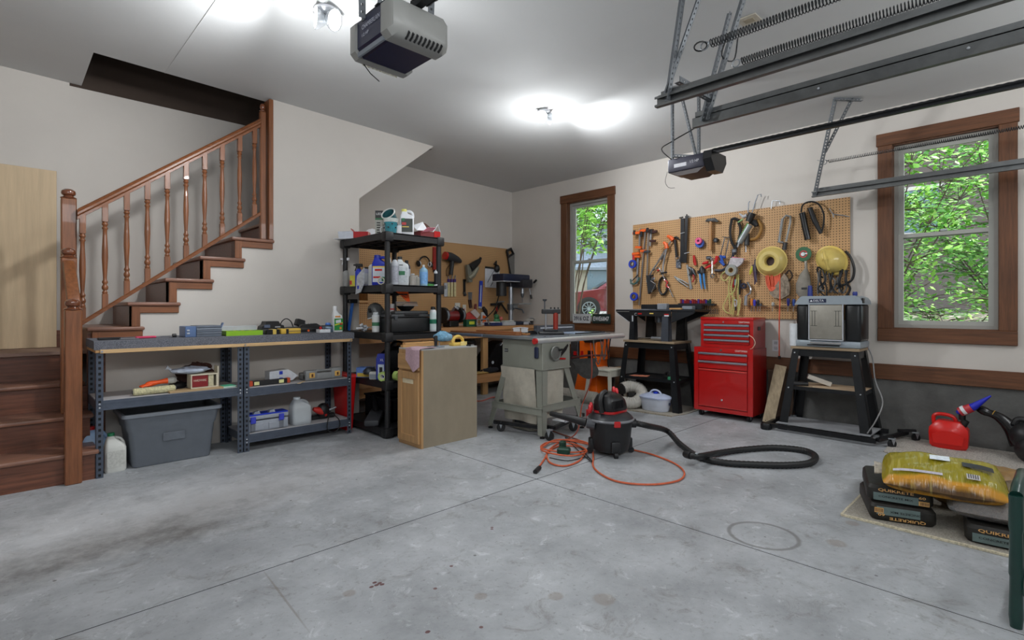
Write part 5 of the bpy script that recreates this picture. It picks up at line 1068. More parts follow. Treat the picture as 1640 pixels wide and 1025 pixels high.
# dust bag slung between the legs
def bagf(u, v):
    y = 3.20 + .44 * u; z = .60 - v * .50; x = 3.40 + .05 * v + .015 * math.sin(u * 9 + v * 3) * v - .02 * math.sin(math.pi * v) * math.sin(math.pi * u)
    return (x + .0, y + .02 * (1 - 2 * u) * v, z)
k = saw.p('canvas_skirt', BAG)
vs = []; nu, nv = 14, 12
k.sheet(bagf, nu, nv, 0); k.sheet(lambda u, v: (3.47 + .28 * u, 3.15 + .03 * v + .012 * math.sin(u * 8 + v * 4) * v, .585 - .44 * v), 10, 12, 0)
k.sheet(lambda u, v: (3.50 + .22 * u, 3.35 + .2 * v, .13 + .01 * math.sin(u * 5)), 4, 4, 0)
t_ = T('dust_tub', 'grey rectangular dust tub beneath the saw canvas', 'tub', (3.60, 3.45, .0), 0); m = t_.p('tub', M((126, 122, 112), .7, 0, .1)); loft(m, [rr3(.11, .13, .012, .03), rr3(.13, .15, .30, .03), rr3(.125, .145, .30, .03), rr3(.10, .12, .03, .03)], True, True); k = t_.p('rim', GRY); loft(k, [rr3(.13, .15, .29, .03), rr3(.138, .158, .29, .03), rr3(.138, .158, .305, .03), rr3(.125, .145, .305, .03)], False, False)
# mobile base
mb = T('mobile_base', 'black rolling base with swivel casters under the table saw', 'mobile base', (3.6, 3.4, 0), world=True)
k = mb.p('crossbar', BLKM)
k.beam((3.30, 3.62, .085), (3.45, 3.12, .085), .03, .03); k = mb.p('crossbar', BLKM); k.beam((3.46, 3.02, .10), (4.10, 3.20, .10), .03, .03); k = mb.p('crossbar', BLKM); k.beam((3.50, 3.08, .085), (3.46, 3.50, .085), .03, .03)
def caster(t, x, y, r=.04, z0=0, name='caster', ang=0):
    c = t.p(name, BLK); dx, dy = math.cos(ang), math.sin(ang); c.cyl((x - dx * .012, y - dy * .012, z0 + r), (x + dx * .012, y + dy * .012, z0 + r), r, n=20)
    f = t.p('caster_fork', GALV, parent=c); f.plate([(x - dx * .018 - dy * .02, y - dy * .018 + dx * .02, z0 + r * 2 + .01), (x - dx * .018 + dy * .02, y - dy * .018 - dx * .02, z0 + r * 2 + .01), (x - dx * .018, y - dy * .018, z0 + r * .7)], (dx, dy, 0), .003); f.plate([(x + dx * .016 - dy * .02, y + dy * .016 + dx * .02, z0 + r * 2 + .01), (x + dx * .016 + dy * .02, y + dy * .016 - dx * .02, z0 + r * 2 + .01), (x + dx * .016, y + dy * .016, z0 + r * .7)], (dx, dy, 0), .003); f.bb((x - .022, y - .022, z0 + r * 2 + .008), (x + .022, y + .022, z0 + r * 2 + .016))
caster(mb, 3.33, 3.56, ang=.7); caster(mb, 3.40, 3.02, ang=.2); caster(mb, 3.82, 3.10, ang=.9)
t = T('white_tray', 'white shallow tray lying on the saw base behind the front leg', 'tray', (3.72, 3.10, .12), .1); m = t.p('tray', WHT); m.bb((-.11, -.06, 0), (.11, .08, .012), b=.004); k = t.p('lip', LGRY); k.bb((-.115, -.066, .0), (.115, -.06, .022))
# on the saw table
ST = .893
t = T('oak_boards', 'two long reddish boards lying along the left edge of the saw table', 'boards', (3.46, 3.86, ST), 0)
RB = wood((150, 96, 58), 'y', .45, .25)
m = t.p('board', RB); m.bb((-.06, -.42, 0), (.02, .56, .018), b=.002); k = t.p('board', wood((176, 124, 78), 'y', .45, .25)); k.box((.06, .0, .009), (.05, .9, .016), rz=.05); k = t.p('board', RB); k.box((.0, -.12, .026), (.07, .6, .014), rz=-.03)
t = T('safety_glasses', 'clear safety glasses resting on the boards', 'glasses', (3.52, 3.50, ST + .026), -.6)
m = t.p('lens', M((216, 222, 226), .15, 0, 0, alpha=.6)); m.bb((-.07, -.03, .0), (-.005, -.026, .04), b=.001); m.bb((.005, -.03, 0), (.07, -.026, .04), b=.001); k = t.p('frame', LGRY); k.tube([(-.072, -.028, .04), (0, -.034, .046), (.072, -.028, .04)], .004, 6)
for s in (-1, 1): k = t.p('temple', LGRY); k.tube([(s * .072, -.028, .035), (s * .07, .05, .03), (s * .06, .10, .012)], .003, 6)
t = T('blade_cover', 'low black dome-shaped blade insert on the saw table', 'blade guard', (3.62, 3.45, ST), 0); m = t.p('dome', BLK); m.prism([(.08 * math.cos(a * .314), .04 * math.sin(a * .314)) for a in range(11)], -.012, .012); k = t.p('plate', DSTEEL); k.bb((-.09, -.04, 0), (.09, .04, .003))
t = T('jig', 'black jig with two pillars and red roller standing on the saw table', 'jig', (3.78, 3.34, ST), -.75)
m = t.p('base', BLK); m.bb((-.12, -.06, 0), (.12, .06, .026), b=.006); k = t.p('base_step', BLKM); k.bb((-.07, -.05, .026), (.06, .05, .05), b=.004); k = t.p('pillar', STEEL); k.cyl((-.05, 0, .05), (-.05, 0, .23), .009); k = t.p('red_roller', M((150, 44, 30), .35)); k.cyl((.045, 0, .05), (.045, 0, .21), .024, n=16); k = t.p('crosshead', BLK); k.bb((-.09, -.02, .20), (.09, .02, .245), b=.006); k = t.p('screw_handle', DSTEEL); k.cyl((-.06, 0, .245), (-.06, 0, .32), .006); k.lathe([(.022, .34), (.018, .325), (.006, .318)], (-.06, 0, 0), 10)
for x in (.0, .035, .07): k = t.p('set_screw', BLK); k.cyl((x, 0, .245), (x, 0, .262), .008, n=8)
t = T('rip_fence', 'long grey steel rip fence resting at the back of the saw table', 'fence', (4.25, 3.70, ST), 0); m = t.p('fence_bar', M((96, 100, 106), .45, .4)); m.bb((-.30, -.03, 0), (.30, .03, .075), b=.003); k = t.p('scale_strip', LGRY); k.bb((-.26, -.032, .04), (.26, -.030, .055))
t = T('cutting_sheet', 'pale blue sheet lying on the right half of the saw table', 'sheet', (4.25, 3.42, ST), 0); m = t.p('sheet', M((156, 172, 200), .4)); m.bb((-.22, -.16, 0), (.2, .16, .003)); k = t.p('edge', DSTEEL); k.bb((-.24, -.2, 0), (.24, -.19, .012))
# cords under the right end of the rail
t = T('looped_cord', 'loops of grey cord hanging under the right end of the saw rail', 'cord', (4.4, 3.18, .60), world=True)
for i, (x0, x1, dz) in enumerate(((4.22, 4.40, .26), (4.34, 4.47, .22), (4.44, 4.52, .30))): k = t.p('loop', M((96, 96, 94), .5) if i < 2 else RUB); k.tube(smooth([(x0, 3.17, .845), (x0 + .02, 3.16, .84 - dz * .6), ((x0 + x1) / 2, 3.17, .84 - dz), (x1 - .02, 3.18, .84 - dz * .5), (x1, 3.17, .845)], 5), .006, 6)
# orange machine and stool by the wall
t = T('machine_stand', 'bright orange tapered steel machine stand by the wall behind the saw', 'machine', (5.36, 4.02, 0), 0)
OG = M((240, 104, 18), .4, 0, .06); m = t.p('pedestal', OG); loft(m, [rr3(.19, .19, .0, .01), rr3(.12, .13, .44, .01), rr3(.12, .13, .50, .01)], True, True)
k = t.p('housing', OG); k.bb((-.14, -.15, .50), (.14, .12, .80), b=.01); k = t.p('vent_panel', BLKM); k.bb((-.146, -.10, .50), (-.141, -.02, .62)); k = t.p('switch_panel', DSTEEL); k.bb((-.15, .13, .48), (.10, .25, .72), b=.006); k = t.p('red_switch', RED); k.bb((-.165, .15, .55), (-.15, .19, .60)); k = t.p('belt_guard', BLK); k.bb((-.2, -.16, .72), (.0, .02, .86), b=.02); k = t.p('red_label', RED); k.bb((-.148, .05, .53), (-.14, .09, .61))
t = T('leather_apron', 'dark grey leather scrap hanging from the machine beside the saw', 'apron', (4.55, 3.52, .25), world=True); m = t.p('hide', M((74, 74, 72), .9, 0, .25, 20)); m.sheet(lambda u, v: (4.42 + .26 * u, 3.58 - .12 * u + .02 * math.sin(v * 6), .60 - v * (.10 + .28 * u * (1.3 - u)) + .0 * u), 8, 8, .008); k = t.p('strap', M((92, 30, 26), .5)); k.tube([(4.40, 3.60, .61), (4.58, 3.52, .63), (4.82, 3.44, .62)], .012, 6)
t = T('plastic_stool', 'small cream plastic step stool by the wall', 'stool', (5.26, 3.76, 0), .0)
CR = M((206, 204, 190), .5, 0, .04); m = t.p('seat', CR); m.bb((-.16, -.17, .395), (.16, .17, .42), b=.01, seg=2)
for sx in (-1, 1):
    for sy in (-1, 1): k = t.p('leg', CR); k.beam((sx * .13, sy * .145, .40), (sx * .17, sy * .185, 0), .04, .02, (1, 0, 0))
for sy in (-1, 1): k = t.p('apron', CR); k.bb((-.14, sy * .15 - .008, .33), (.14, sy * .15 + .008, .396))
k = t.p('apron', CR); k.bb((-.148, -.14, .34), (-.132, .14, .396))
# wooden post behind the stool
t = T('wooden_post', 'short brown log post on the floor behind the cream stool', 'post', (5.60, 3.78, 0), 0); m = t.p('post', wood((96, 74, 56), 'z', .7, .3)); m.bb((-.05, -.05, 0), (.05, .05, .40), b=.006); k = t.p('end_grain', M((150, 118, 84), .8, 0, .2, 40)); k.bb((-.048, -.048, .4), (.048, .048, .404))
t = T('rolled_carpet', 'roll of pale carpet lying on the floor behind the saw', 'carpet roll', (5.05, 4.20, 0), 0); m = t.p('roll', M((176, 172, 162), .95, 0, .2, 60, .6, 120)); m.cyl((0, -.45, .075), (0, .45, .075), .075, n=18); k = t.p('core', BLK); k.cyl((0, -.455, .075), (0, -.45, .075), .02)
# dust hose
t = T('dust_hose', 'coiled flexible grey ducting on the carpet beside the stool', 'duct', (5.25, 3.42, 0), world=True)
m = t.p('hose', M((190, 186, 178), .7, 0, .1, 30)); pts = smooth([(5.10, 3.50, .075), (5.09, 3.36, .07), (5.14, 3.27, .08), (5.25, 3.25, .15), (5.30, 3.33, .22), (5.25, 3.43, .23), (5.18, 3.47, .21)], 9)
m.tube(pts, [.062 + .006 * (i % 2) for i in range(len(pts))], 14); k = t.p('hose_end', BLK); k.cyl(pts[-1], pts[-1] + Vector((-.02, .005, -.005)), .066, n=14)

# ================================================================== SHOP VACUUM
vc = T('shop_vacuum', 'black wet and dry shop vacuum with red latches and clip-on accessories', 'vacuum', (3.46, 2.43, 0), 0)
VB = M((28, 29, 31), .45, 0, .15, 10); m = vc.p('drum', VB)
m.lathe([(.13, .03), (.142, .04), (.155, .10), (.170, .25), (.176, .27)], (0, 0, 0), 32)
k = vc.p('rim', M((120, 122, 126), .35)); k.lathe([(.165, .262), (.184, .266), (.188, .276), (.182, .284), (.165, .284)], (0, 0, 0), 36, cap=False)
k = vc.p('lid', M((46, 48, 52), .4, 0, .08)); k.lathe([(.180, .28), (.17, .298), (.14, .322), (.12, .33), (.001, .332)], (0, 0, 0), 36)
k = vc.p('motor_cowl', M((24, 24, 26), .35, 0, .1)); 
loft(k, [rr3(.125, .10, .345, .07, 0, 0), rr3(.13, .105, .36, .07), rr3(.12, .095, .42, .06, -.01), rr3(.095, .07, .465, .05, -.02), rr3(.05, .04, .485, .03, -.02)], True, True)
for i in range(7): r_ = vc.p('cowl_rib', BLK, parent=k); x = -.10 + i * .02; r_.bb((x - .003, -.108, .37), (x + .003, -.095, .43))
k = vc.p('red_band', RED); loft(k, [rr3(.128, .103, .328, .07), rr3(.131, .106, .347, .07)], True, True)
k = vc.p('carry_handle', BLK); k.tube(smooth([(-.14, -.02, .34), (-.15, -.01, .43), (-.11, .0, .48), (-.06, 0, .49)], 4), .02, 8)
fwd = Vector((-.70, -.715, 0)); rgt = Vector((.7157, -.6984, 0))
def V2(r_, f_, z): v = rgt * r_ - fwd * (-f_); return (v.x, v.y, z)   # r_ to the picture's right, f_ towards the viewer
k = vc.p('latch', RED); c = rgt * .02 + fwd * .182; k.box((c.x, c.y, .262), (.05, .02, .045), rz=math.atan2(rgt.y, rgt.x), b=.005)
k = vc.p('latch', RED); c = rgt * -.16 - fwd * .06; k.box((c.x, c.y, .29), (.05, .03, .08), rz=1.2, b=.005)
for rr_, ff, zz in ((.03, -.02, .488), (.05, -.01, .478), (-.155, .02, .37), (-.165, .03, .355)):
    c = rgt * rr_ + fwd * ff; k = vc.p('accessory_clip', M((206, 40, 48), .4)); k.torus((c.x, c.y, zz), .024, .012, (rgt.x, rgt.y, 0), 16, 8)
for a in (-40, 50, 140, 230):
    r0 = Vector((math.cos(math.radians(a)), math.sin(math.radians(a)), 0)); k = vc.p('caster_foot', VB); k.box((r0.x * .142, r0.y * .142, .08), (.06, .07, .09), rz=math.radians(a), b=.012, seg=2); q = vc.p('caster', BLK, parent=k); q.cyl((r0.x * .165 - r0.y * .014, r0.y * .165 + r0.x * .014, .024), (r0.x * .165 + r0.y * .014, r0.y * .165 - r0.x * .014, .024), .024, n=14)
c = rgt * .165; k = vc.p('hose_inlet', BLK); k.cyl((c.x, c.y, .235), (c.x * 1.22, c.y * 1.22, .235), .036, n=16)
hs = T('vacuum_hose', 'black corrugated vacuum hose looped over the floor to the right', 'hose', (3.66, 2.25, 0), world=True)
HP_ = [Vector((3.46, 2.43, 0)) + rgt * .20 + Vector((0, 0, .235)), Vector((3.46, 2.43, 0)) + rgt * .29 + Vector((0, 0, .215)), FL(1068, 690, .10), FL(1090, 712, .05), FL(1120, 732, .025), FL(1160, 741, .025), FL(1210, 744, .025), FL(1262, 745, .025), FL(1298, 741, .025), FL(1305, 730, .025), FL(1285, 721, .025), FL(1240, 717, .025), FL(1190, 720, .025), FL(1148, 726, .03), FL(1118, 731, .075), FL(1096, 727, .07)]
HP_ = smooth(HP_, 14)
m = hs.p('corrugated_tube', M((26, 27, 28), .5)); m.tube(HP_[:-8], [.0215 + .003 * (i % 2) for i in range(len(HP_) - 8)], 12)
k = hs.p('nozzle_cuff', BLK); k.tube(HP_[-9:], [.027, .028, .028, .028, .028, .027, .026, .024, .022], 12); k = hs.p('steel_clip', GALV); k.box(HP_[-14] + Vector((0, 0, .02)), (.03, .02, .016), b=.004)
# vacuum wand / power cable bundle at its left
t = T('vacuum_brush', 'black hose end and brush hung at the left of the vacuum', 'nozzle', (3.36, 2.60, .20), world=True)
m = t.p('tube', BLK); b0 = Vector((3.46, 2.43, 0)); m.tube([b0 - rgt * .20 + fwd * .05 + Vector((0, 0, .25)), b0 - rgt * .29 + fwd * .02 + Vector((0, 0, .27)), b0 - rgt * .46 - fwd * .15 + Vector((0, 0, .28))], [.034, .03, .02], 12); k = t.p('collar', M((70, 72, 76), .4)); k.cyl(b0 - rgt * .19 + fwd * .06 + Vector((0, 0, .25)), b0 - rgt * .13 + fwd * .08 + Vector((0, 0, .24)), .04, n=14)
def cord(name, label, cat, mat, pts, r, z=.008, k=6, extra=None):
    P = [p if isinstance(p, Vector) else FL(p[0], p[1], p[2] if len(p) > 2 else z) for p in pts]
    t = T(name, label, cat, P[0], world=True); m = t.p('cable', mat); m.tube(smooth(P, k), r, 7); return t, P
OC = M((206, 96, 58), .5, 0, .15, 40)
t, P = cord('extension_cord', 'orange extension cord looped on the floor around the vacuum', 'cord', OC, [(860, 752), (872, 735), (880, 722), (900, 714), (935, 718), (930, 736), (905, 746), (880, 740), (878, 722), (905, 706), (945, 712), (950, 730), (952, 750), (985, 770), (1040, 776), (1085, 770), (1096, 757), (1080, 742), (1045, 728), (1012, 720)], .0065, .009)
k = t.p('plug', BLK); k.tube([FL(864, 749, .012), FL(857, 756, .012)], .016, 8)
t, P = cord('orange_cord_coil', 'second coil of orange cord with green outlet block left of the vacuum', 'cord', OC, [(870, 715), (890, 705), (930, 706), (948, 716), (925, 724), (885, 722), (866, 716), (880, 708), (915, 710), (940, 722), (915, 730), (875, 724), (868, 716, .02), (895, 704, .02), (945, 712, .02)], .0065, .022)
k = t.p('green_outlet_block', M((20, 62, 48), .4)); c = FL(903, 722, .03); k.box(c, (.07, .10, .05), rz=.5, b=.01); c = FL(901, 712, .05); k.box(c, (.05, .05, .06), rz=.2, b=.01)
t, P = cord('power_lead', 'thin black cord tangled with the orange coil', 'cord', RUB, [(880, 733), (910, 738), (940, 732), (948, 740), (930, 725), (905, 700), (925, 712), (945, 735)], .004, .012)
t, P = cord('saw_power_cord', 'brown cord running from the saw across the floor to the vacuum', 'cord', M((120, 58, 40), .5), [(868, 683), (895, 694), (925, 704), (945, 712)], .0055, .008)
t = T('hanging_orange_cord', 'orange cord hanging from the saw table down to the floor coil', 'cord', (3.75, 3.08, .4), world=True); k = t.p('cable', M((150, 62, 40), .5)); k.tube(smooth([Vector((3.98, 3.02, .82)), Vector((3.97, 3.0, .5)), FL(932, 650, .22), FL(925, 690, .06), FL(905, 706, .012)], 6), .0055, 6)
t = T('air_line', 'salmon pink air line hanging from the workbench to the floor', 'cord', (3.35, 4.6, .4), world=True); k = t.p('cable', M((222, 108, 92), .5)); k.tube(smooth([Vector((3.42, 4.46, .87)), Vector((3.40, 4.30, .55)), Vector((3.50, 4.15, .2)), FL(792, 636, .01), FL(806, 650, .01), FL(830, 662, .01)], 6), .008, 6)

# ================================================================== STANDS
def stand(name, label, x0, x1, y0, y1, ztop, sp, zs, shelfmat):
    t = T(name, label, 'stand', ((x0 + x1) / 2, (y0 + y1) / 2, 0), world=True)
    B2_ = M((28, 30, 33), .4, .3, .12, 12)
    for x, sx in ((x0, -1), (x1, 1)):
        for y, sy in ((y0, -1), (y1, 1)):
            l_ = t.p('leg', B2_); w_ = .06; fx = x + sx * sp[0]; fy = y + sy * sp[1]
            l_.plate([(x, y, ztop - .03), (x - sx * w_, y, ztop - .03), (fx - sx * w_ * 1.3, fy, .0), (fx, fy, .0)], (0, -sy, 0), .004)
            l_.plate([(x, y, ztop - .03), (x, y - sy * w_, ztop - .03), (fx, fy - sy * w_ * 1.3, .0), (fx, fy, .0)], (-sx, 0, 0), .004)
            for z in (ztop - .06, zs - .02): 
                b = t.p('bolt', LGRY, parent=l_); f_ = (ztop - z) / ztop; b.cyl((x + sx * sp[0] * f_, y + sy * sp[1] * f_ - sy * .03, z), (x + sx * (sp[0] * f_ + .006), y + sy * sp[1] * f_ - sy * .03, z), .006, n=8)
    a = t.p('apron', B2_); a.bb((x0 + .005, y0 + .004, ztop - .09), (x0 + .009, y1 - .004, ztop - .025)); a.bb((x1 - .009, y0 + .004, ztop - .09), (x1 - .005, y1 - .004, ztop - .025)); a.bb((x0 + .009, y0 + .005, ztop - .09), (x1 - .009, y0 + .009, ztop - .025)); a.bb((x0 + .009, y1 - .009, ztop - .09), (x1 - .009, y1 - .005, ztop - .025))
    tp = t.p('top_board', shelfmat); tp.bb((x0 - .012, y0 - .012, ztop - .024), (x1 + .012, y1 + .012, ztop), b=.003)
    f_ = (ztop - zs) / ztop; ex, ey = sp[0] * f_, sp[1] * f_
    s_ = t.p('lower_shelf', B2_); s_.bb((x0 - ex + .006, y0 - ey + .006, zs - .035), (x0 - ex + .010, y1 + ey - .006, zs)); s_.bb((x1 + ex - .01, y0 - ey + .006, zs - .035), (x1 + ex - .006, y1 + ey - .006, zs)); s_.bb((x0 - ex + .01, y0 - ey + .006, zs - .035), (x1 + ex - .01, y0 - ey + .01, zs)); s_.bb((x0 - ex + .01, y1 + ey - .01, zs - .035), (x1 + ex - .01, y1 + ey - .006, zs))
    return t, (x0 - ex, x1 + ex, y0 - ey, y1 + ey)
TANB = wood((150, 130, 104), 'y', .6, .15)
s1, e1 = stand('router_stand', 'black splayed steel stand carrying the router table', 5.265, 5.64, 2.865, 3.495, .775, (.05, .09), .36, TANB)
k = s1.p('shelf_board', BLKM); k.bb((e1[0] + .012, e1[2] + .012, .345), (e1[1] - .012, e1[3] - .012, .352))
rt = T('router_table', 'black metal router table with folding wings on the left black stand', 'router table', (5.45, 3.15, .775), world=True)
RT = M((34, 36, 40), .4, .3, .1); RTG = M((66, 70, 78), .45, .2, .1)
k = rt.p('table_top', RT); k.bb((5.27, 2.90, 1.105), (5.66, 3.44, 1.13), b=.003); k = rt.p('edge_highlight', RTG); k.bb((5.266, 2.90, 1.118), (5.27, 3.44, 1.131))
k = rt.p('wing', RT); k.bb((5.28, 3.445, 1.108), (5.64, 3.63, 1.13), b=.003); k = rt.p('wing', RT); k.bb((5.28, 2.63, 1.108), (5.64, 2.895, 1.13), b=.003)
for x in (5.285, 5.62):
    b = rt.p('wing_bracket', RT); b.plate([(x, 3.44, 1.105), (x, 3.63, 1.105), (x, 3.61, 1.09), (x, 3.44, .985)], (1, 0, 0), .012); b = rt.p('wing_bracket', RT); b.plate([(x, 2.90, 1.105), (x, 2.63, 1.105), (x, 2.65, 1.085), (x, 2.90, .985)], (1, 0, 0), .012)
bl = rt.p('bright_edge', LGRY); bl.beam((5.282, 3.61, 1.086), (5.282, 3.46, .99), .004, .01, (1, 0, 0)); bl = rt.p('bright_edge', LGRY); bl.bb((5.281, 3.47, 1.115), (5.285, 3.60, 1.128))
for (x, y, w_, mt) in ((5.28, 3.40, .055, RT), (5.28, 2.975, .075, RTG), (5.60, 3.36, .09, BLK), (5.60, 2.96, .09, BLK)):
    l_ = rt.p('leg', mt); l_.plate([(x, y - w_ / 2, 1.105), (x, y + w_ / 2, 1.105), (x - .01, y + w_ / 2 + .012, .776), (x - .01, y - w_ / 2 - .012, .776)], (1, 0, 0), .01); l_.plate([(x, y - w_ / 2, 1.105), (x + .06, y - w_ / 2, 1.105), (x + .06, y - w_ / 2 - .012, .776), (x - .01, y - w_ / 2 - .012, .776)], (0, 1, 0), .01)
k = rt.p('apron', BLK); k.bb((5.275, 2.905, 1.055), (5.285, 3.435, 1.105)); k.m(RED).bb((5.2745, 2.93, 1.07), (5.276, 2.985, 1.082)); k.m(WHT).bb((5.2745, 2.93, 1.055), (5.276, 2.985, 1.068)); k.m(RED).bb((5.2742, 3.27, 1.075), (5.2756, 3.32, 1.09)); k.m(LGRY).text('C', (5.274, 3.35, 1.075), (0, -1, 0), (0, 0, 1), .034); k.m(YEL).bb((5.2742, 3.12, 1.08), (5.2756, 3.17, 1.092))
k = rt.p('fence', RT); k.bb((5.50, 2.66, 1.131), (5.56, 3.42, 1.19), b=.004); k = rt.p('dust_shield', M((170, 176, 184), .2, alpha=.55)); k.bb((5.44, 3.05, 1.132), (5.50, 3.17, 1.20), b=.004); k = rt.p('feather_block', GRY); k.bb((5.40, 2.72, 1.131), (5.48, 2.84, 1.17), b=.006)
k = rt.p('white_plate', LGRY); k.bb((5.29, 3.18, 1.1305), (5.44, 3.42, 1.134)); k = rt.p('router_motor', DSTEEL); k.cyl((5.45, 3.15, .98), (5.45, 3.15, 1.105), .045, n=18); k = rt.p('switch', LGRY); k.bb((5.272, 3.385, .99), (5.278, 3.40, 1.06))
t = T('pine_block', 'small pale wood block lying on the router table top', 'block', (5.38, 2.90, 1.131), 0); m = t.p('block', PINEY); m.bb((-.02, -.07, 0), (.02, .07, .018), b=.002); k = t.p('end', PINE); k.bb((-.0195, .07, .001), (.0195, .072, .017))
t = T('grease_pump', 'silver pump with red knob lying on the board under the router table', 'pump', (5.34, 3.18, .776), 0); m = t.p('barrel', STEEL); m.cyl((0, -.17, .025), (0, .0, .025), .022, n=14); k = t.p('rod', CHR); k.cyl((0, 0, .03), (0, .19, .022), .007); k = t.p('red_knob', RED); k.ball((0, .205, .02), .018, 10, 8); k = t.p('black_end', BLK); k.cyl((0, -.20, .025), (0, -.17, .025), .024)
zz = .353
t = T('palm_plane', 'small black hand plane on the lower shelf of the router stand', 'hand plane', (5.42, 3.02, zz), 1.4); m = t.p('body', BLK); m.bb((-.06, -.025, 0), (.06, .025, .03), b=.004); k = t.p('palm_rest', BLK); k.tube(arc((0, 0, .03), .035, 0, 180, 8), .012, 8); k = t.p('wood_knob', PINE); k.bb((-.09, -.02, .0), (-.06, .02, .018))
t = T('sandpaper', 'loose orange sandpaper sheets on the router stand shelf', 'sandpaper', (5.34, 3.34, zz), .1)
for i in range(2): m = t.p('sheet', M((206, 124, 96), .9)); m.box((0, .02 - i * .05, .003 + .003 * i), (.13, .16, .002), rz=.2 * i)
t = T('green_block', 'green plastic wedge at the right end of the router stand shelf', 'wedge', (5.30, 2.88, zz), 0); m = t.p('wedge', M((66, 150, 110), .5)); m.prism([(-.06, 0), (.06, 0), (.06, .035), (-.06, .012)], -.03, .03, 'yz'); k = t.p('peg', PINEZ); k.cyl((.01, .03, .03), (.01, .03, .11), .009)
t = T('white_caddy', 'white oval cleaning caddy with lid handle and blue latch on the carpet', 'caddy', (5.22, 3.06, .012), 1.5)
WC = M((206, 212, 226), .4, 0, .04); m = t.p('tub', WC); loft(m, [rr3(.15, .085, 0, .08), rr3(.155, .09, .01, .08), rr3(.175, .11, .135, .10)], True, True); k = t.p('lid', M((190, 200, 226), .35)); loft(k, [rr3(.185, .118, .135, .11), rr3(.188, .12, .15, .11), rr3(.16, .10, .165, .09), rr3(.10, .05, .185, .045)], True, True); q = t.p('handle', M((200, 208, 230), .35)); q.tube(arc((0, 0, .178), .07, 5, 175, 10, r2=.045), .010, 8); q = t.p('blue_latch', BLUE); q.bb((-.03, -.03, .18), (.012, .03, .205), b=.004); q = t.p('sticker', M((60, 64, 90), .5)); q.box((-.182, .0, .09), (.004, .03, .03))

s2, e2 = stand('planer_stand', 'black splayed steel stand carrying the thickness planer', 5.345, 5.665, 1.16, 1.69, .79, (.06, .11), .42, TANB)
k = s2.p('shelf_board', wood((196, 170, 140), 'y', .6, .15)); k.bb((e2[0] + .012, e2[2] + .012, .405), (e2[1] - .012, e2[3] - .012, .421))
mb2 = T('wheeled_dolly', 'black rolling frame with casters under the planer stand', 'mobile base', (5.4, 1.4, 0), world=True)
F_ = M((26, 27, 30), .4, .4, .1)
A0, A1, A2, A3 = (5.22, 1.85), (5.20, 1.00), (5.70, .90), (5.66, 1.86)
for a, b in ((A0, A1), (A3, (5.70, 1.0))): k = mb2.p('rail', F_); k.beam((a[0] - .02, a[1], .045), (b[0] - .02, b[1], .045), .03, .035)
k = mb2.p('rail', F_); k.beam((5.19, .99, .055), (5.69, .87, .055), .03, .03); k = mb2.p('rail', F_); k.beam((5.19, 1.87, .045), (5.65, 1.88, .045), .03, .035)
k = mb2.p('corner_cup', F_); k.lathe([(.045, 0), (.05, .01), (.05, .045), (.04, .06)], (5.19, 1.87, 0), 16)
for x, y in ((5.24, .90), (5.64, .80), (5.67, 1.78)): caster(mb2, x, y, .032, 0, 'caster', .9)
k = mb2.p('caster_arm', F_); k.beam((5.22, .98, .08), (5.25, .89, .08), .03, .02); k = mb2.p('caster_arm', F_); k.beam((5.60, .92, .08), (5.65, .80, .09), .03, .02)
k = mb2.p('base_board', M((150, 152, 156), .5, 0, .2, 6)); k.bb((5.24, 1.05, .062), (5.64, 1.80, .070))
t = T('wood_offcut', 'shelf offcut of pale wood lying on the planer stand shelf', 'offcut', (5.48, 1.50, .422), .4); m = t.p('scrap', wood((206, 200, 190), 'y', .6, .12)); m.box((0, 0, .05), (.05, .20, .04), rx=.35, b=.002); k = t.p('black_roller', BLK); k.cyl((-.08, .10, .02), (-.08, .22, .02), .02)
# the planer
pl = T('thickness_planer', 'grey and black thickness planer on the right black stand', 'planer', (5.5, 1.40, .79), world=True)
PG = M((150, 160, 168), .4, .2, .06); PK = M((20, 22, 24), .3, 0, .08); z0 = .791
m = pl.p('base', PG); m.bb((5.34, 1.14, z0), (5.66, 1.66, z0 + .06), b=.012, seg=2)
for y0, y1 in ((1.14, 1.265), (1.55, 1.66)): k = pl.p('side_column', PK); k.bb((5.35, y0, z0 + .055), (5.65, y1, 1.185), b=.025, seg=3)
k = pl.p('top_cover', PG); k.prism([(1.125, 1.18), (1.67, 1.18), (1.65, 1.215), (1.62, 1.25), (1.60, 1.258), (1.19, 1.258), (1.15, 1.24), (1.13, 1.21)], 5.335, 5.66, 'yz')
k = pl.p('front_panel', M((150, 146, 136), .45, .3, .08)); k.bb((5.325, 1.275, z0 + .075), (5.345, 1.54, 1.175), b=.006, seg=2)
q = pl.p('panel_frame', LGRY, parent=k); q.bb((5.322, 1.268, z0 + .07), (5.333, 1.276, 1.18)); q.bb((5.322, 1.539, z0 + .07), (5.333, 1.547, 1.18)); q.bb((5.322, 1.268, z0 + .064), (5.333, 1.547, z0 + .072))
for ya, yb in ((1.475, 1.53), (1.285, 1.34)):
    q = pl.p('ridge', M((40, 40, 40), .5), parent=k)
    for z in (.985, 1.12): q.bb((5.3235, ya, z), (5.3255, yb, z + .003))
    for y in ((ya + yb) / 2 - .01, (ya + yb) / 2 + .012): q.bb((5.3235, y, .985), (5.3255, y + .003, 1.12))
k = pl.p('name_badge', M((22, 34, 66), .4)); k.bb((5.331, 1.405, 1.198), (5.336, 1.545, 1.232)); k.m(WHT).text('DELTA', (5.330, 1.465, 1.215), (0, -1, 0), (0, 0, 1), .019, fit=.085); k.plate([(5.3298, 1.537, 1.206), (5.3298, 1.525, 1.224), (5.3298, 1.513, 1.206)], (-1, 0, 0), .0006)
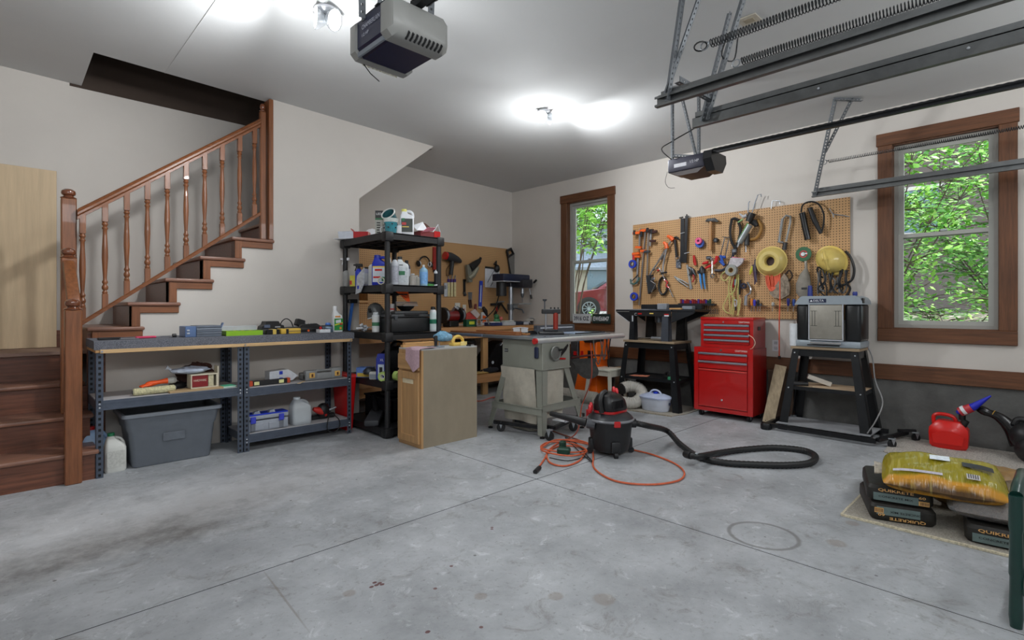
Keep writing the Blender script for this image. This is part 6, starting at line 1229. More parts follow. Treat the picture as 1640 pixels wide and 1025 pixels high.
k = pl.p('infeed_table', CHR); k.bb((5.30, 1.28, z0 + .035), (5.345, 1.53, z0 + .05)); k = pl.p('black_slot', BLK); k.bb((5.333, 1.30, z0 + .014), (5.3415, 1.56, z0 + .024))
k = pl.p('blue_knob', M((34, 50, 130), .4)); k.lathe([(.022, 0), (.02, .06), (.016, .10)], (5.42, 1.56, 1.258), 14); k = pl.p('blue_knob', M((34, 50, 130), .4)); k.lathe([(.018, 0), (.02, .02), (.016, .035)], (5.42, 1.20, 1.258), 14)
k = pl.p('vent', PK); k.bb((5.34, 1.122, 1.19), (5.40, 1.135, 1.235), b=.004); k = pl.p('power_cord', M((130, 130, 130), .5)); k.tube(smooth([(5.55, 1.13, .80), (5.50, 1.085, .70), (5.42, 1.05, .52), (5.36, .985, .35), (5.30, 1.02, .2), (5.28, 1.08, .08)], 5), .006, 6)
t = T('paper_roll', 'tall white roll standing at the left end of the planer stand', 'roll', (5.37, 1.685, .7915), 0); m = t.p('roll', M((206, 210, 214), .7)); m.lathe([(.034, 0), (.036, .002), (.036, .205), (.034, .21)], (0, 0, 0), 20); k = t.p('core', M((120, 96, 70), .7)); k.cyl((0, 0, .21), (0, 0, .2102), .012)
# lumber and board leaning left of the planer stand
t = T('leaning_plank', 'weathered thick plank leaning between tool chest and planer stand', 'plank', (5.43, 1.95, 0), world=True); m = t.p('plank', wood((170, 152, 124), 'z', .7, .25)); m.beam((5.42, 1.935, .015), (5.62, 1.885, .565), .105, .05, (1, .3, 0)); 
k = t.p('nail_hole', BLK); k.ball((5.394, 1.95, .04), .005, 6, 4)
t = T('flat_board', 'dark brown board leaning on the wall behind the weathered plank', 'board', (5.66, 1.90, 0), world=True); m = t.p('board', wood((84, 66, 52), 'z', .7, .2)); m.bb((5.66, 1.78, 0), (5.69, 2.02, .50)); k = t.p('cap', wood((96, 76, 60), 'y', .7, .2)); k.bb((5.655, 1.775, .5), (5.695, 2.025, .515))

# ================================================================== RED TOOL CHEST
CRED = M((178, 18, 18), .28, 0, .05, 3, coat=.6); CREDD = M((150, 14, 14), .3, 0, .05, coat=.5); ALU = M((176, 184, 196), .25, .8, .05)
tc1 = T('rolling_tool_cabinet', 'red rolling tool cabinet with two drawers and drop door on casters', 'tool cabinet', (5.52, 2.36, 0), world=True)
X0_, X1_, Ya, Yb = 5.335, 5.70, 2.05, 2.665
m = tc1.p('carcass', CREDD); m.bb((X0_ + .01, Ya, .065), (X1_, Yb, .735), b=.004); 
k = tc1.p('front_frame', CRED); k.bb((X0_, Ya, .065), (X0_ + .012, Ya + .05, .735), b=.002); k.bb((X0_, Yb - .05, .065), (X0_ + .012, Yb, .735), b=.002); k.bb((X0_, Ya + .05, .685), (X0_ + .012, Yb - .05, .735), b=.002); k.bb((X0_, Ya + .05, .065), (X0_ + .012, Yb - .05, .105), b=.002)
def drawer(t, z0, z1, x=X0_, y0=Ya + .055, y1=Yb - .055, pull=True):
    d = t.p('drawer', CRED); d.bb((x - .008, y0, z0), (x + .008, y1, z1), b=.003)
    if pull: q = t.p('pull', ALU, parent=d); q.bb((x - .022, y0 - .004, z1 - .02), (x - .006, y1 + .004, z1), b=.004)
drawer(tc1, .60, .68); drawer(tc1, .515, .592)
dd = tc1.p('drop_door', CRED); dd.bb((X0_ - .006, Ya + .055, .118), (X0_ + .008, Yb - .055, .505), b=.004); q = tc1.p('door_lip', M((206, 60, 54), .25, coat=.6), parent=dd); q.bb((X0_ - .016, Ya + .055, .492), (X0_ - .006, Yb - .055, .508), b=.003); q = tc1.p('door_knob', CHR, parent=dd); q.lathe([(.010, 0), (.012, .006), (.006, .014)], (X0_ - .006, 2.36, .195), 12, (-1, 0, 0)); q = tc1.p('bottom_bead', M((206, 60, 54), .25, coat=.6), parent=dd); q.bb((X0_ - .010, Ya + .055, .118), (X0_ - .006, Yb - .055, .124))
k = tc1.p('lettering', M((230, 226, 220), .4)); k.text('CRAFTSMAN', (X0_ - .001, 2.165, .712), (0, -1, 0), (0, 0, 1), .018, fit=.12)
k = tc1.p('lock', CHR); k.lathe([(.010, 0), (.010, .008)], (X0_, 2.37, .712), 12, (-1, 0, 0))
for x in (X0_ + .06, X1_ - .06):
    for y in (Ya + .055, Yb - .055): caster(tc1, x, y, .030, 0, 'caster', 1.3)
tc2 = T('top_tool_chest', 'smaller red four-drawer tool chest standing on the rolling cabinet', 'tool chest', (5.53, 2.33, .736), world=True)
xa, ya, yb, zb, zt2 = 5.36, 2.055, 2.60, .737, 1.052
m = tc2.p('carcass', CREDD); m.bb((xa + .01, ya, zb), (X1_ - .02, yb, zt2 - .03), b=.003); k = tc2.p('front_frame', CRED); k.bb((xa, ya, zb), (xa + .012, ya + .035, 1.02)); k.bb((xa, yb - .035, zb), (xa + .012, yb, 1.02)); k.bb((xa, ya + .035, .985), (xa + .012, yb - .035, 1.02)); k.bb((xa, ya + .035, zb), (xa + .012, yb - .035, zb + .035))
k = tc2.p('lid', CRED); k.bb((xa - .004, ya - .003, 1.02), (X1_ - .015, yb + .003, zt2), b=.005, seg=2)
for i in range(4): drawer(tc2, .775 + i * .052, .822 + i * .052, xa, ya + .04, yb - .03 if False else yb - .04)
k = tc2.p('lettering', M((230, 226, 220), .4)); k.text('CRAFTSMAN', (xa - .001, 2.145, 1.003), (0, -1, 0), (0, 0, 1), .017, fit=.105)
k = tc2.p('lock', CHR); k.lathe([(.008, 0), (.008, .008)], (xa, 2.355, 1.003), 12, (-1, 0, 0)); k = tc2.p('side_handle', BLK); k.bb((5.47, ya - .006, .92), (5.54, ya + .002, .96), b=.004)
k = tc2.p('pull_cord', M((226, 206, 180), .6)); k.tube(smooth([(xa - .02, ya + .04, .88), (xa - .03, ya - .01, .85), (xa - .03, ya - .03, .80), (xa - .02, ya + .0, .75), (xa - .0, ya + .03, .7375)], 5), .003, 5)
# ================================================================== PEGBOARD ON THE WINDOW WALL
pb = T('wall_pegboard', 'large brown perforated pegboard between the two windows covered in tools', 'pegboard', (XB, 2.5, 1.03), world=True)
m = pb.p('panel', PEG); m.bb((XB - .022, 1.306, 1.035), (XB - .012, 3.67, 2.194)); k = pb.p('batten', PINEY); k.bb((XB - .012, 1.31, 2.14), (XB, 3.66, 2.18)); k.m(PINEY).bb((XB - .012, 1.31, 1.05), (XB, 3.66, 1.09))
def P(px, py, d=.02): return BX(px, py, XB - .022 - d)
NX = (-1, 0, 0); SLV = M((150, 152, 150), .55, .4)
def H(name, label, cat, px, py, d=.02, group=None): return T(name, label, cat, P(px, py, d), world=True, group=group)
# bar clamps at the left edge
for i, (a, b_, hx, hy, sx, sy, lb) in enumerate((
        ((1034, 367), (1023.5, 489), 1031, 369, 1031, 402, 'longest bar clamp with orange jaws hanging almost to the router table'),
        ((1038.5, 368), (1036, 452), 1041, 369, 1037, 403, 'bar clamp with dark jaws just right of the longest orange one'),
        ((1025, 366), (1024, 397), 1020, 373, 1023, 396, 'short bar clamp with orange jaw at the board top left corner'),
        ((1022, 410), (1020, 455), 1019, 406, 1021, 411, 'bar clamp with orange jaws hanging below the short corner clamp'),
        ((1043, 370), (1041, 394), 1047, 371, 1046, 386, 'short dark bar clamp nearest the curved orange clamps'))):
    t = H('bar_clamp', lb, 'clamp', a[0], a[1], .03 + .012 * (i % 3), 'bar clamps on the pegboard'); d = .03 + .014 * (i % 3)
    k = t.p('bar', STEEL if i < 3 else GALV); k.beam(P(a[0], a[1], d), P(b_[0], b_[1], d), .016 if i < 2 else .022, .01, NX)
    jc = ORG if i in (0, 2, 3) else M((60, 30, 28), .4); k = t.p('fixed_jaw', jc); k.beam(P(hx - 6, hy + 1, d + .02), P(hx + 5, hy - .5, d + .02), .03, .03, NX)
    k = t.p('sliding_jaw', jc if i != 1 else DSTEEL); k.beam(P(sx - 5, sy, d + .02), P(sx + 4, sy, d + .02), .026, .03, NX)
    k = t.p('screw_handle', BLK if i != 3 else RED); k.cyl(P(hx - 4, hy + (10 if i in (0, 3) else -4), d + .03), P(hx - 4, hy + (2 if i in (0, 3) else 3), d + .03), .016, n=10)
for i, (px, py, lb) in enumerate(((1014, 423, 'blue tape ring overhanging the left edge of the big pegboard, upper one'), (1016.5, 475, 'blue tape ring with dark centre near the bottom left corner of the board'))):
    t = H('tape_roll', lb, 'tape', px, py, .05); m = t.p('tape', M((34, 62, 190), .5)); m.ring(P(px, py, .05), .052, .03, .026, NX, 24); k = t.p('cardboard_core', M((90, 80, 70), .7)); k.ring(P(px, py, .052), .031, .024, .026, NX, 20); q = t.p('hook', DSTEEL); q.cyl(P(px, py - 3, 0), P(px, py - 4, .06), .004, n=6)
t = H('c_clamp', 'teal green C-clamp hanging between the two blue tape rings', 'clamp', 1018, 448); m = t.p('frame', M((64, 100, 96), .4)); m.tube([P(1010, 447, .04), P(1010.5, 454, .04), P(1016, 455, .04), P(1022, 450, .04), P(1024, 444, .04)], .011, 8); k = t.p('screw', DSTEEL); k.cyl(P(1012, 450, .04), P(1022, 440, .04), .006)
# curved quick clamps
for i, (pts, head, lb) in enumerate((
        ([(1077, 383), (1070, 393), (1055, 418), (1044, 434), (1040, 443)], [(1069, 378), (1075, 381), (1078, 385)], 'long curved clamp with orange grip angled across the pegboard'),
        ([(1068, 396), (1065, 410), (1062, 425), (1062, 438)], [(1063, 388), (1067, 392), (1068, 398)], 'shorter upright clamp with orange grip below the long curved one'))):
    t = H('quick_clamp', lb, 'clamp', pts[0][0], pts[0][1], .04); d = .045 + .02 * i; m = t.p('bar', STEEL); m.tube(smooth([P(a, b, d) for a, b in pts], 3), .010, 8); k = t.p('orange_grip', ORG); k.tube([P(a, b, d) for a, b in head], [.016, .024, .026], 8); q = t.p('jaw', BLK); q.beam(P(pts[-1][0] - 3, pts[-1][1], d), P(pts[-1][0] + 6, pts[-1][1] - 2, d), .02, .02, NX); q = t.p('lever', PINE if i == 0 else DSTEEL); q.beam(P(pts[1][0] - 6 - 6 * (1 - i), pts[1][1] + 6, d), P(pts[1][0] - 1, pts[1][1] - 2, d), .014, .014, NX)
t = H('stapler', 'black and chrome hand stapler hanging low beside the bar clamps', 'stapler', 1044, 455); m = t.p('body', M((44, 46, 50), .4)); m.plate([P(1038, 441, .03), P(1044, 443, .03), P(1052, 462, .03), P(1041, 471, .03)], NX, .05); k = t.p('lever', CHR); k.tube([P(1042, 450, .08), P(1050, 455, .08), P(1043, 468, .08)], .007, 6); k = t.p('chrome_head', CHR); k.box(P(1046, 446, .07), (.03, .05, .04), b=.008)
t = H('ratchet', 'black oval tool with red clips and chrome arm beside the stapler', 'ratchet', 1066, 455); m = t.p('loop', BLK); m.tube([P(1059 + 7 * math.cos(a / 10 * 6.28) + 3, 458 + 14 * math.sin(a / 10 * 6.28), .03) for a in range(10)], .014, 8, closed=True); k = t.p('red_clip', RED); k.tube([P(1064, 448, .06), P(1069, 452, .06), P(1067, 458, .06), P(1072, 461, .06)], .012, 8); q = t.p('chrome_arm', CHR); q.tube(smooth([P(1046, 433, .06), P(1055, 429, .06), P(1062, 442, .06), P(1072, 463, .06), P(1078, 476, .06)], 3), .007, 6); r_ = t.p('red_knob', RED); r_.ball(P(1054, 433, .06), .014, 8, 6)
t = H('claw_hammer', 'black claw hammer hanging head up right of the orange clamps', 'hammer', 1083, 382); m = t.p('handle', BLK); m.beam(P(1081, 384, .035), P(1084, 412, .035), .024, .02, NX); k = t.p('head', M((40, 40, 44), .3, .6)); k.tube(smooth([P(1078, 383, .035), P(1083, 380, .035), P(1088, 384, .035)], 3), [.016, .014, .014, .014, .012, .010, .005], 8)
t = H('carabiner_card', 'card with pale carabiner clips and a padlock below the claw hammer', 'clip card', 1086, 420); m = t.p('card', M((90, 96, 108), .5)); m.plate([P(1083, 416, .01), P(1091, 415, .01), P(1091, 430, .01), P(1083, 429, .01)], NX, .006); k = t.p('clip', CHR); k.torus(P(1085, 414, .03), .028, .005, NX, 16, 6); q = t.p('padlock', STEEL); q.torus(P(1088, 423, .025), .016, .004, NX, 12, 6); q.box(P(1088, 427, .025), (.01, .03, .025), b=.003)
for i, (a, b_, lb) in enumerate((((1093.5, 350), (1092.5, 420), 'wider flat black steel bar, left of the pair hung at board top'), ((1100, 346), (1097.5, 421), 'taller thin black steel bar, right of the pair hung at board top'))):
    t = H('black_straightedge', lb, 'straightedge', a[0], a[1]); d = .02 + .02 * i; m = t.p('bar', M((36, 38, 42), .35, .3)); m.beam(P(*a, d), P(*b_, d), .045 if i == 0 else .034, .016, NX); k = t.p('strap', LGRY); k.beam(P(a[0] - 4, 374 + 32 * i, d + .012), P(a[0] + 4, 372 + 32 * i, d + .012), .006, .008, NX)
    q = t.p('hanger', BLK); q.cyl(P(a[0] - (5 if i == 0 else 0), a[1] - 1, 0), P(a[0], a[1] - 2, .05), .008, n=8)
t = H('slip_joint_pliers', 'silver pliers hanging slanted by themselves low on the board', 'pliers', 1082, 447); 
for dy in (0, 4): m = t.p('handle', SLV); m.tube([P(1084, 446 + dy * .3, .03), P(1092, 449 + dy, .03), P(1102, 455 + dy * 1.2, .03)], [.012, .008, .007], 8)
k = t.p('jaws', SLV); k.tube([P(1080, 443, .03), P(1084, 446, .03)], [.008, .016], 8)
t = H('tape_roll', 'pink tape roll hung over a bigger blue tape roll', 'tape', 1120, 386); m = t.p('blue_roll', M((40, 84, 170), .5)); m.ring(P(1122, 390, .02), .05, .022, .03, NX, 24); k = t.p('pink_roll', PINK); k.ring(P(1120, 386, .05), .037, .014, .028, NX, 24)
t = H('ball_hammer', 'wooden-handled hammer with steel head hung straight down at board top', 'hammer', 1139, 353); m = t.p('handle', wood((176, 128, 78), 'z', .45, .15)); m.tube([P(1138.5, 354, .05), P(1138, 370, .05), P(1137.5, 401, .05)], [.016, .018, .022], 10); k = t.p('head', M((110, 112, 114), .35, .7)); k.tube([P(1130, 354.5, .05), P(1133, 353, .05), P(1145, 352.5, .05), P(1150, 355, .05)], [.008, .02, .024, .01], 10)
t = H('black_spool', 'tiny dark spool hanging right of the wooden-handled hammer', 'spool', 1147.5, 385); m = t.p('spool', RUB); m.ring(P(1147.5, 385, .02), .026, .010, .03, NX, 18); k = t.p('core', DSTEEL); k.ring(P(1147.5, 385, .022), .011, .006, .03, NX, 12)
t = H('keyhole_saw', 'light grey flat saw blade hung below the black bars', 'saw', 1103, 428); m = t.p('blade', M((160, 162, 162), .4, .5)); m.plate([P(1099, 424, .01), P(1102, 424, .01), P(1109, 462, .01), P(1105, 464, .01)], NX, .004); k = t.p('handle', RED); k.tube([P(1111, 409, .03), P(1112.5, 418, .03), P(1114, 425, .03)], [.012, .018, .014], 8)
t = H('locking_pliers', 'cluster of dark locking pliers hanging beneath the red handle', 'pliers', 1108, 436)
for i in range(3): m = t.p('pliers', (DSTEEL, BLK, DSTEEL)[i]); m.tube(smooth([P(1103 + 3 * i, 428 + i, .03), P(1108 + i, 434, .03), P(1104 + 5 * i, 441, .03)], 3), [.014, .018, .02, .02, .016, .012, .008], 8)
k = t.p('red_grip', M((170, 60, 56), .4)); k.tube([P(1110, 440, .04), P(1112, 446, .04), P(1109, 452, .04)], .010, 8)
t = H('lineman_pliers', 'black pliers with two straight light blue handles', 'pliers', 1124, 432); m = t.p('head', M((46, 48, 52), .4, .4)); m.tube([P(1124, 426, .04), P(1124.5, 432, .04), P(1125, 438, .04)], [.012, .035, .03], 10); m.box(P(1120, 436, .03), (.03, .05, .04), b=.01)
for a, b_ in (((1121, 438), (1124, 463)), ((1127, 438), (1129.5, 463))): k = t.p('blue_handle', M((64, 140, 206), .4)); k.tube([P(*a, .04), P((a[0] + b_[0]) / 2 - .5, 450, .04), P(*b_, .04)], [.013, .012, .007], 8)
t = H('red_snips', 'red-handled tin snips spread sideways at board centre', 'snips', 1140, 418); k = t.p('pivot', DSTEEL); k.box(P(1135, 413, .04), (.03, .06, .04), b=.01)
for q in (((1134, 420), (1126, 422), (1125, 423)), ((1141, 424), (1133, 428), (1129, 430)), ((1149, 410), (1147, 418), (1143, 423))): k = t.p('red_handle', M((204, 40, 44), .4)); k.tube([P(x, y, .045) for x, y in q], [.018, .014, .006] if q[0][0] < 1145 else [.02, .018, .012], 8)
t = H('combination_wrench', 'long chrome wrench hanging straight over the red snips', 'wrench', 1140, 414); m = t.p('shank', CHR); m.tube([P(1140.5, 418, .06), P(1140.5, 438, .06)], [.010, .012], 8); k = t.p('ring_end', CHR); k.torus(P(1140.5, 415, .06), .014, .006, NX, 14, 6); k = t.p('open_jaw', CHR); k.torus(P(1141, 442, .06), .020, .009, NX, 14, 6, 1.2)
t = H('blue_clamps', 'two small bright blue spring clamps right of the red snips', 'clamp', 1158, 415)
for q in ((1154, 409, 1158, 422), (1162, 412, 1157, 411), (1160, 425, 1153, 418)): k = t.p('jaw', M((38, 84, 176), .4)); k.tube([P(q[0], q[1], .05), P(q[2], q[3], .05)], [.016, .012], 8)
k = t.p('spring', CHR); k.tube([P(1154, 408, .05), P(1157, 395, .05), P(1160, 383, .05)], .005, 6)
t = H('hooked_rod', 'thin chrome hook and rods hanging above the blue clamps', 'rod', 1160, 382)
for q in (((1157, 379), (1165, 381), (1169, 380)), ((1161, 381), (1156, 400), (1154, 408)), ((1167, 384), (1164, 400), (1162, 410))): k = t.p('rod', DSTEEL); k.tube([P(x, y, .05) for x, y in q], .005, 6)
t = H('bolt_cutter', 'black curved-arm cutter with closed oval handles near the board top', 'cutter', 1177, 370)
for q in (((1172, 352), (1169.5, 368), (1171, 385), (1177, 397)), ((1183, 356), (1186, 368), (1183, 385), (1178, 397)), ((1171, 352), (1177, 350), (1183, 353))): k = t.p('arm', M((34, 34, 36), .4)); k.tube(smooth([P(x, y, .04) for x, y in q], 3), .015, 8)
k = t.p('jaw', BLK); k.tube([P(1178, 396, .04), P(1177, 408, .04)], [.022, .016], 8)
t = H('pipe_wrench', 'dark curved wrench sweeping from the cutter down to the left', 'wrench', 1165, 425); m = t.p('handle', M((40, 44, 54), .4)); m.tube(smooth([P(1175, 404, .05), P(1172, 415, .05), P(1165, 427, .05), P(1156, 433, .05), P(1145, 433, .05)], 3), .016, 8); k = t.p('jaw', DSTEEL); k.box(P(1176, 402, .05), (.04, .05, .05), b=.01)
t = H('caulking_gun', 'silver caulking gun with green stripe hung diagonally at board top', 'caulking gun', 1195, 365); m = t.p('cradle', M((150, 156, 158), .35, .5)); m.tube([P(1201, 360, .08), P(1184, 389, .08)], .032, 14); k = t.p('stripe', M((106, 190, 96), .5)); k.tube([P(1198, 358, .098), P(1181, 388, .098)], .009, 6); q = t.p('handle', BLK); q.tube([P(1205, 341, .08), P(1199, 355, .08)], [.04, .034], 12); r_ = t.p('nozzle', LGRY); r_.tube([P(1184, 389, .08), P(1181, 396, .08)], [.012, .005], 8); r2 = t.p('trigger', M((150, 196, 130), .4)); r2.tube([P(1190, 351, .08), P(1182, 356, .08)], .008, 6); r3_ = t.p('lever', LGRY); r3_.tube([P(1184, 342, .08), P(1190, 347, .08), P(1196, 345, .08)], [.006, .016, .02], 8)
t = H('long_hook', 'two bent wire rods rising above the board behind the caulking gun', 'rod', 1210, 325); m = t.p('rod', DSTEEL); m.tube([P(1205, 340, .05), P(1209, 325, .05), P(1214, 312, .05), P(1219, 311, .05), P(1219, 315, .05)], .006, 6); k = t.p('rod', DSTEEL); k.tube([P(1198, 341, .05), P(1199, 325, .05), P(1201, 322, .05)], .006, 6)
t = H('bow_saw', 'rusty yellow curved frame behind the caulking gun', 'saw', 1215, 370); m = t.p('frame', M((150, 108, 48), .5)); m.tube(smooth([P(1213, 352, .03), P(1219, 362, .03), P(1217, 374, .03), P(1210, 382, .03), P(1201, 384, .03)], 4), .016, 8); k = t.p('dark_head', BLK); k.tube([P(1202, 354, .05), P(1208, 356, .05), P(1212, 362, .05)], [.03, .034, .02], 10)
t = H('black_screwdriver', 'stubby black screwdriver with silver tip right of the caulking gun', 'screwdriver', 1196, 383); m = t.p('handle', BLK); m.tube([P(1196.5, 374, .05), P(1196, 393, .05)], [.026, .028], 10); k = t.p('shaft', CHR); k.cyl(P(1194.5, 394, .05), P(1194.5, 404, .05), .007)
t = H('parts_bag', 'clear plastic bag with pink zip top hanging above the grey tape', 'bag', 1182, 418); m = t.p('bag', M((186, 180, 184), .25, 0, .3, 30, .4, 30)); m.plate([P(1172, 413, .04), P(1193, 414, .04), P(1190, 422, .04), P(1183, 428, .04), P(1168, 426, .04)], NX, .03); k = t.p('zip', M((196, 96, 124), .5)); k.beam(P(1173, 412, .06), P(1193, 415, .06), .012, .014, NX)
t = H('grey_tape', 'grey duct tape roll hanging in front of the yellow rope', 'tape', 1173, 433); m = t.p('tape', M((142, 144, 140), .5)); m.ring(P(1173, 433, .06), .062, .030, .045, NX, 28); k = t.p('core', M((176, 160, 120), .6)); k.ring(P(1173, 433, .062), .031, .026, .045, NX, 20)
t = H('yellow_rope', 'pale yellow-green rope hanging in long loops under the grey tape', 'rope', 1173, 450); RP = M((190, 186, 116), .8, 0, .2, 60)
for q in (((1170, 441), (1167, 460), (1168, 478), (1170, 504)), ((1175, 441), (1171, 462), (1174, 478), (1172, 503)), ((1181, 440), (1178, 460), (1172, 472), (1168, 470), (1164, 478), (1158, 492), (1163, 500), (1168, 502)), ((1183, 440), (1182, 470), (1182, 500), (1180, 505)), ((1164, 433), (1155, 441), (1158, 449), (1164, 448), (1169, 441)), ((1176, 476), (1176, 490), (1174, 505)), ((1186, 478), (1184, 495), (1182, 505))): k = t.p('strand', RP); k.tube(smooth([P(x, y, .05) for x, y in q], 4), .007, 6)
t = H('screwdriver_set', 'red and black handled drivers hanging behind the rope strands', 'screwdriver', 1176, 452); 
for i, (x, y0, y1, c_) in enumerate(((1174.5, 444, 460, RED), (1185, 448, 472, BLK), (1179, 447, 457, M((120, 150, 160), .4)))): m = t.p('handle', c_); m.tube([P(x, y0, .03), P(x - 1, y1, .03)], [.018, .014], 8)
t = H('white_hook', 'white snap hook hanging at the bottom of the yellow rope', 'hook', 1178, 485); m = t.p('hook', LGRY); m.tube(smooth([P(1176, 482, .06), P(1177, 480, .06), P(1180, 482, .06), P(1179, 490, .06), P(1177, 491, .06), P(1176, 484, .06)], 3), .006, 6); k = t.p('swivel', BLK); k.cyl(P(1178, 491, .06), P(1178.5, 497, .06), .008)
t = H('pipe_cutter', 'chrome tubing cutter with dark round knob right of the rope', 'cutter', 1195, 470); m = t.p('frame', CHR); m.tube(smooth([P(1197, 452, .05), P(1202, 462, .05), P(1201, 470, .05), P(1195, 474, .05), P(1194, 485, .05)], 3), .012, 8); k = t.p('knob', M((40, 44, 64), .3, .3)); k.ring(P(1192, 458, .05), .032, .012, .03, NX, 16); q = t.p('handle', STEEL); q.tube([P(1195, 474, .05), P(1194, 489, .05)], [.018, .020], 10)
t = H('purple_pliers', 'purple-handled pliers with yellow grip left of the yellow helmet disc', 'pliers', 1208, 430); 
for q, c_ in ((((1206, 424), (1210, 438), (1209, 455)), M((70, 54, 80), .4)), (((1211, 415), (1209, 428), (1212, 452)), M((86, 80, 92), .4)), (((1206, 426), (1203, 434), (1201, 440)), M((206, 200, 70), .5))): k = t.p('handle', c_); k.tube([P(x, y, .04) for x, y in q], [.014, .018, .006], 8)
# yellow rubber disc, orange cord and bag
t = H('plastic_dish', 'round yellow plastic dish with a central hole hanging on the board', 'dish', 1236, 419); YH = M((206, 184, 108), .4, 0, .08, 8, coat=.2); m = t.p('dish', YH); c = P(1236, 419, .04)
m.lathe([(.148, .0), (.150, .012), (.145, .022), (.13, .06), (.10, .085), (.07, .085), (.05, .07), (.044, .045), (.044, .02)], c, 36, NX, cap=False, sc=(1, 1)); k = t.p('rim', M((224, 200, 120), .4)); k.torus(c + Vector((-.012, 0, 0)), .148, .008, NX, 36, 8); q = t.p('hole_back', M((50, 22, 16), .6)); q.cyl(c + Vector((-.015, 0, 0)), c + Vector((-.02, 0, 0)), .046, n=20)
t = H('orange_cord_hank', 'hank of coral orange cord hanging beneath the yellow dish', 'cord', 1237, 445); CC = M((226, 98, 66), .5, 0, .1)
for i in range(7): k = t.p('strand', CC); x0 = 1226 + i * 2; x1 = 1246 - i * 1.2; k.tube(smooth([P(x0, 436, .05 + .008 * (i % 3)), P(x0 + 2, 455, .05 + .01 * (i % 3)), P((x0 + x1) / 2, 466 - i * 1.5, .06), P(x1 + 1, 452, .05), P(x1, 436, .05)], 4), .006, 6)
t = H('orange_drop_cord', 'single orange cord dropping from the dish to below the pegboard', 'cord', 1248, 440, .06); k = t.p('cable', CC); k.tube([P(1249, 438, .14), P(1249, 480, .12), P(1248, 520, .10), P(1248, 570, .05)], .006, 6); q = t.p('plug', BLK); q.cyl(P(1248, 570, .05), P(1248, 575, .05), .012)
t = H('hardware_bag', 'greyish clear bag of hardware hanging behind the orange cord', 'bag', 1256, 462); m = t.p('bag', M((136, 122, 104), .4, 0, .5, 30, .5, 40)); c = P(1254, 462, .03); 
m.plate([P(1258, 438, .02), P(1264, 446, .02), P(1267, 458, .02), P(1266, 472, .02), P(1254, 479, .02), P(1242, 477, .02), P(1234, 470, .02), P(1246, 455, .02)], NX, .04); k = t.p('strap', M((50, 36, 28), .7)); k.tube(smooth([P(1263, 450, .06), P(1269, 442, .06), P(1264, 433, .06), P(1258, 440, .06)], 4), .008, 6)
t = H('green_disc', 'green round cutting disc with red and white centre', 'disc', 1287, 407); c = P(1287, 407, .03); m = t.p('disc', M((50, 100, 66), .6)); m.cyl(c, c + Vector((-.006, 0, 0)), .072, n=32); k = t.p('label_ring', M((190, 50, 60), .5)); k.ring(c + Vector((-.006, 0, 0)), .036, .026, .002, NX, 24); q = t.p('label_centre', WHT); q.cyl(c + Vector((-.006, .005, 0)), c + Vector((-.009, .005, 0)), .018, n=16); q.box(c + Vector((-.008, -.02, .004)), (.002, .03, .012), b=.0005)
t = H('canvas_pouch', 'grey teardrop-shaped canvas bag hanging below the green disc', 'pouch', 1290, 450); m = t.p('pouch', M((140, 134, 124), .8, 0, .15, 20, .3, 30)); c = P(1289, 455, .03); m.tube([P(1291, 420, .05), P(1291, 430, .05), P(1289, 440, .05), P(1287, 455, .05), P(1287, 468, .05), P(1288, 476, .05)], [.010, .014, .045, .068, .066, .04], 14); k = t.p('loop', M((180, 172, 160), .7)); k.tube([P(1290, 418, .05), P(1291, 428, .05)], .012, 6); q = t.p('print', M((50, 50, 50), .7)); q.box(P(1288, 462, .115), (.004, .05, .02))
t = H('hacksaw', 'silver hacksaw frame with black grip hung upside down at board top right', 'hacksaw', 1257, 370); m = t.p('frame', M((150, 152, 150), .35, .6)); m.tube([P(1248, 388, .03), P(1254, 350, .03), P(1259, 345, .03), P(1266, 347, .03), P(1266, 355, .03), P(1259, 387, .03)], .011, 8); k = t.p('blade', DSTEEL); k.beam(P(1246.5, 388, .03), P(1252, 350, .03), .010, .004, NX); q = t.p('crossbar', STEEL); q.tube([P(1246, 387, .03), P(1252, 388, .03), P(1258, 390, .03)], .010, 8); r_ = t.p('grip', BLK); r_.tube([P(1258, 388, .04), P(1256, 400, .04)], [.02, .024], 10)
t = H('hand_pump', 'black hand pump with looped hose hung at the top right of the board', 'pump', 1292, 355); m = t.p('barrel', BLKG); m.tube([P(1285, 341, .05), P(1289, 362, .05), P(1294, 384, .05)], .029, 14); k = t.p('second_barrel', BLK); k.tube([P(1297, 333, .05), P(1305, 354, .05), P(1315, 374, .05)], [.022, .024, .016], 12); q = t.p('hose', RUB); q.tube(smooth([P(1283, 340, .05), P(1286, 328, .05), P(1298, 323, .05), P(1311, 327, .05), P(1319, 342, .05), P(1319, 358, .05), P(1316, 372, .05)], 4), .008, 6)
for i, q in enumerate((((1235, 335), (1237, 322), (1240, 321), (1249, 322), (1249, 327)), ((1328, 334), (1334, 343), (1350, 345), (1360, 347)), ((1334, 343), (1335, 348)))):
    if i < 2: t = H('wire_hook', ('grey wire hook standing above the board left of the hacksaw', 'thin wire hook at the far right top of the board')[i], 'hook', q[0][0], q[0][1])
    k = t.p('wire', GALV); k.tube([P(x, y, .02) for x, y in q], .005, 6)
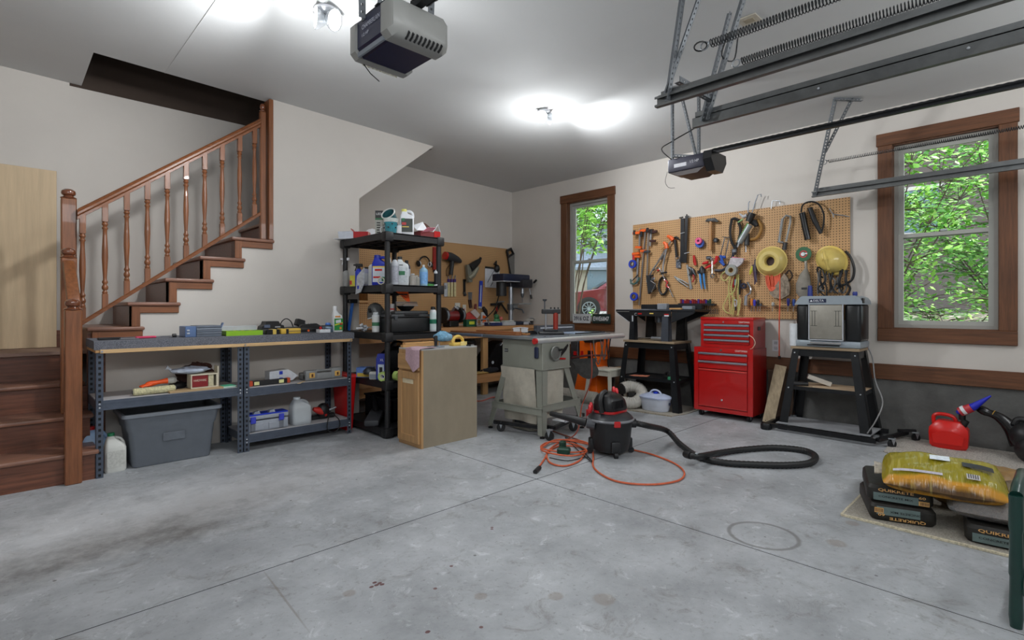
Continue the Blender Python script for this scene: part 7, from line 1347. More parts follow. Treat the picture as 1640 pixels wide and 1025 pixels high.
# hard hat
t = H('hard_hat', 'yellow ridged hard hat hanging at the right end of the pegboard', 'hard hat', 1332, 416); c = P(1332, 417, .03); HH = M((212, 188, 104), .35, 0, .06, 8, coat=.4)
m = t.p('shell', HH); m.lathe([(.125, 0), (.123, .03), (.11, .075), (.085, .11), (.05, .13), (.001, .138)], c, 30, (-1, .15, .05), sc=(1.1, .88))
k = t.p('centre_ridge', HH); k.tube([c + Vector((-.045, .05, .115)), c + Vector((-.105, .035, .075)), c + Vector((-.14, .012, 0)), c + Vector((-.10, .0, -.085)), c + Vector((-.04, .0, -.12))], [.008, .016, .02, .018, .008], 8)
for s in (-1, 1): k = t.p('side_ridge', HH); k.tube([c + Vector((-.09, .03 + s * .03, .08)), c + Vector((-.128, .012 + s * .03, 0)), c + Vector((-.09, s * .035, -.085))], [.005, .010, .006], 6)
k = t.p('brim', M((224, 196, 100), .35)); k.lathe([(.128, -.004), (.145, .0), (.145, .006), (.124, .012)], c, 30, (-1, .15, .05), sc=(1.1, .88), cap=False)
t = H('black_cable_bundle', 'tangled bundle of black cables hanging under the hard hat', 'cables', 1335, 450); rr = random.Random(11)
for i in range(14):
    x = 1310 + i * 3.6; k = t.p('cable', BLK if i % 3 else M((96, 96, 96), .5)); k.tube(smooth([P(x, 438 + rr.uniform(-8, 6), .06), P(x + rr.uniform(-6, 6), 450, .06 + rr.uniform(0, .03)), P(x + rr.uniform(-8, 8), 462, .06), P(x + rr.uniform(-4, 4), 472 + rr.uniform(-6, 3), .06)], 4), .007 + .003 * (i % 2), 6)
k = t.p('outer_loop', BLK); k.tube(smooth([P(1354, 402, .06), P(1362, 412, .06), P(1368, 430, .06), P(1365, 447, .06), P(1354, 455, .06), P(1340, 462, .06)], 4), .012, 6)
k = t.p('left_loop', BLK); k.tube(smooth([P(1318, 432, .05), P(1310, 428, .05), P(1310, 438, .05), P(1318, 445, .05)], 4), .009, 6)
# screwdriver racks
for j, (x0, x1, y, lst, lb) in enumerate(((1196, 1229, 490, ((1204, 478, (206, 120, 40)), (1208.5, 480, (60, 56, 180)), (1214, 480, (30, 32, 40)), (1218, 486, (40, 44, 60))), 'wire rack of screwdrivers with orange and blue handles above the red chest'), (1236, 1281, 490, ((1238, 484, (180, 180, 176)), (1262.5, 478, (34, 40, 130)), (1271.5, 479, (40, 70, 140))), 'wire rack with white and two blue screwdrivers right of the other rack'))):
    t = H('screwdriver_rack', lb, 'tool rack', x0, y); m = t.p('rail', M((70, 66, 60), .5, .4)); m.beam(P(x0, y, .04), P(x1, y, .04), .05, .006)
    for x, yy, c_ in lst:
        s = T('screwdriver', '%s-handled screwdriver in the %s wire rack' % ({(206, 120, 40): 'orange', (60, 56, 180): 'violet blue', (30, 32, 40): 'black', (40, 44, 60): 'short slate', (180, 180, 176): 'pale grey', (34, 40, 130): 'deep blue', (40, 70, 140): 'steel blue'}[c_], ('left', 'right')[j]), 'screwdriver', P(x, y, .04), world=True, group='screwdrivers in the wire racks')
        k = s.p('handle', M(c_, .35, 0, .05)); k.tube([P(x, yy, .04), P(x, yy + 4, .04), P(x, y - .5, .04)], [.012, .016, .011], 10); q = s.p('shaft', CHR); q.cyl(P(x, y - .5, .04), P(x - 1, y + 9, .04), .004, n=6)
# drill bit row with red handles over the router table
t = H('driver_holder', 'dark strip holding a row of red and purple handled drivers above the router table', 'tool rack', 1120, 490); m = t.p('strip', BLK); m.beam(P(1088, 487, .05), P(1146, 488, .05), .06, .02)
for i in range(16):
    x = 1091 + i * 3.1; c_ = [(120, 26, 36), (66, 40, 130), (150, 30, 36), (130, 24, 34)][i % 4] if i < 14 else (20, 60, 50)
    s = T('nut_driver', '%s handled driver standing %s in the dark strip row' % ({(120, 26, 36): 'wine red', (66, 40, 130): 'purple', (150, 30, 36): 'bright red', (130, 24, 34): 'maroon', (20, 60, 50): 'dark green'}[c_], ('first from left', 'second from left', 'third from left', 'fourth from left', 'fifth from left', 'sixth from left', 'seventh from left', 'eighth from left', 'eighth from right', 'seventh from right', 'sixth from right', 'fifth from right', 'fourth from right', 'third from right', 'second from right', 'first from right')[i]), 'driver', P(x, 487, .05), world=True, group='drivers in the strip over the router table')
    k = s.p('handle', M(c_, .4, 0, .05)); k.tube([P(x, 479 + (i % 3), .05), P(x, 486, .05)], [.014, .012], 8); q = s.p('shaft', CHR); q.cyl(P(x, 489, .05), P(x, 496, .05), .004, n=6)
t = H('hex_keys', 'loose set of small hex keys on hooks below the driver strip', 'hex keys', 1143, 500)
for i in range(6): x = 1132 + 3.4 * i; k = t.p('key', DSTEEL); k.tube([P(x, 494 + i % 2, .02), P(x, 502, .02), P(x + 2, 503, .02)], .004, 5)
# ================================================================== FLOOR MATS, CAN, BAGS, GREEN FRAME
CARP = M((168, 162, 150), .98, 0, .35, 120, .6, 200, name='beige carpet'); CARP2 = M((178, 172, 164), .98, 0, .5, 90, .7, 160)
t = T('carpet_remnant', 'beige carpet remnant on the floor under the concrete bags', 'carpet', (4.0, .2, 0), world=True)
m = t.p('pile', CARP); m.prism([(3.33, .80), (4.75, .80), (4.75, -1.0), (3.33, -1.0)], .001, .011, 'xy'); k = t.p('bound_edge', M((206, 196, 170), .9, 0, .4, 80)); k.bb((3.318, -1.0, .001), (3.332, .80, .012)); k.bb((3.33, .795, .001), (4.75, .806, .012))
t = T('speckled_carpet', 'speckled pinkish carpet strip along the foundation wall by the gas can', 'carpet', (5.2, .1, 0), world=True)
m = t.p('pile', CARP2); m.prism([(4.80, .70), (5.05, .92), (5.725, .95), (5.725, -1.0), (4.80, -1.0)], .001, .009, 'xy'); k = t.p('backing', M((96, 88, 80), .9)); k.prism([(4.795, .70), (5.045, .925), (5.73, .955), (5.73, -1.0), (4.795, -1.0)], .0, .001, 'xy')
t = T('stand_carpet', 'grey beige carpet piece under the router stand and white caddy', 'carpet', (5.3, 3.2, 0), world=True)
m = t.p('pile', CARP); m.prism([(5.06, 2.78), (5.02, 3.40), (5.0, 4.35), (5.72, 4.4), (5.72, 2.74), (5.25, 2.73)], .001, .010, 'xy'); k = t.p('frayed_edge', M((150, 140, 122), .95, 0, .4, 60)); k.prism([(5.052, 2.77), (5.012, 3.40), (5.02, 3.40), (5.065, 2.78)], .0005, .012, 'xy')

gc = T('gas_can', 'red plastic gas can with moulded handle on the speckled carpet', 'gas can', (5.55, .57, .0095), 0)
GR = M((214, 22, 14), .35, 0, .06, 6, coat=.2); m = gc.p('body', GR)
def oct_(hx, hy, z, c=.05): return [(hx, hy - c, z), (hx - c * .6, hy, z), (-hx + c * .6, hy, z), (-hx, hy - c, z), (-hx, -hy + c, z), (-hx + c * .6, -hy, z), (hx - c * .6, -hy, z), (hx, -hy + c, z)]
loft(m, [oct_(.075, .105, 0), oct_(.085, .12, .02), oct_(.088, .125, .12), oct_(.085, .122, .16), oct_(.06, .075, .215, .03), oct_(.055, .07, .22, .03)], True, True)
k = gc.p('handle', GR); k.tube(smooth([(0, .095, .17), (0, .10, .235), (0, .075, .262), (0, .02, .265), (0, -.03, .25), (0, -.045, .215)], 4), .014, 8)
k = gc.p('face_panel', GR); k.plate([(-.089, .09, .04), (-.089, -.09, .04), (-.089, -.10, .11), (-.089, -.03, .145), (-.089, .03, .145), (-.089, .10, .11)], NX, .004)
k = gc.p('filler_neck', BLK); k.cyl((0, -.085, .185), (0, -.105, .235), .024, n=14)
t = T('spray_nozzle', 'blue tapered pouring spout with red and white label above the gas can', 'spout', (5.52, .46, .25), world=True)
BS = M((34, 44, 190), .35, 0, .05); m = t.p('cone', BS); m.tube([BX(1532, 661, 5.52), BX(1545, 657, 5.52), BX(1560, 651, 5.52), BX(1587, 634, 5.52)], [.012, .034, .028, .006], 12)
k = t.p('label', M((190, 50, 60), .4)); k.tube([BX(1537, 660, 5.51), BX(1556, 653, 5.51)], [.036, .034], 12); q = t.p('white_print', WHT); q.tube([BX(1541, 658, 5.508), BX(1546, 656, 5.508)], .0365, 12); r_ = t.p('collar', BLK); r_.cyl(BX(1541, 661, 5.54), BX(1541, 672, 5.55), .022)
t = T('leaf_blower', 'black leaf blower leaning at the foundation wall by the right frame edge', 'leaf blower', (5.56, .1, .1), world=True)
m = t.p('nozzle', BLKG); m.tube(smooth([BX(1562, 651, 5.58), BX(1580, 660, 5.57), BX(1600, 668, 5.56), BX(1622, 688, 5.55), BX(1636, 712, 5.54)], 4), [.02, .024, .03, .034, .032, .028, .03, .032, .036, .04, .044, .05, .055, .06, .065, .07, .072], 12)
k = t.p('body', BLK); k.ball(BX(1650, 700, 5.50), (.12, .12, .11), 14, 10); k.ball(BX(1665, 722, 5.45), (.13, .14, .12), 14, 10); q = t.p('plastic_dish', M((196, 150, 50), .5)); q.torus(BX(1591, 663, 5.565), .028, .003, BX(1600, 668, 5.56) - BX(1580, 660, 5.57), 16, 6)
k = t.p('top_handle', BLK); k.tube(smooth([BX(1625, 680, 5.5), BX(1630, 672, 5.5), BX(1645, 674, 5.5), BX(1655, 684, 5.5)], 4), .022, 8)

CB = M((34, 32, 28), .55, 0, .25, 30, .2, 60); CPAN = M((104, 122, 120), .6, 0, .12, 30); CYL_ = M((222, 172, 104), .6)
def pillow(m, hx, hy, h, n=12, sag=.0, sd=1, pw=.5):
    rr = random.Random(sd); ph = [rr.uniform(0, 6) for _ in range(4)]; k = n
    top, bot = [], []
    for i in range(k + 1):
        for j in range(k + 1):
            u = -1 + 2 * i / k; v = -1 + 2 * j / k
            e = max(0, (1 - abs(u) ** 4) * (1 - abs(v) ** 4)) ** pw
            w_ = .06 * math.sin(u * 5 + ph[0]) * math.sin(v * 6 + ph[1]) + .03 * math.sin(u * 11 + ph[2] + v * 9)
            bx = hx * u * (1 - .06 * (1 - abs(v)) * 0); by = hy * v
            cxr = 1 - .05 * abs(u) ** 3 * abs(v) ** 3
            top.append((bx * cxr, by * cxr, h * (.45 + e * (.55 + w_) * 1.0))); bot.append((bx * cxr, by * cxr, h * (.45 - .45 * e)))
    K = k + 1; fs = [(i * K + j, (i + 1) * K + j, (i + 1) * K + j + 1, i * K + j + 1) for i in range(k) for j in range(k)]
    n0 = len(top); fs2 = [tuple(n0 + a for a in f[::-1]) for f in fs]
    bd = [i * K for i in range(k + 1)] + [k * K + j for j in range(1, K)] + [i * K + k for i in range(k - 1, -1, -1)] + [j for j in range(k - 1, 0, -1)]
    fs3 = [(bd[i], bd[(i + 1) % len(bd)], n0 + bd[(i + 1) % len(bd)], n0 + bd[i]) for i in range(len(bd))]
    m.add(top + bot, fs + fs2 + fs3)
def cbag(label, loc, rz, flip=False, ry=0, rx=0):
    t = T('concrete_mix_bag', label, 'bag', loc, rz, 'bags of concrete mix')
    t.o.scale = (1, 1, .88)
    m = t.p('sack', CB); L_, W_, Hh = .215, .145, .098
    ring = lambda sx, sy, z, r: [(x, y, z) for x, y in rrect(L_ * sx, W_ * sy, r)]
    loft(m, [ring(.95, .93, .0, .03), ring(1.0, 1.0, .02, .03), ring(1.01, 1.0, .05, .03), ring(1.0, .99, .08, .03), ring(.93, .92, .098, .03)], True, True)
    X = -L_ * 1.012
    k = t.p('printed_panel', CPAN)
    s = -1 if flip else 1
    up = (0, 0, s); rt_ = (0, -s, 0); zc = .05
    k.bb((X - .0015, -W_ * .55 if not flip else -W_ * .50, .012 if not flip else .040), (X - .0003, W_ * .80, .058 if not flip else .088))
    k = t.p('lettering', CYL_); k.text('QUIKRETE', (X - .0022, .018 * s, zc + .026 * s), rt_, up, .020, fit=.155, bold=.02)
    k.m(M((24, 26, 26), .6)).text('CONCRETE MIX', (X - .0024, .018 * s, zc - .012 * s), rt_, up, .012, fit=.15, bold=.01)
    k.m(CYL_).text('60', (X - .0022, -.095 * s, zc + .010 * s), rt_, up, .016, fit=.03, bold=.02)
    q = t.p('bar_code_patch', CYL_); q.bb((X - .0016, -.125 if not flip else .085, .014 if not flip else .05), (X - .0004, -.08 if not flip else .125, .040 if not flip else .080))
    for i in range(6): q.m(M((30, 28, 26), .6)).bb((X - .0022, (-.122 if not flip else .088) + i * .0062, .018 if not flip else .054), (X - .0014, (-.119 if not flip else .091) + i * .0062, .036 if not flip else .076))
    return t
c_ = math.cos(.36); s__ = math.sin(.36)
cbag('lower concrete mix bag of the left pile with its print upside down', (3.415 + .2 * c_, .535 + .2 * s__, .0115), .33, flip=True)
cbag('upper concrete mix bag of the left pile with upright print', (3.45 + .2 * c_, .54 + .2 * s__, .099), .26)
cbag('single concrete mix bag at right under the clear bags', (3.385 + .21, .165, .0115), .10)
YB = bpy.data.materials.new('mulch bag print'); YB.use_nodes = True
def yb():
    n = YB.node_tree.nodes; l = YB.node_tree.links; b = n['Principled BSDF']
    tc = n.new('ShaderNodeTexCoord').outputs['Object']; sp = n.new('ShaderNodeSeparateXYZ'); l.new(tc, sp.inputs[0])
    nz = n.new('ShaderNodeTexNoise'); nz.inputs['Scale'].default_value = 7; nz.inputs['Detail'].default_value = 5; l.new(tc, nz.inputs[0])
    x = math_(n, l, 'ADD', sp.outputs[0], math_(n, l, 'MULTIPLY', math_(n, l, 'SUBTRACT', nz.outputs[0], .5), .05))
    brown = mixc(n, l, nz.outputs[0], L3((70, 50, 32)), L3((120, 88, 50)))
    c = mixc(n, l, ramp(n, l, x, -.185, -.172), brown, L3((206, 146, 48)))
    c = mixc(n, l, ramp(n, l, x, -.155, -.135), c, L3((150, 138, 34)))
    mp = n.new('ShaderNodeMapping'); mp.inputs['Scale'].default_value = (3, 26, 3); l.new(tc, mp.inputs[0]); n2 = n.new('ShaderNodeTexNoise'); n2.inputs['Scale'].default_value = 2; l.new(mp.outputs[0], n2.inputs[0])
    c = mixc(n, l, math_(n, l, 'MULTIPLY', ramp(n, l, n2.outputs[0], .58, .7), .25), c, L3((226, 206, 120)))
    l.new(c, b.inputs['Base Color']); b.inputs['Roughness'].default_value = .25
    bp = n.new('ShaderNodeBump'); bp.inputs['Strength'].default_value = .6; bp.inputs['Distance'].default_value = .01; l.new(n2.outputs[0], bp.inputs['Height']); l.new(bp.outputs[0], b.inputs['Normal'])
yb()
t = T('mulch_bag', 'big glossy olive and orange printed bag lying on top of the bag pile', 'bag', (3.57, .40, .198), .20); t.o.rotation_euler = (0, -.22, .16); t.o.scale = (.94, .93, .95)
m = t.p('bag', YB); pillow(m, .19, .275, .14, 18, sd=3)
def pz(x, y): 
    u, v = x / .19, y / .285; e = max(0, (1 - abs(u) ** 4) * (1 - abs(v) ** 4)) ** .5
    return .14 * (.45 + e * .60)
def patch(name, mat, x0, x1, y0, y1, lift=.003, n=6):
    k = t.p(name, mat); k.sheet(lambda u, v: (x0 + (x1 - x0) * u, y0 + (y1 - y0) * v, pz(x0 + (x1 - x0) * u, y0 + (y1 - y0) * v) + lift), n, n, .001); return k
patch('white_splash', M((220, 226, 232), .3, 0, .25, 40), .03, .09, -.04, .05); patch('dark_strip', M((36, 38, 40), .4, 0, .3, 60), -.02, .03, -.22, -.09, .008); patch('blue_strip', M((196, 190, 200), .4, 0, .2, 90), -.135, -.118, .0, .22, .005)
bc = patch('bar_code_patch', M((200, 196, 190), .4), -.135, -.095, -.155, -.10, .008)
for i in range(5): q = t.p('bar', M((60, 56, 70), .5), parent=bc); y = -.148 + i * .0095; q.sheet(lambda u, v: (-.131 + .032 * u, y + .004 * v, pz(-.131 + .032 * u, y) + .0105), 3, 1, .001)
k = t.p('sealed_end', M((150, 140, 124), .3, 0, .4, 40)); k.plate([(-.06, .27, .06), (.06, .27, .06), (.04, .315, .075), (-.05, .31, .045)], (0, 0, 1), .006); k = t.p('sealed_end', M((120, 100, 78), .3, 0, .4, 40)); k.plate([(-.05, -.275, .06), (.06, -.275, .06), (.05, -.315, .08), (-.03, -.31, .07)], (0, 0, 1), .006)
t = T('clear_gravel_bag', 'clear plastic bag of brown gravel lying on the right concrete bag', 'bag', (3.60, .165, .099), .12)
m = t.p('gravel', M((92, 74, 56), .8, 0, .5, 60, .8, 90)); pillow(m, .18, .19, .085, 12, sd=6); k = t.p('film', M((196, 198, 200), .15, 0, .2, 12, .5, 20, alpha=.28)); pillow(k, .195, .215, .10, 12, sd=8)
t = T('printed_feed_bag', 'brown bag with red and white print behind the clear bag at frame edge', 'bag', (3.98, .26, .012), .1)
m = t.p('bag', M((140, 106, 58), .4, 0, .3, 20, .3, 40)); pillow(m, .17, .26, .24, 12, sd=12); k = t.p('red_print', M((150, 40, 40), .4, 0, .3, 50)); k.plate([(-.168, .05, .12), (-.168, -.12, .12), (-.13, -.12, .20), (-.13, .05, .20)], (-1, 0, .4), .012); q = t.p('white_print', WHT); q.plate([(-.165, .0, .15), (-.165, -.09, .15), (-.15, -.09, .18), (-.15, .0, .18)], (-1, 0, .4), .022)
t = T('cement_sack', 'open tan paper sack lying behind the left pile of concrete bags', 'sack', (3.95, .72, .012), .2); m = t.p('sack', M((196, 184, 158), .7, 0, .15, 30)); pillow(m, .15, .10, .13, 10, sd=15); k = t.p('print', M((40, 38, 34), .7)); k.plate([(-.10, .03, .115), (-.10, -.04, .115), (-.06, -.04, .128), (-.06, .03, .128)], (-.2, 0, 1), .008)

GF = M((10, 54, 46), .35, 0, .1, 10, coat=.3)
t = T('green_steel_frame', 'dark green tubular steel frame standing at the right edge on the floor', 'frame', (2.62, .08, 0), world=True)
def gpost(x, y, lean=0):
    k = t.p('post', GF); k.tube([(x, y, .0), (x, y, .04), (x + lean * .1, y, .18), (x + lean * .1, y, .19), (x + lean * .2, y, .34), (x + lean * .2, y, .36), (x + lean * .3, y, .455), (x + lean * .3, y, .475)], [.017, .021, .018, .021, .018, .0215, .02, .022], 14)
gpost(2.615, .082); gpost(2.63, -.40); gpost(2.93, .072); gpost(2.93, -.40)
k = t.p('top_bar', GF); k.tube([(2.615, .082, .475), (2.66, .08, .495), (2.88, .073, .50), (2.93, .072, .475)], .019, 12); k = t.p('top_bar', GF); k.tube([(2.63, -.40, .475), (2.68, -.40, .495), (2.88, -.40, .50), (2.93, -.40, .475)], .019, 12)
for x in (2.62, 2.93): k = t.p('cross_tube', GF); k.cyl((x, .075, .13), (x, -.40, .13), .013, n=10)
k = t.p('adjuster_bracket', M((30, 34, 34), .4, .4)); k.bb((2.64, -.0, .12), (2.70, .06, .19), b=.008); k = t.p('floor_bar', GF); k.cyl((2.63, -.40, .03), (2.93, -.40, .03), .016); k = t.p('floor_bar', GF); k.cyl((2.63, .078, .10), (2.93, .073, .10), .012)

# ================================================================== LICENCE PLATES ON THE WINDOW LEDGE
def lplate(x0, x1, y0, y1, txt, bg, fg, lb):
    a = BX(x0, y0, 5.695); b_ = BX(x1, y1, 5.695); t = T('licence_plate', lb, 'licence plate', ((5.695), (a.y + b_.y) / 2, .955 if False else min(a.z, b_.z)), world=True, group='licence plates on the window ledge')
    w_ = a.y - b_.y; h_ = .125; cz = .945 + h_ / 2; cy = (a.y + b_.y) / 2
    m = t.p('plate', bg); m.bb((5.688, cy - w_ / 2, .942), (5.692, cy + w_ / 2, .942 + h_), b=.001); k = t.p('raised_rim', bg); k.bb((5.686, cy - w_ / 2, .942), (5.688, cy + w_ / 2, .947)); k.bb((5.686, cy - w_ / 2, .942 + h_ - .005), (5.688, cy + w_ / 2, .942 + h_))
    q = t.p('lettering', fg); q.text(txt, (5.6865, cy, cz - .002), (0, -1, 0), (0, 0, 1), .06, fit=w_ * .86, bold=.02); q.text('STATE', (5.6865, cy, cz + .049), (0, -1, 0), (0, 0, 1), .008, fit=.09) if False else None
lplate(918, 946, 506, 520, '3916 OZ', M((200, 204, 206), .4), M((40, 44, 60), .5), 'white licence plate at the left of the corner window ledge')
lplate(949, 978, 505, 519, 'EWE6847', M((30, 48, 46), .4), M((216, 220, 222), .5), 'dark licence plate with pale lettering right of the white plate')

# ================================================================== OVERHEAD: OPENERS, TRACKS, SPRINGS, FLOODS
HANG = M((112, 116, 120), .45, .6, .12, 20); TRK = M((112, 114, 114), .4, .75, .15, 12); PERF = slotted_mat((150, 154, 158), .034, .006)
def perf(t, name, p, q, w_=.03, up=(1, 0, 0)):
    """perforated angle from p to q: two flanges, holes in both"""
    k = t.p(name, HANG); p, q = Vector(p), Vector(q); d = (q - p).normalized(); L_ = (q - p).length
    s = d.cross(Vector(up)); s = s.normalized() if s.length > .05 else d.orthogonal().normalized(); u = s.cross(d).normalized()
    PT = .027; holes = int(L_ / PT); hw = .0048
    def flange(a, b):   # a = across dir, b= thickness dir ; strips around real holes
        for s0, s1 in ((0, w_ / 2 - hw), (w_ / 2 + hw, w_)):
            P_ = [p + a * s0, q + a * s0, q + a * s1, p + a * s1]; k.plate(P_, b, .0025)
        for i in range(holes + 1):
            z0 = i * PT; z1 = min(L_, z0 + .017)
            if z1 > z0: k.plate([p + d * z0 + a * (w_ / 2 - hw), p + d * z1 + a * (w_ / 2 - hw), p + d * z1 + a * (w_ / 2 + hw), p + d * z0 + a * (w_ / 2 + hw)], b, .0025)
    flange(s, u); flange(u, s)
    return k
def track(t, x, y1, z=2.21, h=.052, face=1):
    k = t.p('channel', TRK); y0 = -1.0; f = face
    # web, lips and rounded bead of a roller track
    prof = [(0, -h / 2), (f * .028, -h / 2), (f * .028, -h / 2 + .010), (f * .025, -h / 2 + .010), (f * .025, -h / 2 + .003), (f * .003, -h / 2 + .003), (f * .003, h / 2 - .003), (f * .025, h / 2 - .003), (f * .025, h / 2 - .012), (f * .028, h / 2 - .012), (f * .028, h / 2), (0, h / 2)]
    vs = [(x + a, y, z + b) for y in (y0, y1) for a, b in prof]; n = len(prof)
    k.add(vs, [tuple(range(n - 1, -1, -1)), tuple(range(n, 2 * n))] + [(i, (i + 1) % n, n + (i + 1) % n, n + i) for i in range(n)])
    a = t.p('support_angle', TRK); a.bb((x - f * .004, y0, z + h / 2), (x + f * .026, y1 - .02, z + h / 2 + .003)); a.bb((x - f * .004, y0, z + h / 2), (x - f * .001, y1 - .02, z + h / 2 + .030))
    for i in range(4): b = t.p('bolt_head', LGRY); b.ball((x - f * .004, y1 - .10 - .55 * i, z + .004), .006, 8, 6)
def spring(t, x, y0, y1, z, r=.020, pitch=.013, wire=.0028):
    k = t.p('coil', M((44, 46, 48), .4, .6)); n = int((y0 - y1) / pitch); pts = []
    for i in range(n * 7 + 1):
        a = 2 * math.pi * i / 7; pts.append((x + r * math.cos(a), y0 - (y0 - y1) * i / (n * 7), z + r * math.sin(a)))
    k.tube(pts, wire, 4)
    q = t.p('end_hook', STEEL); q.torus((x, y0 + .03, z), .02, .0035, (1, 0, 0), 14, 5); q.tube([(x, y0 + .012, z + .0), (x, y0, z + r)], .004, 5)
t = T('door_track', 'left garage door track of the overhead pair, hung on perforated straps with a spring', 'door track', (2.44, .2, 2.21), world=True)
track(t, 2.44, 1.42, face=-1); perf(t, 'hanger', (2.43, 1.34, 2.20), (2.46, 1.22, CEIL(2.44)), .034, (0, 1, 0)); perf(t, 'hanger', (2.44, 1.36, 2.24), (2.55, 1.10, CEIL(2.5)), .028, (0, 1, 0)); spring(t, 2.47, 1.15, -.9, 2.435)
k = t.p('safety_cable', BLK); k.torus((2.47, 1.20, 2.44), .03, .004, (0.3, .2, 1), 14, 5)
t = T('door_track', 'right garage door track of the overhead pair, crossing in front of the small opener', 'door track', (2.84, .2, 2.21), world=True)
track(t, 2.84, 1.43); perf(t, 'hanger', (2.84, 1.33, 2.20), (2.80, 1.02, CEIL(2.84)), .034, (0, 1, 0)); perf(t, 'hanger', (2.84, 1.36, 2.20), (2.84, 1.20, 2.75), .028, (0, 1, 0)); spring(t, 2.84, 1.15, -.9, 2.47)
k = t.p('safety_cable', BLK); k.tube(smooth([(2.84, 1.17, 2.60), (2.86, 1.20, 2.50), (2.80, 1.24, 2.52), (2.79, 1.20, 2.62)], 5), .004, 5); perf(t, 'cross_brace', (2.47, 1.31, 2.30), (2.84, 1.30, 2.30), .03, (0, 1, 0))
t = T('door_track', 'steel garage door track beside the window wall crossing the right window', 'door track', (5.42, .2, 2.21), world=True)
track(t, 5.45, 1.55, face=-1); perf(t, 'hanger', (5.44, 1.51, 2.20), (5.20, 1.28, CEIL(5.2)), .034, (0, 1, 0)); perf(t, 'hanger', (5.33, 1.40, 2.55), (5.30, 1.18, CEIL(5.3)), .028, (0, 1, 0)); perf(t, 'ceiling_angle', (5.16, 1.30, CEIL(5.2) - .03), (5.34, 1.14, CEIL(5.3) - .03), .03, (0, 0, 1)); spring(t, 5.38, 1.40, -.9, 2.48, .013)
k = t.p('end_wire', STEEL); k.tube([(5.42, 1.50, 2.52), (5.38, 1.43, 2.48)], .003, 5)

o1 = T('garage_door_opener', 'large garage door opener with grey light lenses and dark blue underside near the stair', 'opener', (1.105, 1.76, 2.19), world=True)
NB = M((22, 26, 58), .3, 0, .06, coat=.3); LENS = M((150, 150, 146), .35, 0, .05, 8)
m = o1.p('housing', NB); m.prism([(.985, 2.15), (1.01, 2.12), (1.20, 2.12), (1.225, 2.15), (1.225, 2.25), (.985, 2.25)], 1.675, 1.865)
k = o1.p('bottom_trim', GRY); k.bb((.986, 1.675, 2.118), (.995, 1.865, 2.135)); k = o1.p('chassis', M((48, 50, 60), .4, .4)); k.bb((1.0, 1.69, 2.25), (1.21, 1.85, 2.275))
def lens(y0, dy, n_slots):
    k = o1.p('light_lens', LENS); s = 1 if dy > 0 else -1
    secs = []
    for f, inx, inz in ((0, 0, 0), (.55, .0, .0), (.85, .012, .014), (1, .035, .035)):
        y = y0 + dy * f; x0, x1 = .975 + inx, 1.235 - inx; za, zb = 2.118 + inz * .8, 2.262 - inz
        ring = [(x0, y, za + .02), (x0 + .02, y, za), (x1 - .02, y, za), (x1, y, za + .02), (x1, y, zb - .02), (x1 - .02, y, zb), (x0 + .02, y, zb), (x0, y, zb - .02)]
        secs.append(ring)
    loft(k, secs, True, True)
    for i in range(n_slots):
        q = o1.p('vent_slot', BLK if dy < 0 else M((226, 224, 210), .4), parent=k); x = 1.045 + i * .018
        q.box((x, y0 + dy * .80, 2.126), (.006, .022, .010), rx=.5 * s, b=.001); q.box((x, y0 + dy * .90, 2.14), (.006, .012, .022), rx=.7 * s, b=.001)
lens(1.675, -.078, 9); lens(1.865, .070, 9)
k = o1.p('lettering', M((190, 194, 210), .4)); k.text('CHAMBERLAIN', (.983, 1.76, 2.215), (0, -1, 0), (0, 0, 1), .018, fit=.13); k.text('1/2 HP', (.983, 1.80, 2.185), (0, -1, 0), (0, 0, 1), .012, fit=.05)
perf(o1, 'hanger', (.985, 1.80, 2.24), (.965, 1.78, CEIL(1)), .028, (0, 1, 0)); perf(o1, 'hanger', (1.225, 1.70, 2.25), (1.24, 1.68, CEIL(1.2)), .028, (0, 1, 0)); perf(o1, 'bracket', (.99, 1.72, 2.27), (1.22, 1.70, 2.28), .03, (0, 1, 0))
k = o1.p('rail', BLKM); k.bb((1.09, -1.05, 2.262), (1.12, 1.66, 2.292)); 
for sx in (-.03, .03):
    k = o1.p('chain', BLK); pts = [(1.105 + sx, 1.62 - i * .02, 2.275) for i in range(130)]; k.tube(pts, [.007 if i % 2 else .004 for i in range(130)], 5)
k = o1.p('antenna_wire', RUB); k.tube([(1.03, 1.90, 2.118), (1.06, 1.90, 2.09), (1.10, 1.90, 2.07)], .002, 5)

o2 = T('garage_door_opener', 'small dark garage door opener hung high before the pegboard wall', 'opener', (4.15, 2.07, 2.34), world=True)
DB = M((52, 52, 66), .4, .2, .06)
m = o2.p('housing', DB); m.prism([(1.93, 2.33), (2.27, 2.345), (2.24, 2.39), (2.29, 2.42), (1.93, 2.42)], 4.02, 4.28, 'yz') if False else m.bb((4.03, 1.93, 2.285), (4.27, 2.25, 2.40), b=.012, seg=2)
k = o2.p('bottom_cover', M((54, 40, 40), .4)); k.prism([(1.93, 2.29), (2.24, 2.29), (2.15, 2.25), (1.99, 2.25)], 4.04, 4.26, 'yz')
k = o2.p('end_lens', BLKG); k.prism([(4.02, 2.40), (4.28, 2.40), (4.29, 2.34), (4.22, 2.25), (4.08, 2.25), (4.01, 2.34)], 1.86, 1.93)
k = o2.p('name_patch', M((200, 200, 206), .4)); k.box((4.0295, 2.135, 2.335), (.001, .11, .03)); k.text('1/2 HP', (4.0288, 2.01, 2.345), (0, -1, 0), (0, 0, 1), .022, fit=.075)
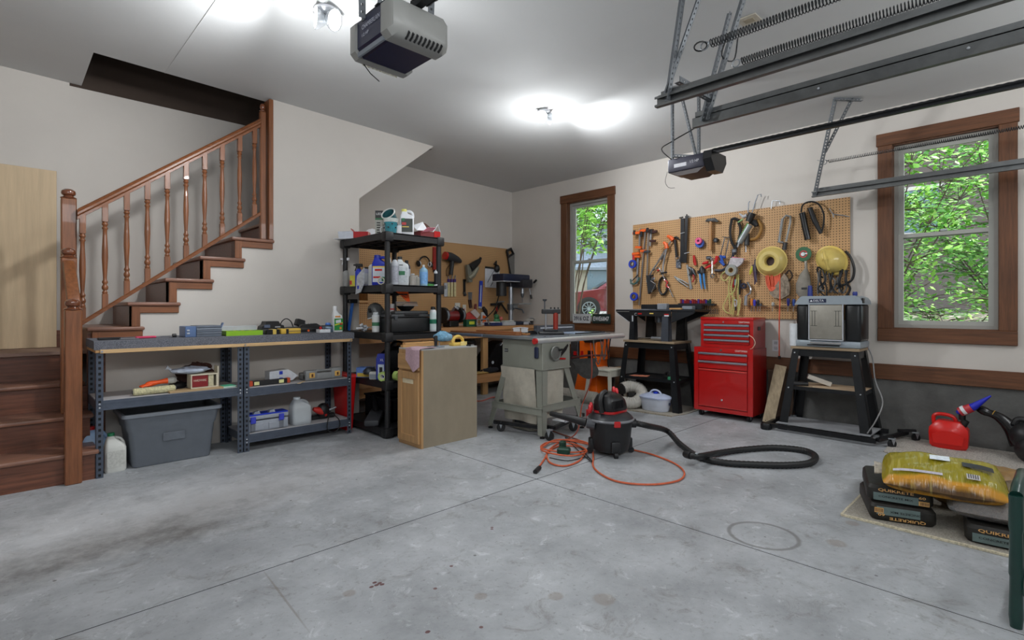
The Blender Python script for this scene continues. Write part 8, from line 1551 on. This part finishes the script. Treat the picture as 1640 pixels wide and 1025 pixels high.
perf(o2, 'hanger', (4.05, 2.20, 2.40), (4.05, 2.20, CEIL(4.1)), .03, (0, 1, 0)); perf(o2, 'hanger', (4.22, 2.05, 2.40), (4.22, 2.05, CEIL(4.2)), .03, (0, 1, 0)); perf(o2, 'hanger_brace', (4.20, 2.06, 2.41), (4.05, 2.12, 2.92), .028, (0, 1, 0)); perf(o2, 'ceiling_angle', (4.0, 2.24, CEIL(4) - .03), (4.28, 2.0, CEIL(4.2) - .03), .03, (0, 0, 1)); perf(o2, 'top_bracket', (4.04, 2.20, 2.41), (4.24, 2.05, 2.41), .03, (0, 0, 1))
k = o2.p('rail', BLKM); k.bb((4.135, -1.05, 2.405), (4.165, 1.98, 2.44)); 
k = o2.p('chain', BLK); k.tube([(4.115, 1.90 - i * .022, 2.43) for i in range(130)], [.008 if i % 2 else .005 for i in range(130)], 5)
k = o2.p('power_cord', RUB); k.tube(smooth([(4.04, 2.22, 2.40), (4.02, 2.30, 2.50), (4.05, 2.20, 2.56), (4.15, 2.02, 2.68), (4.2, 1.98, 2.86), (4.2, 1.98, 2.975)], 5), .005, 6); k = o2.p('antenna_wire', RUB); k.tube(smooth([(4.03, 2.25, 2.30), (4.03, 2.27, 2.22), (4.05, 2.25, 2.17), (4.06, 2.2, 2.16)], 4), .002, 5)
# outlet plate in the ceiling between the tracks
t = T('ceiling_outlet', 'beige outlet plate on the ceiling above the track pair', 'outlet', (3.45, 1.35, CEIL(3.45) - .005), world=True); m = t.p('cover', M((190, 184, 170), .5)); m.bb((3.40, 1.29, CEIL(3.45) - .008), (3.51, 1.41, CEIL(3.45) - .001), b=.002); k = t.p('socket', M((160, 150, 130), .5)); k.bb((3.43, 1.32, CEIL(3.45) - .011), (3.48, 1.38, CEIL(3.45) - .008))
# twin flood fixtures
def flood(L_, dirs, lb, s=1.0):
    t = T('flood_light', lb, 'ceiling light', (L_[0], L_[1], CEIL(L_[0])), world=True, group='twin floodlights on the ceiling')
    zc = CEIL(L_[0]); m = t.p('base_plate', WHT); m.lathe([(.06 * s, -.002), (.06 * s, -.018), (.045 * s, -.03), (.001, -.032)], (L_[0], L_[1], zc), 24)
    for d in dirs:
        d = Vector(d).normalized(); c = Vector((L_[0], L_[1], zc - .035)) + Vector((d.x, d.y, 0)).normalized() * .045
        a = t.p('swivel_arm', CHR); a.tube([(L_[0], L_[1], zc - .025), c + Vector((0, 0, -.01)), c + Vector((0, 0, -.03))], .009, 8)
        h = t.p('lamp_head', M((206, 210, 214), .25, .6)); c2 = c + Vector((0, 0, -.035)); h.lathe([(.012, -.055), (.028, -.04), (.05 * s, .0), (.056 * s, .02), (.050 * s, .02), (.04 * s, .0)], c2, 24, d, cap=False)
        g_ = t.p('lamp_face', M((255, 255, 255), .4, 0, 0, emit=26), parent=h); g_.lathe([(.001, .012), (.049 * s, .012)], c2, 24, d, cap=False); g_.lathe([(.03, .014), (.001, .022)], c2, 16, d, cap=False)
    q = t.p('sensor', LGRY); q.box((L_[0] - .01, L_[1] - .01, zc - .07), (.03, .03, .035), b=.006)
flood((L2[0], L2[1]), ((1, -.6, -.05), (-.85, -.35, -.25)), 'twin floodlight on the ceiling in front of the window wall')
flood((L1[0], L1[1]), ((.45, -.8, -.35), (-.95, .25, .0)), 'twin floodlight on the ceiling near the stair, nearest the camera', 1.25)
# ================================================================== OUTDOORS
def gz(X): return -.15 + .09 * (max(X, 6) - 6) if X < 46 else 3.45
GND = bpy.data.materials.new('leaf litter and grass'); GND.use_nodes = True
def gm():
    n = GND.node_tree.nodes; l = GND.node_tree.links; b = n['Principled BSDF']; tc = n.new('ShaderNodeTexCoord').outputs['Object']
    def nz(s, d=6):
        x = n.new('ShaderNodeTexNoise'); x.inputs['Scale'].default_value = s; x.inputs['Detail'].default_value = d; l.new(tc, x.inputs[0]); return x.outputs[0]
    c = mixc(n, l, ramp(n, l, nz(1.2), .42, .58), L3((104, 92, 78)), L3((70, 108, 52))); c = mixc(n, l, ramp(n, l, nz(9), .55, .62), c, L3((176, 160, 150))); c = mixc(n, l, ramp(n, l, nz(14), .58, .66), c, L3((48, 76, 34)))
    l.new(c, b.inputs['Base Color']); b.inputs['Roughness'].default_value = .95
gm()
gd = STR('ground_outside', GND); vs = []; NXg, NYg = 24, 16
for i in range(NXg + 1):
    for j in range(NYg + 1):
        x = 5.93 + 60 * (i / NXg) ** 1.6; y = -25 + 75 * j / NYg; vs.append((x, y, gz(x) + .05 * math.sin(x * 1.3 + y) * min(1, (x - 5.9) / 3)))
K = NYg + 1; gd.add(vs, [(i * K + j, (i + 1) * K + j, (i + 1) * K + j + 1, i * K + j + 1) for i in range(NXg) for j in range(NYg)])
def leafmat(c, tr=.5):
    m = M(c, .5, 0, .35, 3, name='leaf'); return m
def leaves(m, n, sampler, size, rnd, flat=.5):
    vs, fs = [], []
    for _ in range(n):
        c = Vector(sampler(rnd)); s = size * rnd.uniform(.6, 1.25)
        d = Vector((rnd.uniform(-1, 1), rnd.uniform(-1, 1), rnd.uniform(-.6, .3))).normalized(); nrm = Vector((rnd.uniform(-1, 1) * flat - .3, rnd.uniform(-1, 1) * flat, 1)).normalized()
        sd = d.cross(nrm).normalized(); up = sd.cross(d); b = len(vs)
        vs += [c - d * s * .5, c - d * s * .1 + sd * s * .30, c + d * s * .5, c - d * s * .1 - sd * s * .30, c + up * s * .06]
        fs += [(b, b + 1, b + 4), (b + 1, b + 2, b + 4), (b + 2, b + 3, b + 4), (b + 3, b, b + 4)]
    m.add(vs, fs)
BRK = M((88, 72, 60), .9, 0, .2, 10)
def shrub(name, label, cat, base, branches, nleaf, size, col, spread, seed, r0=.016, tips=.5, kids=5, group=None, i0=2):
    rnd = random.Random(seed); t = T(name, label, cat, base, 0, group); st = t.p('stems', BRK, kind='stuff'); segs = []
    for b in range(branches):
        a = rnd.uniform(0, 6.283); h = rnd.uniform(.75, 1.0) * spread[2]; rad = rnd.uniform(.3, 1)
        pts = [Vector((0, 0, 0))]; 
        for i in range(1, 7):
            f = i / 6; pts.append(Vector((math.cos(a) * spread[0] * rad * f ** 1.3, math.sin(a) * spread[1] * rad * f ** 1.3, h * f ** .85)) + Vector((rnd.uniform(-.06, .06), rnd.uniform(-.06, .06), 0)))
        st.tube(pts, [r0 * (1 - .13 * i) for i in range(7)], 5)
        for i in range(i0, 7):
            for _ in range(kids):
                q = pts[i] + Vector((rnd.uniform(-1, 1) * spread[0] * .35, rnd.uniform(-1, 1) * spread[1] * .35, rnd.uniform(-.1, .3) * spread[2] * .4)); segs.append((pts[i], q)); st.tube([pts[i], (pts[i] + q) / 2 + Vector((0, 0, .02)), q], [r0 * .4, r0 * .3, r0 * .15], 4)
    def samp(r):
        p, q = r.choice(segs); f = r.uniform(.2, 1.05); return p + (q - p) * f + Vector((r.gauss(0, 1), r.gauss(0, 1), r.gauss(0, 1))) * size * tips
    for ci, c in enumerate(col):
        lf = t.p('foliage', leafmat(c), kind='stuff'); leaves(lf, nleaf // len(col), samp, size, rnd)
    return t
G1 = (142, 200, 70); G2 = (100, 164, 58); G3 = (176, 222, 104); G4 = (52, 96, 40)
shrub('shrub', 'bright green leafy shrub growing just outside the right window', 'shrub', (8.3, 1.7, gz(8.3)), 18, 9000, .09, [G1, G3, G2], (1.3, 1.5, 3.5), 21, kids=8)
shrub('shrub', 'lower bushy green shrub further out beyond the right window', 'shrub', (10.5, .3, gz(10.5)), 12, 6000, .10, [G2, G1], (1.4, 1.8, 3.2), 5, kids=6)
shrub('shrub', 'low ground-hugging green shrub at the foot of the right window view', 'shrub', (8.9, .8, gz(8.9)), 9, 1500, .07, [G2, G3], (1.0, 1.2, 1.15), 8, kids=5)
shrub('sapling', 'broad-leaved young tree hanging over the corner window view', 'tree', (8.8, 7.2, gz(8.8)), 12, 3000, .14, [G3, G1], (1.5, 1.6, 4.4), 31, r0=.02, kids=7, i0=4)
shrub('shrub', 'small pale green bush below the corner window in front of the car', 'shrub', (8.2, 5.75, gz(8.2)), 9, 600, .055, [G3, G1], (.4, .5, 1.0), 12, kids=5)
def bigtree(lb, base, h, r, n, seed, cols):
    rnd = random.Random(seed); t = T('tree', lb, 'tree', base, 0); k = t.p('trunk', BRK); k.tube([(0, 0, 0), (.1, 0, h * .4), (0, .1, h * .8)], [.22, .16, .06], 8)
    cl = [(rnd.gauss(0, r * .45), rnd.gauss(0, r * .5), h * .22 + rnd.random() * h * .72, rnd.uniform(.3, .55) * r) for _ in range(26)]
    def samp(r_):
        c = r_.choice(cl); v = Vector((r_.gauss(0, 1), r_.gauss(0, 1), r_.gauss(0, 1))).normalized() * c[3] * r_.uniform(.75, 1.05); return Vector(c[:3]) + v
    for c in cols: lf = t.p('foliage', leafmat(c), kind='stuff'); leaves(lf, n // len(cols), samp, .38, rnd, 1.0)
for i, (x, y, h, r, lb) in enumerate(((36, 3, 13, 4.2, 'tall dense tree far behind the right window'), (30, 9, 14, 4.5, 'tall dark tree between the two far houses'), (24, 15.0, 12, 3.5, 'tall tree behind the parked car'), (28, 23.5, 14, 4.5, 'tall tree left of the far grey-roofed house'), (27, -7, 12, 4.0, 'tall tree at the far right of the garden'))): bigtree(lb, (x, y, gz(x)), h, r, 3600, 60 + i, [(70, 112, 52), (104, 148, 70), (44, 78, 38)])
# far houses
def house(lb, loc, rz, w_, d_, hw, hr, wall, roof, trim):
    t = T('house', lb, 'house', loc, rz); m = t.p('walls', M(wall, .8, 0, .08, 3)); m.bb((-w_ / 2, -d_ / 2, -1), (w_ / 2, d_ / 2, hw)); m.prism([(-d_ / 2, hw), (d_ / 2, hw), (0, hw + hr)], -w_ / 2, w_ / 2, 'yz')
    for s in (-1, 1): r_ = t.p('roof_slope', M(roof, .9, 0, .2, 8)); r_.plate([(-w_ / 2 - .4, s * (d_ / 2 + .4), hw - .4 * hr / (d_ / 2)), (w_ / 2 + .4, s * (d_ / 2 + .4), hw - .4 * hr / (d_ / 2)), (w_ / 2 + .4, 0, hw + hr), (-w_ / 2 - .4, 0, hw + hr)], (0, s * .3, 1), .14)
    for s in (-1, 1):
        for q in (-1, 1): f = t.p('fascia', M(trim, .5)); f.beam((s * (w_ / 2 + .42), q * (d_ / 2 + .4), hw - .4 * hr / (d_ / 2) + .04), (s * (w_ / 2 + .42), 0, hw + hr + .04), .05, .22)
    for x in (-w_ * .3, 0, w_ * .3):
        for s in (-1, 1): wd = t.p('window', M((120, 140, 150), .1, .1)); wd.box((x, s * d_ / 2, hw * .62), (1.0, .08, 1.2)); q = t.p('window_trim', M(trim, .5), parent=wd)
    for s in (-1, 1): wd = t.p('window', M((110, 130, 142), .1, .1)); wd.box((s * w_ / 2, 0, hw * .62), (.08, 1.2, 1.3)); q = t.p('window_trim', M(trim, .5), parent=wd); q.box((s * w_ / 2, 0, hw * .62 - .72), (.14, 1.5, .12)); q.box((s * w_ / 2, 0, hw * .62 + .72), (.14, 1.5, .12))
    return t
house('grey-brown house with white roof edge seen high through the right window', (25, 3.4, gz(25) + .5), .1, 9.0, 6.5, 3.4, 3.0, (112, 96, 90), (128, 122, 132), (222, 206, 200))
house('low house with pale grey roof seen through the corner window', (24.5, 18.8, gz(24.5)), -.77, 12, 6.5, 1.9, 2.6, (196, 182, 160), (170, 176, 188), (206, 190, 170))
# parked car
car = T('car', 'dark red parked car seen through the lower corner window', 'car', (16.9, 11.35, gz(16.4) - .03), math.atan2(.6984, -.7157))
CR_ = M((120, 22, 34), .25, .3, .03, coat=1); 
def carprof(pts, hw, m, inset=0.0): m.prism(pts, -hw, hw)
m = car.p('body', CR_)
low = [(2.2, .35), (2.28, .55), (2.22, .82), (2.0, .95), (1.1, 1.08), (.9, 1.12), (-2.1, 1.12), (-2.25, .95), (-2.28, .4), (-1.95, .28), (1.9, .26)]
secs = []
for y, k_ in ((-.90, .94), (-.86, 1.0), (.86, 1.0), (.90, .94)): secs.append([(x * (1 if k_ == 1 else .985), y, z if k_ == 1 else z * .96 + .02) for x, z in low])
loft(m, secs, True, True)
cabn = [(1.05, 1.10), (.25, 1.62), (-.2, 1.70), (-1.7, 1.68), (-2.15, 1.10)]
secs = [[(x, y * (1 if z < 1.2 else .84), z) for x, z in cabn] for y in (-.84, .84)]
k = car.p('cabin', CR_); loft(k, secs, True, True)
k = car.p('side_glass', M((30, 36, 42), .08, 0, 0)); 
for s in (-1, 1): k.plate([(.82, s * .80, 1.16), (.25, s * .715, 1.55), (-.4, s * .705, 1.60), (-.4, s * .80, 1.16)], (0, s, .3), .02); k.plate([(-.5, s * .80, 1.16), (-.5, s * .705, 1.60), (-1.6, s * .71, 1.58), (-1.95, s * .80, 1.16)], (0, s, .3), .02)
k = car.p('windscreen', M((30, 36, 42), .08, 0, 0)); k.plate([(1.03, -.74, 1.13), (1.03, .74, 1.13), (.28, .62, 1.61), (.28, -.62, 1.61)], (.5, 0, .8), .02)
for x in (1.38, -1.35):
    for s in (-1, 1):
        a = car.p('wheel_arch', BLK); a.cyl((x, s * .80, .37), (x, s * .912, .37), .42, n=26); wh = car.p('wheel', RUB); wh.cyl((x, s * .72, .36), (x, s * .93, .36), .36, n=28); rm_ = car.p('rim', STEEL, parent=wh); rm_.cyl((x, s * .91, .36), (x, s * .94, .36), .06, n=12); rm_.torus((x, s * .93, .36), .24, .018, (0, 1, 0), 26, 6)
        for i in range(10): an = i * .6283; rm_.beam((x + .05 * math.cos(an), s * .935, .36 + .05 * math.sin(an)), (x + .23 * math.cos(an), s * .935, .36 + .23 * math.sin(an)), .022, .03, (0, 1, 0))
for s in (-1, 1): k = car.p('headlight', LGRY); k.ball((2.06, s * .66, .78), (.18, .2, .10), 12, 8); k = car.p('mirror', CR_); k.box((.75, s * .98, 1.16), (.16, .14, .12), b=.03); k = car.p('tail_light', RED); k.box((-2.2, s * .72, .95), (.1, .26, .18), b=.02)
k = car.p('grille', BLK); k.box((2.24, 0, .66), (.06, 1.0, .2), b=.02)
k = car.p('door_seam', BLK)
for x in (.78, -.45): k.bb((x, -.905, .36), (x + .015, -.9, 1.08)); k.bb((x, .9, .36), (x + .015, .905, 1.08))
# driveway strip under the car
STR('ground_driveway', M((150, 148, 146), .9, 0, .1, 2)).add([(13.6, 16.5, gz(13.6) + .06), (16.6, 18.5, gz(16.6) + .06), (20.5, 9.5, gz(20.5) + .06), (17.3, 7.5, gz(17.3) + .06)], [(0, 1, 2, 3)])
for m_ in ALL: m_.build()
